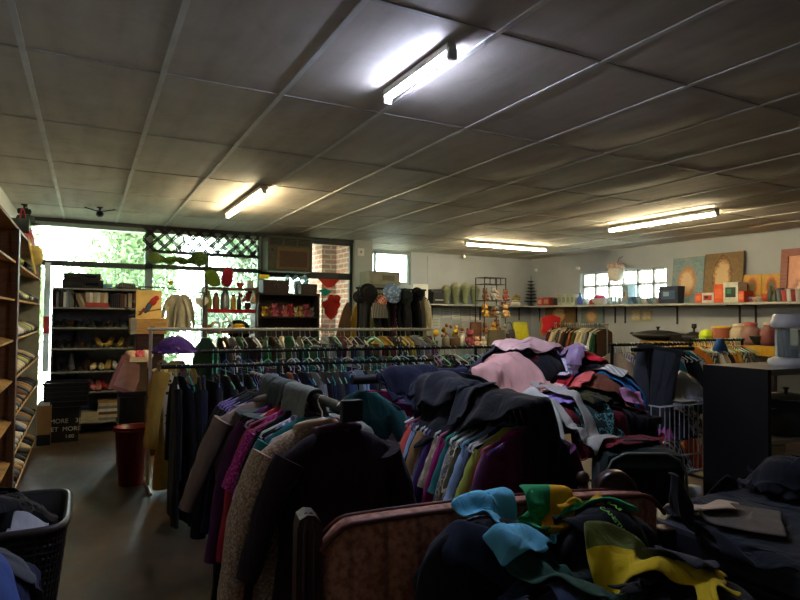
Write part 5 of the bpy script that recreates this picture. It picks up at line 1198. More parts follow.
wjar(580, 293, .06, '#3a4f9c', 'blue bottle beside the four pale tins', 'bottle', name='bottle', cat='bottle')
wjar(586, 299, .07, '#b8c4c8', 'pale glass bowl right of the blue bottle', 'bowl', gl=True, name='bowl', cat='bowl')
wjar(592, 299, .05, '#b04a44', 'small red jar by the pink domed bowl'); t = wjar(600, 298.5, .15, '#c9c4c0', 'white bowl piled with pink on the right wall shelf', 'bowl', name='bowl', cat='bowl'); MB().ell((0, 0, hR(600, 298.5)), (.11, .11, .07), 14, 8).build('pink_contents', plain('#b03a6c', .6), t)
for k, (px, top, c, n_) in enumerate([(609.5, 298, '#c4d0d4', 'pale'), (613.5, 297, '#aab8bc', 'grey'), (617.5, 296.5, '#cfd6d8', 'clear'), (621, 298, '#b4a49c', 'rosy')]): wjar(px, top, .05, c, f'{n_} drinking glass on the shelf under the barred window', 'pot', gl=True, name='glass', cat='glass')
wbox(626.5, 632, 285.5, ['#7898a8', '#a89880', '#4a6a84'], 'tall blue patterned carton standing in front of the barred window')
for k, (px, top, c, n_, sh) in enumerate([(636, 297, '#4a6484', 'blue', 'bowl'), (641, 298, '#8fa6b0', 'grey-blue', 'bowl'), (646, 299, '#c8ccc8', 'white', 'bowl'), (651, 298, '#6c8490', 'slate', 'bowl'), (656, 297.5, '#9ab0b4', 'pale teal', 'bowl')]): wjar(px, top, .08, c, f'{n_} bowl in the row left of the dark blue carton', sh, name='bowl', cat='bowl')
wjar(661, 292.5, .045, '#a02c34', 'narrow red can beside the dark blue carton', 'tin', name='can', cat='can')
wbox(664, 683, 286.5, ['#23314a', '#3a5a84', '#8fa8c0'], 'dark blue printed carton in front of the teal painting', 'carton', 'box', .24)
# paintings
def art(kind):
    m = NT('painting_'+kind); v = m.coord((1, 1, 1), 'Generated'); sp = m.n('ShaderNodeSeparateXYZ'); m.l(v, sp.inputs[0])
    n_ = m.n('ShaderNodeTexNoise', Scale=7.0, Detail=8.0, Distortion=2.2); m.l(v, n_.inputs['Vector'])
    gr = m.n('ShaderNodeTexGradient', gradient_type='SPHERICAL'); mp = m.n('ShaderNodeMapping'); m.l(v, mp.inputs['Vector'])
    mp.inputs['Location'].default_value = {'face': (0, -1.6, -1.25), 'figure': (0, -1.7, -1.1), 'flower': (0, -1.5, -1.5), 'dusk': (0, -1.5, -.4)}[kind]; mp.inputs['Scale'].default_value = (0, 3.1, 2.7) if kind != 'figure' else (0, 3.3, 2.1); m.l(mp.outputs['Vector'], gr.inputs['Vector'])
    ad = m.n('ShaderNodeMath', operation='MULTIPLY_ADD'); m.l(n_.outputs['Fac'], ad.inputs[0]); ad.inputs[1].default_value = .6; m.l(gr.outputs['Fac'], ad.inputs[2])
    stops = {'face': [(.22, srgb('#5f8088')), (.36, srgb('#7d939a')), (.46, srgb('#a8764a')), (.62, srgb('#b98a5a')), (.8, srgb('#d0b08a'))], 'figure': [(.25, srgb('#6b5438')), (.4, srgb('#83662f')), (.5, srgb('#4a3428')), (.62, srgb('#a0703c')), (.8, srgb('#cdb184'))],
             'flower': [(.25, srgb('#c59a3c')), (.4, srgb('#b5802c')), (.52, srgb('#b5562a')), (.7, srgb('#8a3420')), (.85, srgb('#5a5a2c'))], 'dusk': [(.2, srgb('#d8a084')), (.4, srgb('#cf8f74')), (.6, srgb('#9c6a5c')), (.8, srgb('#e0b49c'))]}[kind]
    m.l(m.ramp(ad.outputs[0], stops), m.b.inputs['Base Color']); m.b.inputs['Roughness'].default_value = .5; m.bump(n_.outputs['Fac'], .2, .003); return m.m
def canvas(px0, px1, top, label, kind, lean=.1, X=XR-.14, frame=None, fw=.07, off=0, bot=None):
    y0, y1 = ry(px0, X), ry(px1, X); w_ = abs(y0-y1); h = (onX((px0+px1)/2, top, X).z-ZS)
    t = thing('painting', label, 'painting', (X, (y0+y1)/2, ZS+.003)); t.rotation_euler = (0, lean, 0)
    MB().box((0, 0, h/2), (.022, w_, h), bev=.002).build('canvas', art(kind), t)
    if frame:
        f = MB()
        for a, b_, c, d in ((-w_/2-.0, -w_/2+fw, 0, h), (w_/2-fw, w_/2, 0, h), (-w_/2+fw, w_/2-fw, 0, fw), (-w_/2+fw, w_/2-fw, h-fw, h)): f.bx(-.03, .02, a, b_, c, d)
        f.build('picture_frame', frame, t)
    else: MB().bx(-.008, .018, -w_/2-.004, w_/2+.004, h, h+.004).build('top_edge', plain('#b8a88c', .8), t)
    return t
canvas(671, 702.5, 257, 'teal and orange painting leaning on the wall behind the dark blue carton', 'face'); canvas(702.8, 741.5, 252.5, 'brown and gold figure painting leaning right of the teal painting', 'figure', X=XR-.13)
canvas(742.5, 761, 275, 'left yellow panel with red flowers beside the brown painting', 'flower', X=XR-.1, lean=.06); canvas(761.5, 781, 274, 'right yellow panel with red flowers by the reddish frame', 'flower', X=XR-.1, lean=.06)
t = canvas(780, 828, 247.5, 'pinkish picture in a reddish wooden frame at the right edge', 'dusk', X=XR-.15, frame=wood('#8a4436', .4), fw=.09)
# cartons before the paintings
XF = XR-.26
wbox(699.5, 706, 293.5, ['#d8582c', '#e0784c'], 'small orange carton at the foot of the brown painting', X=XF); wbox(706.3, 718, 293, ['#cfc8c0', '#b83a2c', '#2a2a2a'], 'white and red printed carton before the brown painting', X=XF)
wbox(718.3, 727.5, 284.5, ['#d85528', '#e06a3c'], 'tall orange carton before the brown painting', X=XF); wbox(727.8, 742.5, 282.5, ['#c9cbc0', '#22382f', '#3a7a5c'], 'white carton with a green and black print before the brown painting', X=XF)
wbox(743, 748.5, 291, ['#d85a30', '#e48a60'], 'little orange carton right of the green printed carton', X=XF)
for k, (px, top, c, n_, sh) in enumerate([(752, 296, '#7a4a6a', 'plum', 'urn'), (756.5, 297, '#c8a090', 'peach', 'bowl'), (761, 297, '#9a9c98', 'grey', 'bowl'), (766, 294, '#b84a2c', 'rust', 'vase'), (770.5, 286, '#3a4238', 'dark green', 'bottle'), (775, 290, '#4a5040', 'olive', 'bottle')]):
    jar(px, ZS, onX(px, top, XF).z-ZS, .04 if sh == 'bottle' else .06, c, f'{n_} {sh} on the shelf before the yellow flower panels', X=XF, shape=sh, name=sh, cat=sh)
for k, (px, top, c, n_) in enumerate([(780, 288, '#6a6c74', 'slate'), (785, 290, '#a84a4a', 'red'), (790, 289, '#d0d0cc', 'white'), (794.5, 290, '#8c3a40', 'maroon'), (799, 289, '#b8b4b0', 'pale')]): jar(px, ZS, onX(px, top, XF).z-ZS, .045, c, f'{n_} cup before the reddish framed picture', X=XF, shape='pot', name='cup', cat='cup')
# on the right wall
for k, px in enumerate((631.5, 642.5)):
    a = onX(px, 310, XR-.01); b_ = onX(px+9.5, 321, XR-.01); t = thing('picture', ['left', 'right'][k]+' of two small cream framed pictures under the right wall shelf', 'picture', (XR-.012, (a.y+b_.y)/2, b_.z)); w_ = abs(a.y-b_.y); h = a.z-b_.z; MB().box((0, 0, h/2), (.016, w_, h), bev=.003).build('picture_frame', plain('#b9ab84', .5), t); MB().box((-.009, 0, h/2), (.003, w_*.7, h*.7)).build('print', plain('#c9bf9e', .6, noise=.25, nscale=30), t)
p = onX(616, 273, XR-.16); t = thing('wall_basket', 'pale woven basket lantern hanging in front of the barred window', 'lantern', (XR-.16, p.y, p.z)); r_ = wR(609.5, 622.5)/2; hh_ = (onX(616, 264, XR-.16).z-onX(616, 281, XR-.16).z)
MB().lathe([(r_*.3, -hh_/2), (r_*.7, -hh_*.44), (r_*.95, -hh_*.2), (r_*.98, hh_*.08), (r_*.8, hh_*.3), (r_*.6, hh_*.4)], n=20).build('lantern_body', plain('#e2dace', .7, noise=.15, nscale=30), t)
mb = MB()
for k in range(9): a = 2*PI*k/9; mb.ell((math.cos(a)*r_*.75, math.sin(a)*r_*.75, hh_*.42), (.05, .05, .05), 8, 5)
mb.build('rose_trim', plain('#cdb4a6', .8), t); MB().tube([(0, 0, hh_*.4), (.08, 0, hh_*.9), (.16, 0, hh_*1.0)], .004, 5).build('hanging_cord', BLK, t)
for px, py, lab in ((578, 268, 'small white wall lamp on the right wall left of the barred window'), (535.5, 270, 'tiny white sensor in the far corner by the small tree')):
    p = onX(px, py, XR-.03); t = thing('wall_lamp' if px > 550 else 'sensor', lab, 'wall lamp' if px > 550 else 'sensor', (XR-.001, p.y, p.z)); MB().box((-.012, 0, 0), (.02, .07, .06), bev=.006).build('back_plate', WPLAS, t); MB().ell((-.03, 0, 0), (.025, .06 if px > 550 else .03, .03)).build('cover', WPLAS, t)
# poster and fabrics hanging under the corner shelf
Xp = 8.2
t = thing('painting', 'dark red and brown leaning picture below the shelf in the far corner', 'painting', (XR-.06, (ry(545, 8.18)+ry(575, 8.18))/2, onX(560, 326, 8.18).z)); w_ = wR(545, 575); MB().box((0, 0, .22), (.02, w_, .42), bev=.002).build('canvas', art('figure'), t); MB().bx(-.014, .014, -w_/2-.01, w_/2+.01, .42, .44).build('top_edge', DKWOOD, t)
t = thing('painting', 'grey-green leaning picture below the shelf beside the red one', 'painting', (XR-.06, (ry(581, 8.18)+ry(603, 8.18))/2, onX(590, 326, 8.18).z)); w_ = wR(581, 603); MB().box((0, 0, .2), (.02, w_, .38), bev=.002).build('canvas', art('face'), t); MB().bx(-.014, .014, -w_/2-.01, w_/2+.01, .38, .4).build('top_edge', DKWOOD, t)
for k, (yy_, c, lab, sc_) in enumerate([(GYM+.02, '#ad2028', 'bright red blouse hanging at the corner end of the far rail', .85), (GYM+.1, '#a8805c', 'tan shawl hanging behind the red blouse in the far corner', 1.0)]):
    g = use(gmesh('top', k), ['blouse', 'shawl'][k], cloth(c), (gx-.02+.05*k, yy_, zG+.2), rz=R(-30), scale=(sc_*1.2, .9, sc_*.8)); tag(g, lab, ['blouse', 'shawl'][k])
# ================= table along the right wall with pots and jars
XT = 7.2; ztt = onX(720, 344, XT).z
t = thing('long_table', 'long table of pots and jars along the right wall below the pictures', 'table', (0, 0, 0)); yA, yB = onX(775, 344, XT).y, onX(640, 344, XT).y
MB().bx(XT, XR-.05, yA, yB, ztt-.03, ztt).build('table_top', wood('#8a7a50', .5), t); MB().bx(XT-.006, XT, yA, yB, ztt-.12, ztt-.005).build('yellow_front_edge', plain('#b58a1c', .5), t)
for x in (XT+.06, XR-.12):
    for y in (yA+.06, yB-.06): MB().bx(x-.03, x+.03, y-.03, y+.03, 0, ztt-.03).build('leg', DKWOOD, t)
XJ = XT+.25
def tj(px, top, r, col, label, shape='jar', name='jar', cat='jar', **k): return jar(px, ztt, onX(px, top, XJ).z-ztt, r, col, label, X=XJ, shape=shape, name=name, cat=cat, **k)
t = thing('wok', 'wide black domed pan at the left end of the right wall table', 'pan', (XJ, ry(658, XJ), ztt)); MB().lathe([(.22, 0), (.36, .06), (.34, .1), (.16, .14), (0, .15)], n=24).build('pan', BLK, t); MB().tube([(0, 0, .15), (0, 0, .2)], [.012, .03], 8).build('lid_knob', BLK, t); MB().tube([(0, .34, .07), (0, .5, .09)], .018, 8).build('handle', BLK, t)
t = thing('saucepan', 'black saucepan right of the wide domed pan', 'pan', (XJ, ry(681, XJ), ztt)); MB().lathe([(.15, 0), (.17, .1), (.172, .11), (.15, .11)], n=22).build('pan', BLK, t); MB().tube([(0, .16, .09), (0, .34, .11)], .015, 8).build('handle', BLK, t)
t = thing('casserole', 'black casserole with a tall knob left of the lime ball', 'pan', (XJ, ry(694, XJ), ztt)); MB().lathe([(.14, 0), (.17, .06), (.16, .09), (.04, .14), (0, .14)], n=22).build('pan', BLK, t); MB().lathe([(.012, .13), (.012, .18), (.035, .2), (.03, .25), (0, .25)], n=14).build('lid_knob', BLK, t)
t = thing('toy_ball', 'lime yellow ball on the right wall table', 'ball', (XJ-.1, ry(706, XJ-.1), ztt)); MB().ell((0, 0, .09), (.09, .09, .09), 18, 12).build('ball', plain('#b8d020', .4, noise=.1), t); MB().tube([(.0915*math.cos(a), .0915*math.sin(a), .09) for a in [2*PI*k/24 for k in range(24)]], .004, 5, closed=True).build('seam', plain('#8aa018', .4), t)
tj(714, 331, .05, '#6a4a80', 'small violet jar beside the lime ball'); tj(702.5, 336, .045, '#3a6a8c', 'small blue jar left of the lime ball')
tj(721.5, 328, .12, '#8a4a34', 'large red-brown tin with a yellow lid on the right wall table', 'tin', 'tin', 'tin', lid='#c8a030'); tj(739, 326, .11, '#a89a84', 'glass jar of mixed pale sweets on the right wall table', lid='#c8b8a4'); tj(750.5, 325, .12, '#85605a', 'glass jar of reddish sweets beside the pale sweets jar', lid='#a84a44')
tj(758.5, 336, .12, '#1d1d1e', 'black bowl before the jar of reddish sweets', 'bowl', 'bowl', 'bowl'); tj(769, 325, .1, '#703c3c', 'jar of dark red sweets at the right end of the table', lid='#b8a894')
one(MB().box((0, 0, .03), (.12, .14, .06), bev=.008), 'box', plain('#8a5aa0', .5), (XT+.06, ry(715.5, XT+.06), ztt), 'tiny violet box at the front edge of the right wall table', 'box'); one(MB().box((0, 0, .025), (.1, .12, .05), bev=.008), 'box', plain('#b8c820', .5), (XT+.06, ry(721, XT+.06), ztt), 'tiny lime box at the front edge of the right wall table', 'box')
# hanging blue sheer cloth on the right rack
p = onY(730, 346, 4.3); one(MB().rings([section(.05+.1*min(1, q/3), .03, 20, -.06*q, .012, q*.7) for q in range(9)]), 'blue_scarf', cloth('#2c5a9c'), (p.x, 4.42, 1.29), 'bright blue scarf draped over the black rail below the jars', 'scarf')
p = onY(707, 352, 3.6); one(MB().rings([section(.13, .05, 20, -.03*q, .01, q*.7) for q in range(5)]), 'yellow_bag', plain('#c89a1c', .4), (p.x, 3.62, p.z+.04), 'bright yellow plastic bag behind the top of the black cabinet panel', 'bag') if 0 else None
# ================= counter unit on the right with its black end panel
UX = onY(703, 365, 2.47).x; zU = onY(703, 364.5, 2.47).z; UY1 = 2.47; UY0 = onX(768, 400, UX).y; UX1 = UX+1.3
t = thing('counter_unit', 'shelf unit with a tall black end panel and grey counter top on the right', 'counter')
MB().bx(UX, UX+.03, UY0, UY1, 0, zU).build('end_panel', plain('#0c0c0d', .6, noise=.25, nscale=8, spec=.25), t)
MB().bx(UX+.03, UX1, UY0, UY1, zU-.035, zU).build('counter_top', plain('#77746c', .35), t)
MB().bx(UX1-.03, UX1, UY0, UY1, 0, zU-.035).build('end_panel', plain('#17181a', .55), t)
zsh = [.42, onX(768, 442, UX).z]
for z_ in zsh: MB().bx(UX+.03, UX1-.03, UY0+.01, UY1-.016, z_-.025, z_).build('shelf_board', plain('#b0a898', .5), t)
# juicer
p = onZ(783, 369, zU) if 0 else onY(789, 369, UY0+.17); jx, jy = p.x, UY0+.17
s_ = (onY(802, 340, jy).x-onY(772, 340, jy).x); hj = onY(787, 314, jy).z-zU
t = thing('water_dispenser', 'grey plastic juicer with clear jug on the counter at the right edge', 'appliance', (jx, jy, zU)); GP_ = plain('#c4c2ba', .4, noise=.05)
MB().lathe([(.11, 0), (.115, .01), (.11, .035), (.08, .05)], n=24, sx=1.1).build('base', GP_, t)
MB().box((.02, .05, hj*.45), (.06, .07, hj*.75), bev=.012).build('column', plain('#b4b2aa', .4, noise=.05), t)
MB().lathe([(.0, hj*.72), (.085, hj*.72), (.1, hj*.76), (.1, hj*.86), (.092, hj*.88), (.088, hj*.97), (.075, hj), (0, hj)], n=28).build('head', GP_, t)
MB().lathe([(.0, .052), (.06, .052), (.062, .06), (.065, hj*.6), (.06, hj*.7)], (-.03, -.02, 0), 20).build('clear_jug', glass('#dfe8e6', .15), t)
MB().box((.0, -.085, hj*.4), (.028, .02, hj*.6), bev=.006).build('front_strut', GP_, t)
# pots on the unit's shelf
zz = zsh[1]
def pot(px, ybase, rpx, hpx, zb_, col, label, lid=True, steel='#b8bcc0', yd=.12):
    y = UY0+yd; p = onY(px, 420, y); r_ = rpx*(onY(px+1, 420, y).x-p.x); h = hpx*(onY(px+1, 420, y).x-p.x)*.95
    t = thing('cooking_pot', label, 'pot', (p.x, y, zb_)); ST = plain(steel, .25, .9, noise=.05)
    MB().lathe([(r_*.9, 0), (r_, .01), (r_, h), (r_*.94, h), (r_*.92, .012), (0, .012)], n=28).build('pot_body', plain(col, .3, noise=.05), t)
    MB().tube([(r_*1.02*math.cos(a), r_*1.02*math.sin(a), h) for a in [2*PI*k/28 for k in range(28)]], .005, 6, closed=True).build('steel_rim', ST, t)
    for s in (-1, 1): MB().tube([(s*r_, -.03, h*.75), (s*(r_+.03), -.02, h*.75), (s*(r_+.03), .02, h*.75), (s*r_, .03, h*.75)], .006, 6).build('handle', ST, t)
    if lid: MB().lathe([(r_, h+.005), (r_*.8, h+.02), (.02, h+.035), (0, h+.035)], n=28).build('lid', ST, t); MB().lathe([(.01, h+.034), (.012, h+.05), (.022, h+.06), (0, h+.065)], n=12).build('lid_knob', BLK, t)
    return t
pot(786, 0, 15, 22, zz+.001, '#4a4a4c', 'large black pot with a steel rim on the right counter unit shelf')
boxy(771, 784, 446, zsh[0]+.001, UY0+.1, '#b5a982', 'cream carton on the lower shelf of the right counter unit', .16)
# ================= white wire bin with a clear bag of clothes
yb = 2.62; p0, p1 = onY(661, 407, yb), onY(703, 410, yb)
t = thing('wire_bin', 'white wire bin of bright clothes under a clear plastic bag', 'bin', ((p0.x+p1.x)/2+.06, yb+.2, 0)); W = p1.x-p0.x+.14; ht = p0.z; hb = .52; WW = plain('#d2d2d0', .3, noise=0)
for z_ in (ht, (ht+hb)/2-.1, hb): MB().tube([(-W/2, -.2, z_), (W/2, -.2, z_), (W/2, .2, z_), (-W/2, .2, z_)], .006, 6, closed=True).build('wire_hoop', WW, t)
for q in range(13):
    x = -W/2+W*q/12
    MB().tube([(x, -.2, hb), (x, -.2, ht)], .0035, 5).build('wire_bar', WW, t)
    if q in (0, 4, 8, 12): MB().tube([(x, .2, hb), (x, .2, ht)], .0035, 5).build('wire_bar', WW, t)
for a in (-1, 1):
    for q in range(1, 6): MB().tube([(a*W/2, -.2+.4*q/6, hb), (a*W/2, -.2+.4*q/6, ht)], .0035, 5).build('wire_bar', WW, t)
    for c in (-1, 1): MB().tube([(a*W/2, c*.2, 0), (a*W/2, c*.2, hb)], .01, 6).build('leg', WW, t)
MB().bx(-W/2, W/2, -.2, .2, hb-.004, hb+.004).build('floor_mesh', WW, t)
bx_, by_ = t.location.x, t.location.y; W_BIN = W
def crumple(r, seed, amp):
    return blob_mb(r, seed, amp, 48, 30)
m = NT('clear_plastic'); m.b.inputs['Base Color'].default_value = (.5, .52, .54, 1); m.b.inputs['Roughness'].default_value = .18; m.b.inputs['Specular IOR Level'].default_value = .8
n1 = m.n('ShaderNodeTexVoronoi', Scale=14.0, feature='SMOOTH_F1'); m.l(m.coord(), n1.inputs['Vector']); m.bump(n1.outputs['Distance'], .9, .03)
tr = m.n('ShaderNodeBsdfTransparent'); mx = m.n('ShaderNodeMixShader'); mx.inputs[0].default_value = .38; m.l(tr.outputs[0], mx.inputs[1]); m.l(m.b.outputs[0], mx.inputs[2]); m.l(mx.outputs[0], m.o.inputs['Surface'])
CLEARP = m.m
one(MB().tube([(-.08, 0, 0), (.1, 0, .09)], [.02, .024], 10), 'pink_stick', plain('#cf7f8c', .5), (bx_+.02, by_+.1, ht+.19), 'pink rolled item lying on top of the clear plastic bag', 'roll')
# ================= dark green suitcase
yS = 1.88; p = onY(660, 500, yS); zs = onY(652, 451, yS).z; ws = onY(683, 480, yS).x-onY(622, 480, yS).x
t = thing('suitcase', 'dark green soft suitcase standing upright behind the settee', 'suitcase', (p.x, yS+.13, 0), R(-26)); G_ = cloth('#16221d', rough=.7)
MB().box((0, 0, zs/2), (ws*.98, .24, zs-.02), bev=.07).build('suitcase_body', G_, t)
MB().box((0, -.13, zs*.36), (ws*.78, .03, zs*.5), bev=.014).build('front_pocket', G_, t)
hw, hh_ = ws*.47, zs/2-.03
MB().tube([(x_, -.105, z_) for x_, z_ in [(-hw, .1), (-hw, zs-.11), (-hw+.03, zs-.05), (-hw+.09, zs-.02), (hw-.09, zs-.02), (hw-.03, zs-.05), (hw, zs-.11), (hw, .1)]], .007, 8).build('piping', plain('#5d6354', .5), t)
MB().tube([(-.07, 0, zs-.015), (-.06, 0, zs+.015), (.06, 0, zs+.015), (.07, 0, zs-.015)], .01, 8).build('handle', BLK, t)
MB().tube([(-ws*.3, -.146, zs*.58), (ws*.3, -.146, zs*.58)], .004, 6).build('zip', plain('#4a5048', .4, .5), t)
# ================================================================== loose clothes: each piece is let fall on what lies below it
HX0, HY0, HRES = -1.2, .4, .02
HNX, HNY = int((4.6-HX0)/HRES), int((4.0-HY0)/HRES)
HF = np.zeros((HNX, HNY))
def stamp(x0, x1, y0, y1, z):
    i0, i1, j0, j1 = [max(0, int(round(a))) for a in ((x0-HX0)/HRES, (x1-HX0)/HRES, (y0-HY0)/HRES, (y1-HY0)/HRES)]
    HF[i0:i1+1, j0:j1+1] = np.maximum(HF[i0:i1+1, j0:j1+1], z)
def mound(cx, cy, rx, ry_, z0, h):
    I, J = np.meshgrid(np.arange(HNX), np.arange(HNY), indexing='ij'); d = ((HX0+I*HRES-cx)/rx)**2+((HY0+J*HRES-cy)/ry_)**2
    HF[:] = np.maximum(HF, np.where(d < 1, z0+h*np.sqrt(np.clip(1-d, 0, 1)), 0))
def hs(x, y):
    fx = np.clip((x-HX0)/HRES, 0, HNX-1.001); fy = np.clip((y-HY0)/HRES, 0, HNY-1.001); i = fx.astype(int); j = fy.astype(int); a = fx-i; b = fy-j
    return HF[i, j]*(1-a)*(1-b)+HF[i+1, j]*a*(1-b)+HF[i, j+1]*(1-a)*b+HF[i+1, j+1]*a*b
def gmask(kind, ny, nx):
    M = np.zeros((ny, nx), bool); v = np.linspace(0, 1, ny)[:, None]*np.ones((1, nx)); u = np.linspace(-1, 1, nx)[None, :]*np.ones((ny, 1)); au = np.abs(u)
    if kind == 'sheet': M[:] = True
    elif kind == 'long': M = (au < .42) | ((v < .30+.12*au) & (v > .02+.10*au))
    elif kind == 'tee': M = (au < .55) | ((v < .36) & (v > .03+.08*au))
    elif kind == 'pants': M = (v < .3) & (au < .8) | (v >= .3) & (au > .06) & (au < .8)
    if kind in ('long', 'tee'): M &= ~((au < .13) & (v < .06))
    return M
def simulate(kind, w, h, cx, cy, rz, seed, s=.024, squash=.72, wave=.1, steps=80, lift=.04, hang=None):
    rs = np.random.RandomState(seed); nx, ny = int(round(w/s))+1, int(round(h/s))+1
    M = gmask(kind, ny, nx); U, V = np.meshgrid((np.arange(nx)-(nx-1)/2)*s, (np.arange(ny)-(ny-1)/2)*s)
    z = np.zeros_like(U)
    for k in range(4):
        a = rs.uniform(0, 6.28); f = rs.uniform(5, 13); z += wave*rs.uniform(.4, 1)/(1+k*.3)*np.sin(f*(U*math.cos(a)+V*math.sin(a))+rs.uniform(0, 6.28))
    for k in range(5):
        a = rs.uniform(0, 6.28); f = rs.uniform(22, 48); z += .032*np.sin(f*(U*math.cos(a)+V*math.sin(a))+rs.uniform(0, 6.28)+2*np.sin(6*U+5*V))
    sqx, sqy = (squash if isinstance(squash, tuple) else (squash, squash))
    X = (U*sqx)*math.cos(rz)-(V*sqy)*math.sin(rz)+cx; Y = (U*sqx)*math.sin(rz)+(V*sqy)*math.cos(rz)+cy
    base = hs(X, Y); z += max(base[M].max()*.6+base[M].mean()*.4, base[M].max()-.25)+lift
    P = np.stack([X, Y, np.maximum(z, base+.02)], -1); Q = P.copy(); Mf = M.astype(float)
    def con(A, B, wa, wb, L, k, mode=0):
        d = B-A; l = np.sqrt((d*d).sum(-1))+1e-9; e = (l-L)/l
        if mode: e = np.minimum(e, 0)
        c = (e*wa*wb*.5*k)[..., None]*d; A += c; B -= c
    prs = []
    for o in (0, 1):
        prs.append((slice(None), slice(o, nx-1, 2), slice(None), slice(o+1, nx, 2), s, 1, 0)); prs.append((slice(o, ny-1, 2), slice(None), slice(o+1, ny, 2), slice(None), s, 1, 0))
    for o in (0, 1):
        for q in (0, 1):
            prs.append((slice(o, ny-1, 2), slice(q, nx-1, 2), slice(o+1, ny, 2), slice(q+1, nx, 2), s*1.414, .5, 0)); prs.append((slice(o, ny-1, 2), slice(q+1, nx, 2), slice(o+1, ny, 2), slice(q, nx-1, 2), s*1.414, .5, 0))
    for o in (0, 1, 2, 3):
        prs.append((slice(None), slice(o, nx-3, 4), slice(None), slice(o+3, nx, 4), s*1.7, .15, 1)); prs.append((slice(o, ny-3, 4), slice(None), slice(o+3, ny, 4), slice(None), s*1.7, .15, 1))
    views = []
    for a, b, c, d, L, k, mo in prs:
        A, B = P[a, b], P[c, d]; n0, n1 = min(A.shape[0], B.shape[0]), min(A.shape[1], B.shape[1]); views.append((a, b, c, d, n0, n1, Mf[a, b][:n0, :n1], Mf[c, d][:n0, :n1], L, k, mo))
    g = -9.8*.02**2
    for st in range(steps):
        vel = (P-Q)*.965; np.clip(vel, -.06, .06, out=vel); Q = P.copy(); P += vel; P[..., 2] += g
        for it in range(3):
            for a, b, c, d, n0, n1, wa, wb, L, k, mo in views: con(P[a, b][:n0, :n1], P[c, d][:n0, :n1], wa, wb, L, k, mo)
        hgt = hs(P[..., 0], P[..., 1])+.012; pen = hgt-P[..., 2]; hit = pen > 0
        ex = (hs(P[..., 0]+.03, P[..., 1])-hs(P[..., 0]-.03, P[..., 1])); ey = (hs(P[..., 0], P[..., 1]+.03)-hs(P[..., 0], P[..., 1]-.03))
        side = pen > .09
        gl = np.sqrt(ex*ex+ey*ey)+1e-6
        P[..., 0] -= np.where(side & (gl > .05), ex/gl*.02, 0); P[..., 1] -= np.where(side & (gl > .05), ey/gl*.02, 0)
        top = hit & ~(side & (gl > .05))
        P[..., 2] += np.where(top, np.minimum(pen, .05), 0)
        fr = np.where(top, .93, 0)[..., None]; Q[..., :2] += (P[..., :2]-Q[..., :2])*fr
        P[..., 2] = np.maximum(P[..., 2], .012)
    # remember the piece in the height field
    for a in np.linspace(0, 1, 3)[:-1]:
        for b in np.linspace(0, 1, 3)[:-1]:
            mm = M[:-1, :-1] & M[1:, :-1] & M[:-1, 1:] & M[1:, 1:]
            p = (P[:-1, :-1]*(1-a)*(1-b)+P[1:, :-1]*a*(1-b)+P[:-1, 1:]*(1-a)*b+P[1:, 1:]*a*b)[mm]
            ii = np.clip(((p[:, 0]-HX0)/HRES).astype(int), 0, HNX-1); jj = np.clip(((p[:, 1]-HY0)/HRES).astype(int), 0, HNY-1)
            np.maximum.at(HF, (ii, jj), p[:, 2]+.012)
    return P, M
NPIECE = [0]
def cloth_obj(name, P, M, mats, label, cat, group=None, mi=None, thick=.007):
    ny, nx = M.shape; idx = -np.ones((ny, nx), int); idx[M] = np.arange(M.sum()); c = P[M].mean(0); vs = [tuple(p-c) for p in P[M]]; fs = []; ms = []
    for j in range(ny-1):
        for i in range(nx-1):
            q = (idx[j, i], idx[j, i+1], idx[j+1, i+1], idx[j+1, i])
            if min(q) >= 0: fs.append(q); ms.append(mi(i/(nx-1), j/(ny-1)) if mi else 0)
    me = bpy.data.meshes.new(name); me.from_pydata(vs, [], fs); me.polygons.foreach_set('use_smooth', [True]*len(fs)); me.polygons.foreach_set('material_index', ms)
    for m_ in (mats if isinstance(mats, (list, tuple)) else [mats]): me.materials.append(m_)
    o = bpy.data.objects.new(name, me); COL.objects.link(o); o.location = tuple(c)
    sd = o.modifiers.new('thickness', 'SOLIDIFY'); sd.thickness = thick; sd.offset = 0; sb = o.modifiers.new('smooth', 'SUBSURF'); sb.levels = 1; sb.render_levels = 1
    return tag(o, label, cat, group)
def drop(px, Y, kind, w, h, rz, col, label, name='garment', cat='clothes', group=None, pat=None, col2='#ffffff', mi=None, mats=None, X=None, rough=.9, **k):
    NPIECE[0] += 1
    x = X if X is not None else sx(px, Y, 400)
    P, M = simulate(kind, w, h, x, Y, rz, 100+NPIECE[0]*7, **k)
    return cloth_obj(name, P, M, mats or cloth(col, pat, col2, rough), label, cat, group, mi), P, M
# ------------------------------------------------------------------ the settee
CX_0, CX_1, CYB = onY(300, 520, 1.6).x, onY(628, 500, 1.6).x, 1.55
ztop = onY(300, 514, 1.6).z; zb0 = onY(400, 514, 1.55).z
t = thing('settee', 'small wooden settee with reddish brown striped upholstery, heaped with clothes', 'settee', ((CX_0+CX_1)/2, CYB-.03, 0), -.16); W = (CX_1-CX_0)*1.0
bpy.context.view_layer.update(); SINV = t.matrix_world.inverted()
PW = wood('#34180d', .42, name='dark_polished_wood')
m = NT('settee_fabric'); v = m.coord(); n1 = m.n('ShaderNodeTexNoise', Scale=55.0, Detail=4.0); m.l(v, n1.inputs['Vector']); wv = m.n('ShaderNodeTexWave', Scale=3.2, Distortion=.4); m.l(v, wv.inputs['Vector'])
a = m.ramp(n1.outputs['Fac'], [(.35, srgb('#8a5038')), (.6, srgb('#b87a5c'))]); b = m.ramp(wv.outputs['Fac'], [(.0, (.62,)*3), (.12, (1,)*3), (1, (1,)*3)]); mx = m.n('ShaderNodeMix', data_type='RGBA', blend_type='MULTIPLY'); mx.inputs['Factor'].default_value = 1.0
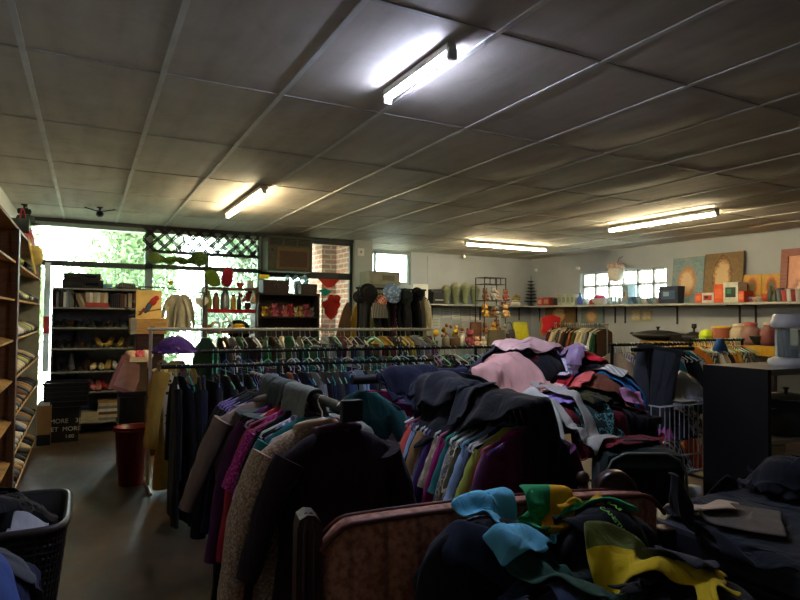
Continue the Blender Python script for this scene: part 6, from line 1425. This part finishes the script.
m.l(a, mx.inputs['A']); m.l(b, mx.inputs['B']); m.l(mx.outputs['Result'], m.b.inputs['Base Color']); m.b.inputs['Roughness'].default_value = .75; m.b.inputs['Sheen Weight'].default_value = .1; m.bump(n1.outputs['Fac'], .25, .003); SF = m.m
# back pad: arched top, channels
nb = 72; vs = []; fs = []; K = 14
def crest(u): return zb0-.012+.02*(1-u*u) - .06*max(0, abs(u)-.86)**1.6/.14**1.6
rgs = []
for i in range(nb+1):
    u = -1+2*i/nb; zt_ = crest(u); zc_ = (zt_+.44)/2; hh2 = (zt_-.44)/2; seam = .008*(1-abs(math.sin(u*PI*4.5))**.4); endk = (1-abs(u)**14)*.95+.05
    rgs.append([(u*(W/2-.05), (.062*endk-seam)*sgn(math.cos(a))*abs(math.cos(a))**.6, zc_+hh2*sgn(math.sin(a))*abs(math.sin(a))**.5) for a in [2*PI*k/28 for k in range(28)]])
b = MB(); b.rings(rgs); bk = b.build('backrest', SF, t)
MB().tube([(-1*(W/2-.05)+(W-.1)*i/40, -.04, crest(-1+i/20)-.004) for i in range(41)], .0085, 8).build('piping', plain('#5c2c1c', .6), bk); MB().tube([(-1*(W/2-.05)+(W-.1)*i/40, .03, crest(-1+i/20)-.003) for i in range(41)], .007, 8).build('piping', plain('#5c2c1c', .6), bk)
b = MB(); b.box((0, -.38, .38), (W-.14, .62, .15), bev=.05); b.build('seat', SF, t)
b = MB()
for s in (-1, 1): b.box((s*(W/2-.05), -.36, .27), (.05, .7, .07), bev=.012)
b.box((0, -.68, .27), (W-.1, .05, .07), bev=.012); b.build('seat_frame', PW, t)
# left post: grooved upright with a rounded head; right post ends in a scroll
zL = ztop
for s in (-1, 1):
    px_ = s*(W/2-.02)
    if s < 0:
        b = MB(); prof = [(-.035, .0), (.035, .0), (.035, zL-.05), (.03, zL-.022), (.015, zL-.004), (-.008, zL), (-.028, zL-.012), (-.035, zL-.04)]
        b.prism(prof, .075, Matrix.Translation((px_, .0, 0))); po = b.build('back_post', PW, t)
        for q in (-.014, .012): MB().tube([(px_+q, -.041, .3), (px_+q, -.041, zL-.05), (px_+q*.7, -.036, zL-.018), (px_+q*.5, -.015, zL-.002)], .0065, 8).build('moulding', PW, po)
    else:
        MB().box((px_, .0, (zL-.16)/2), (.06, .065, zL-.16), bev=.01).build('back_post', PW, t)
    MB().tube([(px_, -.66, 0), (px_, -.66, .3), (px_, -.64, .62)], [.026, .03, .026], 10).build('front_leg', PW, t)
    MB().tube([(px_, .02, .6), (px_, -.2, .66), (px_, -.5, .66), (px_, -.7, .63)], [.03, .034, .034, .03], 10).build('armrest', PW, t)
p = onY(615, 491, 1.50); q = SINV @ p; rs_ = 16*(onY(616, 491, 1.50).x-p.x)*.93
so = MB(); Mx = Matrix.Rotation(R(90), 3, 'X') @ Matrix.Rotation(0, 3, 'Z'); so.lathe([(0, .03), (rs_*.55, .03), (rs_*.6, .02), (rs_*.78, .02), (rs_*.84, .032), (rs_, .022), (rs_, -.02), (0, -.02)], q, 32, M=Matrix.Rotation(R(-20), 3, 'Z') @ Mx); so.build('scroll', PW, t)
p = onY(583, 478, 1.56); q = SINV @ p; MB().ell(q, (.022, .022, .024), 16, 10).lathe([(.012, -.05), (.02, -.035), (.01, -.024)], q, 14).tube([q+Vector((0, 0, -.3)), q+Vector((0, 0, -.045))], [.016, .013], 10).build('finial', PW, t)
# ------------------------------------------------------------------ what carries the heaps
tx0, tx1, ty0, ty1, tz = 1.78, 2.74, 2.24, 3.2, .98
t = thing('table', 'dark table buried under the big clothes heap', 'table', ((tx0+tx1)/2, (ty0+ty1)/2, 0)); w_, d_ = tx1-tx0, ty1-ty0
MB().box((0, 0, tz-.02), (w_, d_, .04), bev=.005).build('table_top', DKWOOD, t)
for a in (-1, 1):
    for b in (-1, 1): MB().box((a*(w_/2-.04), b*(d_/2-.04), (tz-.04)/2), (.05, .05, tz-.04)).build('leg', DKWOOD, t)
def sack(cx, cy, z, r, seed, label):
    o = one(blob_mb(r, seed, .07, 36, 20), 'stuffed_bag', cloth('#15161a'), (cx, cy, z), label, 'bag'); mound(cx, cy, r[0], r[1], z+r[2]*.7, r[2]*1.2); return o
stamp(tx0, tx1, ty0, ty1, tz); stamp(AXX-.2, AXX+.2, 2.2, 3.2, zA-.13); stamp(AXX-.03, AXX+.03, 1.95, 3.3, zA+.02); stamp(DX-.21, DX+.21, DY0, DY1, zD-.22)
for k_ in range(22):
    ya_ = DY0+(DY1-DY0)*k_/22; e_ = rng.uniform(-.025, .015); stamp(DX-.16, DX+.16, ya_, ya_+.03, zD-.14+e_); stamp(DX-.1, DX+.1, ya_, ya_+.03, zD-.07+e_)
stamp(DX-.05, DX+.05, DY0, DY1, zD-.03); stamp(DX-.06, DX+.06, DY0-.04, DY1, zD+.02); stamp(CX0, CX1, CY-.03, CY+.03, zC+.025); stamp(CX0, CX0+.35, CY-.2, CY+.2, zC-.12)
for k_ in range(40):
    xx_ = CX_0+(CX_1-CX_0)*k_/39; yy_ = CYB-.03-math.tan(.16)*(xx_-(CX_0+CX_1)/2); stamp(xx_-.02, xx_+.02, yy_-.045, yy_+.06, zb0+.03)
stamp(CX_0, CX_1, .85, CYB-.04, .46); stamp(UX, UX1, UY0, UY1, zU)
stamp(bx_-.25, bx_+.25, by_-.2, by_+.2, ht+.2)
p = onY(660, 500, yS); stamp(p.x-ws*.45, p.x+ws*.45, yS+.03, yS+.26, zs)
sack(2.28, 2.86, tz, (.3, .26, .17), 3, 'dark stuffed bag inside the big clothes heap, left'); sack(2.66, 2.74, tz, (.24, .3, .08), 4, 'dark stuffed bag inside the big clothes heap, right')
G1 = 'big clothes heap'
def A(*a, **k): k.setdefault('group', G1); return drop(*a, **k)
rr = random.Random(17)
FILL = [('#17181c', 'black'), ('#26282c', 'charcoal'), ('#3a2520', 'dark brown'), ('#1b2036', 'navy'), ('#4a1620', 'maroon'), ('#24362e', 'dark green'), ('#5a5044', 'taupe'), ('#7b7c80', 'grey'), ('#2e2a3c', 'dusky violet'), ('#5b3a2c', 'rust brown')]
SPOT = [(2.05, 2.5), (2.25, 2.5), (2.45, 2.45), (2.65, 2.55), (2.1, 2.8), (2.35, 2.85), (2.55, 2.85), (2.7, 2.95), (2.2, 3.05), (2.5, 3.05)]
WHERE = ['lower left', 'lower middle', 'lower right', 'right foot', 'left flank', 'centre', 'right flank', 'far right', 'back left', 'back right']
for k, (x, y) in enumerate(SPOT):
    A(0, y, ['long', 'sheet', 'tee'][k % 3], .62, .55, rr.uniform(0, 6), FILL[k][0], f'{FILL[k][1]} garment crumpled in the {WHERE[k]} of the big heap', X=x, squash=.6)
A(596, 2.26, 'sheet', .5, .75, .1, '#651622', 'dark red cloth hanging low at the front of the big heap', 'cloth', squash=(.6, .85), wave=.05)
A(620, 2.34, 'sheet', .36, .7, .2, '#17171b', 'black cloth hanging at the right front of the big heap', 'cloth', squash=(.6, .85), wave=.05)
A(586, 2.30, 'tee', .5, .5, -.2, '#24362e', 'dark green patterned top at the front of the big heap', 'top', pat='print', col2='#4f8a8a')
A(592, 2.42, 'sheet', .5, .3, .3, '#3c3a1c', 'olive and black cloth at the front of the big heap', 'cloth', pat='camo', col2='#16160f')
A(606, 2.46, 'long', .55, .5, 1.2, '#7a4630', 'rust brown jumper in the right slope of the big heap', 'jumper')
A(0, 2.52, 'sheet', .22, .6, .35, '#1f83c4', 'bright blue towel running down the right side of the heap', 'towel', squash=(.6, .85), X=2.66)
A(634, 2.44, 'sheet', .2, .3, .5, '#1f78b4', 'second bright blue cloth at the right foot of the heap', 'towel', wave=.05)
A(0, 2.36, 'sheet', .2, .2, .6, '#d28fb4', 'pink cloth at the right foot of the big heap', 'cloth', wave=.05, X=2.64)
A(603, 2.66, 'sheet', .5, .5, .8, '#14151b', 'black cloth across the middle right of the big heap', 'cloth', squash=.6)
A(0, 2.66, 'sheet', .16, .6, .3, '#b9b4a4', 'grey and white striped scarf on the right of the big heap', 'scarf', pat='stripe', col2='#e4e2da', squash=(.7, .7), X=2.62)
A(548, 2.95, 'long', .5, .4, .2, '#201e24', 'charcoal jumper at the back of the big heap', 'jumper')
A(586, 2.72, 'long', .6, .5, 2.2, '#16172a', 'midnight navy jumper on the crest of the big heap', 'jumper', squash=.6)
A(577, 2.50, 'sheet', .3, .24, .4, '#d8625a', 'coral cloth in the front of the big heap', 'cloth', wave=.05)
A(553, 2.46, 'tee', .46, .46, -.5, '#9a86cc', 'lavender top at the front of the big heap', 'top', squash=.65)
A(556, 2.62, 'sheet', .3, .3, .2, '#b01c28', 'red cloth with dark folds beside the lavender top', 'cloth', wave=.06)
A(592, 2.66, 'sheet', .24, .22, .3, '#cc2030', 'bright red cloth near the crest of the big heap', 'cloth', wave=.06)
A(585, 2.6, 'sheet', .16, .12, .3, '#2c6cc0', 'tiny blue cloth below the bright red cloth', 'cloth', wave=.03)
A(571, 2.68, 'sheet', .5, .2, .6, '#d0c8dc', 'white and lilac printed scarf near the crest of the heap', 'scarf', pat='print', col2='#eae6ee', wave=.07, squash=.65)
A(556, 2.78, 'tee', .5, .5, 1.0, '#9c82a4', 'mauve satin blouse between the pink fleece and the navy jumper', 'blouse', rough=.35, squash=.65)
A(512, 2.62, 'sheet', .56, .6, .5, '#d8a49a', 'large dusty pink fleece over the left of the big heap', 'fleece', wave=.08, squash=(.6, .7))
A(532, 2.84, 'sheet', .6, .4, .2, '#deb4ac', 'pale pink blanket rolled on top of the big heap', 'blanket', squash=(.75, .5), wave=.1)
A(440, 2.64, 'sheet', .5, .5, .1, '#181b31', 'folded navy blanket on the thick black bar', 'blanket', squash=(.75, .6))
A(0, 2.52, 'long', .95, .7, .15, '#14162a', 'dark navy fleece thrown over the left end of the thick bar', 'fleece', wave=.07, squash=.7, X=1.46)
A(566, 2.3, 'pants', .3, .7, .05, '#a39f92', 'pale grey tracksuit trousers hanging down the front of the heap', 'trousers', wave=.03, squash=(.7, .95))
A(550, 2.3, 'sheet', .16, .6, .0, '#b4b4a8', 'pale grey-blue towel hanging beside the grey tracksuit trousers', 'towel', wave=.03, squash=(.7, .95))
A(0, 2.12, 'tee', .62, .62, .4, '#111114', 'black jacket bundled beside the top of the black velvet gown', 'jacket', X=1.66, wave=.16, squash=.4)
A(0, 1.98, 'sheet', .62, .62, .4, '#111114', 'black skirt crumpled just behind the black velvet gown', 'skirt', X=1.56, wave=.16, squash=.4)
A(0, 1.98, 'sheet', .7, 1.2, .3, '#0d0d10', 'long black velvet gown draped down the front of the heap', 'gown', X=1.6, wave=.1, squash=(.62, .9))
A(0, 2.3, 'tee', .6, .6, .4, '#1c1e24', 'charcoal top lying on the left of the black gown', 'top', wave=.06, squash=.65, X=1.5)
A(478, 2.3, 'sheet', .26, .22, .4, '#3a3d42', 'small dark grey cloth on top of the charcoal top', 'cloth', wave=.06)
A(0, 2.44, 'long', .9, .62, 1.5, '#666a60', 'grey-green shirt thrown over the rail of the settee rack', 'shirt', X=AXX+.06, wave=.05, squash=.75)
A(0, 2.8, 'sheet', .6, .5, .1, '#3c4540', 'dark grey-green cloth thrown over the far part of the settee rack rail', 'cloth', X=AXX, wave=.06, squash=(.6, .7))
A(0, 2.84, 'tee', .34, .3, .1, '#a2a19a', 'pale grey vest lying just behind the left end of the thick black bar', 'vest', wave=.04, group=None, X=CX0+.2)
# ------------------------------------------------------------------ settee heap
sack(1.04, 1.1, .46, (.24, .22, .17), 5, 'dark stuffed bag at the front left of the settee seat'); sack(1.4, 1.04, .46, (.26, .22, .18), 6, 'dark stuffed bag at the front right of the settee seat'); sack(1.0, 1.4, .46, (.24, .1, .24), 7, 'dark stuffed bag behind on the left of the settee seat'); sack(1.38, 1.34, .46, (.22, .11, .235), 8, 'dark stuffed bag behind on the right of the settee seat')
rx0, rx1, ry0, ry1, rzt = 1.8, 2.55, .95, 1.58, .8
t = thing('trunk', 'dark grey trunk under the coats at the bottom right', 'trunk', ((rx0+rx1)/2, (ry0+ry1)/2, 0)); w_, d_ = rx1-rx0, ry1-ry0
MB().box((0, 0, (rzt-.1)/2), (w_, d_, rzt-.1), bev=.015).build('trunk_body', plain('#202226', .5), t); MB().box((0, 0, rzt-.05), (w_+.02, d_+.02, .098), bev=.02).build('lid', plain('#2a2d33', .5), t)
for q in (-.2, .2): MB().box((q, -d_/2-.012, rzt-.12), (.05, .012, .07), bev=.003).build('clasp', plain('#6a6458', .3, .8, noise=0), t)
stamp(rx0, rx1, ry0, ry1, rzt)
G2 = 'clothes on the settee'
def B(*a, **k): k.setdefault('group', G2); return drop(*a, **k)
B(0, 1.1, 'sheet', .7, .55, .1, '#121316', 'black sheet spread under the settee clothes', 'sheet', X=1.15)
for k, (x, y, c, n_, w_) in enumerate([(.92, 1.05, '#141519', 'black', 'front left'), (1.15, 1.0, '#20242e', 'slate', 'front middle'), (1.42, 1.0, '#1a1a1c', 'inky black', 'front right'), (1.0, 1.36, '#17181b', 'charcoal', 'back left'), (1.22, 1.34, '#1c2a24', 'dark green', 'back middle'), (1.4, 1.28, '#15161a', 'coal black', 'back right')]):
    B(0, y, ['long', 'sheet', 'tee'][k % 3], .5, .42, k*1.3, c, f'{n_} garment crumpled in the {w_} of the settee heap', X=x, squash=.55, wave=.1)
B(0, 1.2, 'long', .5, .42, .5, '#17181b', 'black jacket at the right end of the settee heap', 'jacket', squash=.6, X=1.55)
B(0, 1.22, 'sheet', .4, .3, -.4, '#33363b', 'grey cloth between the settee heap and the trunk', 'cloth', squash=.6, X=1.66)
B(0, 1.46, 'sheet', .26, .22, .2, '#9a9da8', 'grey ribbed cloth beside the sky blue top', 'cloth', pat='stripe', col2='#5e6270', wave=.04, X=.96, squash=.6)
B(0, 1.3, 'tee', .34, .3, .3, '#22552e', 'dark green and white patterned top at the left foot of the settee heap', 'top', pat='camo', col2='#c8ccc8', X=.8)
B(0, 1.32, 'sheet', .15, .13, .5, '#e2e4e4', 'small white cloth at the left foot of the settee heap', 'cloth', wave=.03, X=.87)
B(0, 1.3, 'pants', .4, .55, 1.0, '#1a2234', 'dark navy jeans at the left of the settee heap', 'jeans', wave=.05, squash=.75, X=.92)
B(0, 1.12, 'pants', .4, .5, -.4, '#222e46', 'navy denim jeans below the dark green overalls', 'jeans', wave=.05, squash=.75, X=.98)
B(0, 1.2, 'pants', .36, .55, .25, '#1e4636', 'dark bottle green overalls in the middle of the settee heap', 'overalls', wave=.05, squash=.7, X=1.1)
B(0, 1.42, 'tee', .5, .42, .35, '#68bcd8', 'sky blue towelling top over the settee back', 'top', wave=.06, squash=.6, X=1.08)
B(0, 1.44, 'sheet', .18, .3, -.5, '#d8a82c', 'yellow and green scarf between the blue top and the black jersey', 'scarf', mats=[cloth('#e0a41c'), cloth('#1f8a52')], mi=lambda u, v: 1 if u < .5 else 0, wave=.05, X=1.24)
bo, BP, BM = B(0, 1.26, 'long', .66, .5, .35, '#0f1014', 'black jersey with green lettering on the settee heap', 'jersey', wave=.03, squash=.85, X=1.38)
B(0, 1.40, 'sheet', .16, .36, 1.2, '#d8a82c', 'green and yellow striped jersey end below the scroll', 'jersey', mats=[cloth('#e0a41a'), cloth('#2a9a68')], mi=lambda u, v: 1 if u < .45 else 0, wave=.03, X=1.38)
bo2, YP, YM = B(0, 1.12, 'long', .6, .46, .75, '#c2a61c', 'yellow shirt with olive panels in front of the black jersey', 'shirt', mats=[cloth('#d8b81a'), cloth('#6a7432'), cloth('#e8d058')], mi=lambda u, v: 1 if (u > .55 and u < .66 and v > .4) else (2 if v > .95 or abs(u-.5) > .46 else 0), wave=.05, squash=.8, X=1.36)
# green lettering follows the black jersey's surface
def project(p):
    d = p-np.array(CAM); f_ = d@np.array(fwd); return 400+F*(d@np.array(cr))/f_, 300-F*(d@np.array(cu))/f_
def letter_on(P, M, txt, tx, ty, su, mat, parent, name='lettering'):
    ny, nx = M.shape; cu_ = bpy.data.curves.new('t', 'FONT'); cu_.body = txt; cu_.size = 1; cu_.align_x = 'CENTER'; cu_.space_line = .9; cu_.offset = .025
    o = bpy.data.objects.new('t', cu_); COL.objects.link(o); me = bpy.data.meshes.new_from_object(o.evaluated_get(bpy.context.evaluated_depsgraph_get())); bpy.data.objects.remove(o)
    me.materials.clear(); me.materials.append(mat); c = np.array(parent.location)
    X_, Y_ = project(P); D_ = (X_-tx)**2+(Y_-ty)**2+np.where(M, 0, 1e9); D_[:4] = 1e9; D_[-4:] = 1e9; D_[:, :5] = 1e9; D_[:, -5:] = 1e9
    j0, i0 = np.unravel_index(np.argmin(D_), D_.shape); print('LETTER', X_[j0, i0], Y_[j0, i0], X_.min(), X_.max(), Y_.min(), Y_.max())
    gx = np.array([X_[j0, i0+2]-X_[j0, i0-2], X_[j0+2, i0]-X_[j0-2, i0]]); gy = np.array([Y_[j0, i0+2]-Y_[j0, i0-2], Y_[j0+2, i0]-Y_[j0-2, i0]])
    axx = 0 if abs(gx[0]) >= abs(gx[1]) else 1; sx_ = 1 if gx[axx] > 0 else -1; sy_ = 1 if gy[1-axx] > 0 else -1
    for v in me.vertices:
        g_ = [0, 0]; g_[axx] = v.co.x*su*sx_; g_[1-axx] = -v.co.y*su*sy_
        i = min(nx-2.01, max(0, i0+g_[0])); j = min(ny-2.01, max(0, j0+g_[1])); a, b = int(i), int(j); f, g = i-a, j-b
        p = P[b, a]*(1-f)*(1-g)+P[b, a+1]*f*(1-g)+P[b+1, a]*(1-f)*g+P[b+1, a+1]*f*g; n_ = np.cross(P[b, a+1]-P[b, a], P[b+1, a]-P[b, a]); n_ = n_/(np.linalg.norm(n_)+1e-9)
        n_ = n_*(1 if n_@(np.array(CAM)-p) > 0 else -1); v.co = Vector(p+n_*.012-c)
    r_ = bpy.data.objects.new(name, me); COL.objects.link(r_); r_.parent = parent; return r_
GTX = plain('#98f05a', .6, noise=0)
letter_on(BP, BM, 'S.A.S', 613, 513, .85, GTX, bo); letter_on(BP, BM, 'CANSTIA', 608, 521, .85, GTX, bo)
# right: coats over the trunk
one(blob_mb((.15, .1, .08), 9, .1, 36, 18), 'folded_coat', cloth('#1b1d22'), (2.5, 1.44, rzt), 'rolled black coat lying at the back of the trunk', 'coat', 'coats over the trunk'); mound(2.5, 1.44, .15, .1, rzt+.05, .08)
G3 = 'coats over the trunk'
B(0, 1.24, 'sheet', .95, .8, .2, '#23262c', 'dark slate coat spread over the trunk', 'coat', group=G3, X=2.15, squash=.85, wave=.06)
B(0, 1.3, 'sheet', .3, .26, .5, '#5a5046', 'small brownish cloth on the left of the slate coat', 'cloth', group=G3, wave=.05, X=1.98)
B(0, 1.45, 'sheet', .42, .4, .1, '#1a1c22', 'black folded coat at the back of the trunk', 'coat', group=G3, wave=.1, squash=.6, X=2.46)
B(0, 1.46, 'long', .5, .4, .3, '#20242e', 'midnight blue jacket topmost on the trunk', 'jacket', group=G3, wave=.1, squash=.6, X=2.52)
B(700, 1.4, 'sheet', .14, .3, .9, '#b9a184', 'tan slipper-like cloth strip between the settee and trunk', 'cloth', wave=.05)
B(672, 1.15, 'sheet', .3, .3, .2, '#3a3d42', 'grey cloth at the lower right of the settee heap', 'cloth', wave=.07)
p = onY(694, 516, 1.95); t = thing('bottle', 'small violet and white bottle standing between the suitcase and black panel', 'bottle', (p.x, 1.95, 0))
MB().lathe([(.06, 0), (.065, .02), (.065, .5), (.03, .58), (.03, .64)], n=18).build('bottle_body', plain('#4a4678', .3), t); MB().lathe([(.036, .64), (.036, .7), (0, .7)], n=14).build('cap', WPLAS, t)
# ------------------------------------------------------------------ left: wicker basket and clothes pile
xb0, xb1, yb0, yb1, zbk = -.72, onZ(70, 484, .62).x-.0, 2.85, 3.45, .62
xb1 = onY(66, 500, yb0+.1).x
t = thing('laundry_basket', 'black woven laundry basket of dark clothes at the left edge', 'basket', ((xb0+xb1)/2, (yb0+yb1)/2, 0)); w_, d_ = (xb1-xb0)/2, (yb1-yb0)/2
WK = plain('#1d1a19', .4, noise=.2, nscale=40)
def rrect(k, n=48, e=.28): 
    out = []
    for q in range(n): a = 2*PI*q/n; c, s = math.cos(a), math.sin(a); out.append((k*w_*sgn(c)*abs(c)**e, (k*d_/1)*sgn(s)*abs(s)**e))
    return out
wall_ = MB(); wall_.rings([[(x, y, z_) for x, y in rrect(.8+.2*z_/zbk)] for z_ in (0, .2, .4, zbk)] + [[(x*.97, y*.97, z_) for x, y in rrect(.8+.2*z_/zbk)] for z_ in (zbk, .4, .2, .02)], True, True); wall_.build('basket_wall', plain('#100f0f', .6), t)
wv_ = MB()
for r_ in range(22):
    z_ = .02+r_*.0265; k_ = .805+.2*z_/zbk; P_ = rrect(k_, 96); wv_.tube([(x*(1+.012*(1 if (q+r_) % 2 else -.4)), y*(1+.012*(1 if (q+r_) % 2 else -.4)), z_) for q, (x, y) in enumerate(P_)], .0085, 5, closed=True)
wv_.build('weave', WK, t); sk_ = MB(); [sk_.tube([(rrect(.81, 96)[q][0]*1.012, rrect(.81, 96)[q][1]*1.012, .01), (rrect(1.005, 96)[q][0]*1.012, rrect(1.005, 96)[q][1]*1.012, zbk)], .006, 5) for q in range(0, 96, 2)]; sk_.build('stakes', WK, t); MB().tube([(x, y, zbk) for x, y in rrect(1.02, 64)], .016, 8, closed=True).build('rim', plain('#3a3533', .3, noise=.2), t)
stamp(xb0+.04, xb1-.04, yb0+.04, yb1-.04, zbk-.06); mound((xb0+xb1)/2, (yb0+yb1)/2, .26, .26, zbk-.06, .12)
G4 = 'dark clothes in the basket'
drop(0, 3.2, 'long', .9, .6, .2, '#131317', 'black jumper on the right in the woven basket', 'jumper', group=G4, X=-.32, squash=.45, wave=.1)
drop(0, 3.1, 'sheet', .5, .5, .5, '#232327', 'charcoal cloth in the middle of the woven basket', 'cloth', group=G4, X=-.46, squash=.5, wave=.1)
drop(0, 3.3, 'tee', .6, .5, .9, '#101013', 'black top at the back of the woven basket', 'top', group=G4, X=-.42, squash=.5, wave=.1)
drop(0, 3.0, 'sheet', .2, .2, .2, '#a8aab0', 'small pale grey cloth at the right rim of the woven basket', 'cloth', group=G4, X=xb1-.16, squash=.6, wave=.04)
cz = .68
crate((-.5, 2.1, 0), .5, .5, cz, 'dark crate under the blue clothes at the bottom left', False); stamp(-.74, -.14, 1.81, 2.39, cz-.03); mound(-.4, 2.12, .28, .28, cz-.03, .14)
G5 = 'clothes on the bottom left crate'
drop(0, 2.2, 'sheet', .6, .6, .2, '#1a2040', 'navy blue cloth at the right of the bottom left pile', 'cloth', group=G5, X=-.26, squash=.65, wave=.1)
drop(0, 2.2, 'long', .9, .65, .3, '#4a4d54', 'grey fleece on top of the bottom left pile', 'fleece', group=G5, X=-.36, squash=.55, wave=.1)
drop(0, 1.95, 'tee', .6, .6, .7, '#4f63a0', 'periwinkle blue sweater at the front of the bottom left pile', 'sweater', group=G5, X=-.28, squash=.6, wave=.1)
drop(0, 1.98, 'sheet', .16, .3, .2, '#a8dce0', 'pale turquoise cloth scrap at the left edge of the bottom left pile', 'cloth', group=G5, X=-.32, squash=.6, wave=.04)

# ------------------------------------------------------------------ crumpled pieces that lie elsewhere
def crumpled(kind, w, h, loc, col, label, name, cat='clothes', group=None, pat=None, col2='#ffffff', squash=.4, wave=.12, rz=0, hill=None, parent=None, mat=None, zs=1.0):
    global HF
    keep = HF.copy(); HF[:] = 0
    cx, cy = 2.0, 2.0
    if hill: mound(cx, cy, hill[0], hill[1], 0, hill[2])
    NPIECE[0] += 1
    P, M = simulate(kind, w, h, cx, cy, rz, 300+NPIECE[0]*5, squash=squash, wave=wave)
    HF = keep
    zmin = P[M][:, 2].min(); P[..., 2] = (P[..., 2]-zmin+.006)*zs
    P[..., 0] += loc[0]-cx; P[..., 1] += loc[1]-cy; P[..., 2] += loc[2]
    return cloth_obj(name, P, M, mat or cloth(col, pat, col2), label, cat, group)
crumpled('sheet', .75, .6, (sx(176, WY), WY, zW2+.0), '#5f3f92', 'bunched purple cloth lying on the lower rail of the cream rack', 'purple_cloth', squash=(.45, .35), wave=.16, hill=(.16, .12, .14))
crumpled('long', .8, .6, (fx_(126), Y1+.2, zl[0]), '#6f6d6c', 'heap of grey striped cloth at the right end of the shoe shelf top', 'folded_cloth', pat='stripe', col2='#4e4e52', squash=(.5, .4), wave=.1, hill=(.18, .1, .08))
for k, (c, n_, pt_) in enumerate([('#e83cb0', 'magenta', None), ('#f4f4f0', 'white and black striped', 'stripe'), ('#ff7a34', 'orange', None), ('#e86cc4', 'pink', None), ('#2a2c34', 'dark', None), ('#d0d0d8', 'white printed', 'print')]):
    crumpled(['tee', 'sheet', 'tee'][k % 3], .6, .5, (bx_-W_BIN*.29+W_BIN*.29*(k % 3), by_-.1+.02*(k % 2), hb+.006+.2*(k//3)), c, f'{n_} garment bundled inside the white wire bin', 'bundled_garment', group='clothes in the wire bin', pat=pt_, col2='#1c1c20', squash=.4, wave=.18, hill=(.1, .08, .18))
BAGT = thing('plastic_bag', 'clear plastic bag of pale clothes lying on the white wire bin', 'bag', (bx_+.1, by_, ht+.0))
def inbag(o, nm): o.name = nm; o.location = Vector(o.location)-Vector(BAGT.location); o.parent = BAGT
inbag(crumpled('sheet', .7, .6, (bx_+.13, by_, ht+.01), '#9c9ca0', None, 'grey_contents', cat=None, squash=.55, wave=.12, hill=(.19, .15, .15)), 'grey_contents')
inbag(crumpled('sheet', .45, .5, (bx_-.04, by_-.05, ht+.02), '#b8ad8a', None, 'cream_contents', cat=None, squash=.5, wave=.12, hill=(.1, .12, .1)), 'cream_contents')
inbag(crumpled('sheet', .95, .8, (bx_+.09, by_, ht+.0), '#ffffff', None, 'plastic_skin', cat=None, squash=(.56, .56), wave=.16, hill=(.23, .19, .2), mat=CLEARP), 'plastic_skin')
SC.view_settings.view_transform = 'Standard'; SC.view_settings.look = 'None'
SC.view_settings.exposure = 2.25; SC.view_settings.gamma = 1.0
try: SC.view_settings.use_curve_mapping = False
except Exception: pass
SC.cycles.use_denoising = True
SC.cycles.max_bounces = 8; SC.cycles.diffuse_bounces = 5; SC.cycles.transparent_max_bounces = 12
SC.cycles.sample_clamp_indirect = 6.0
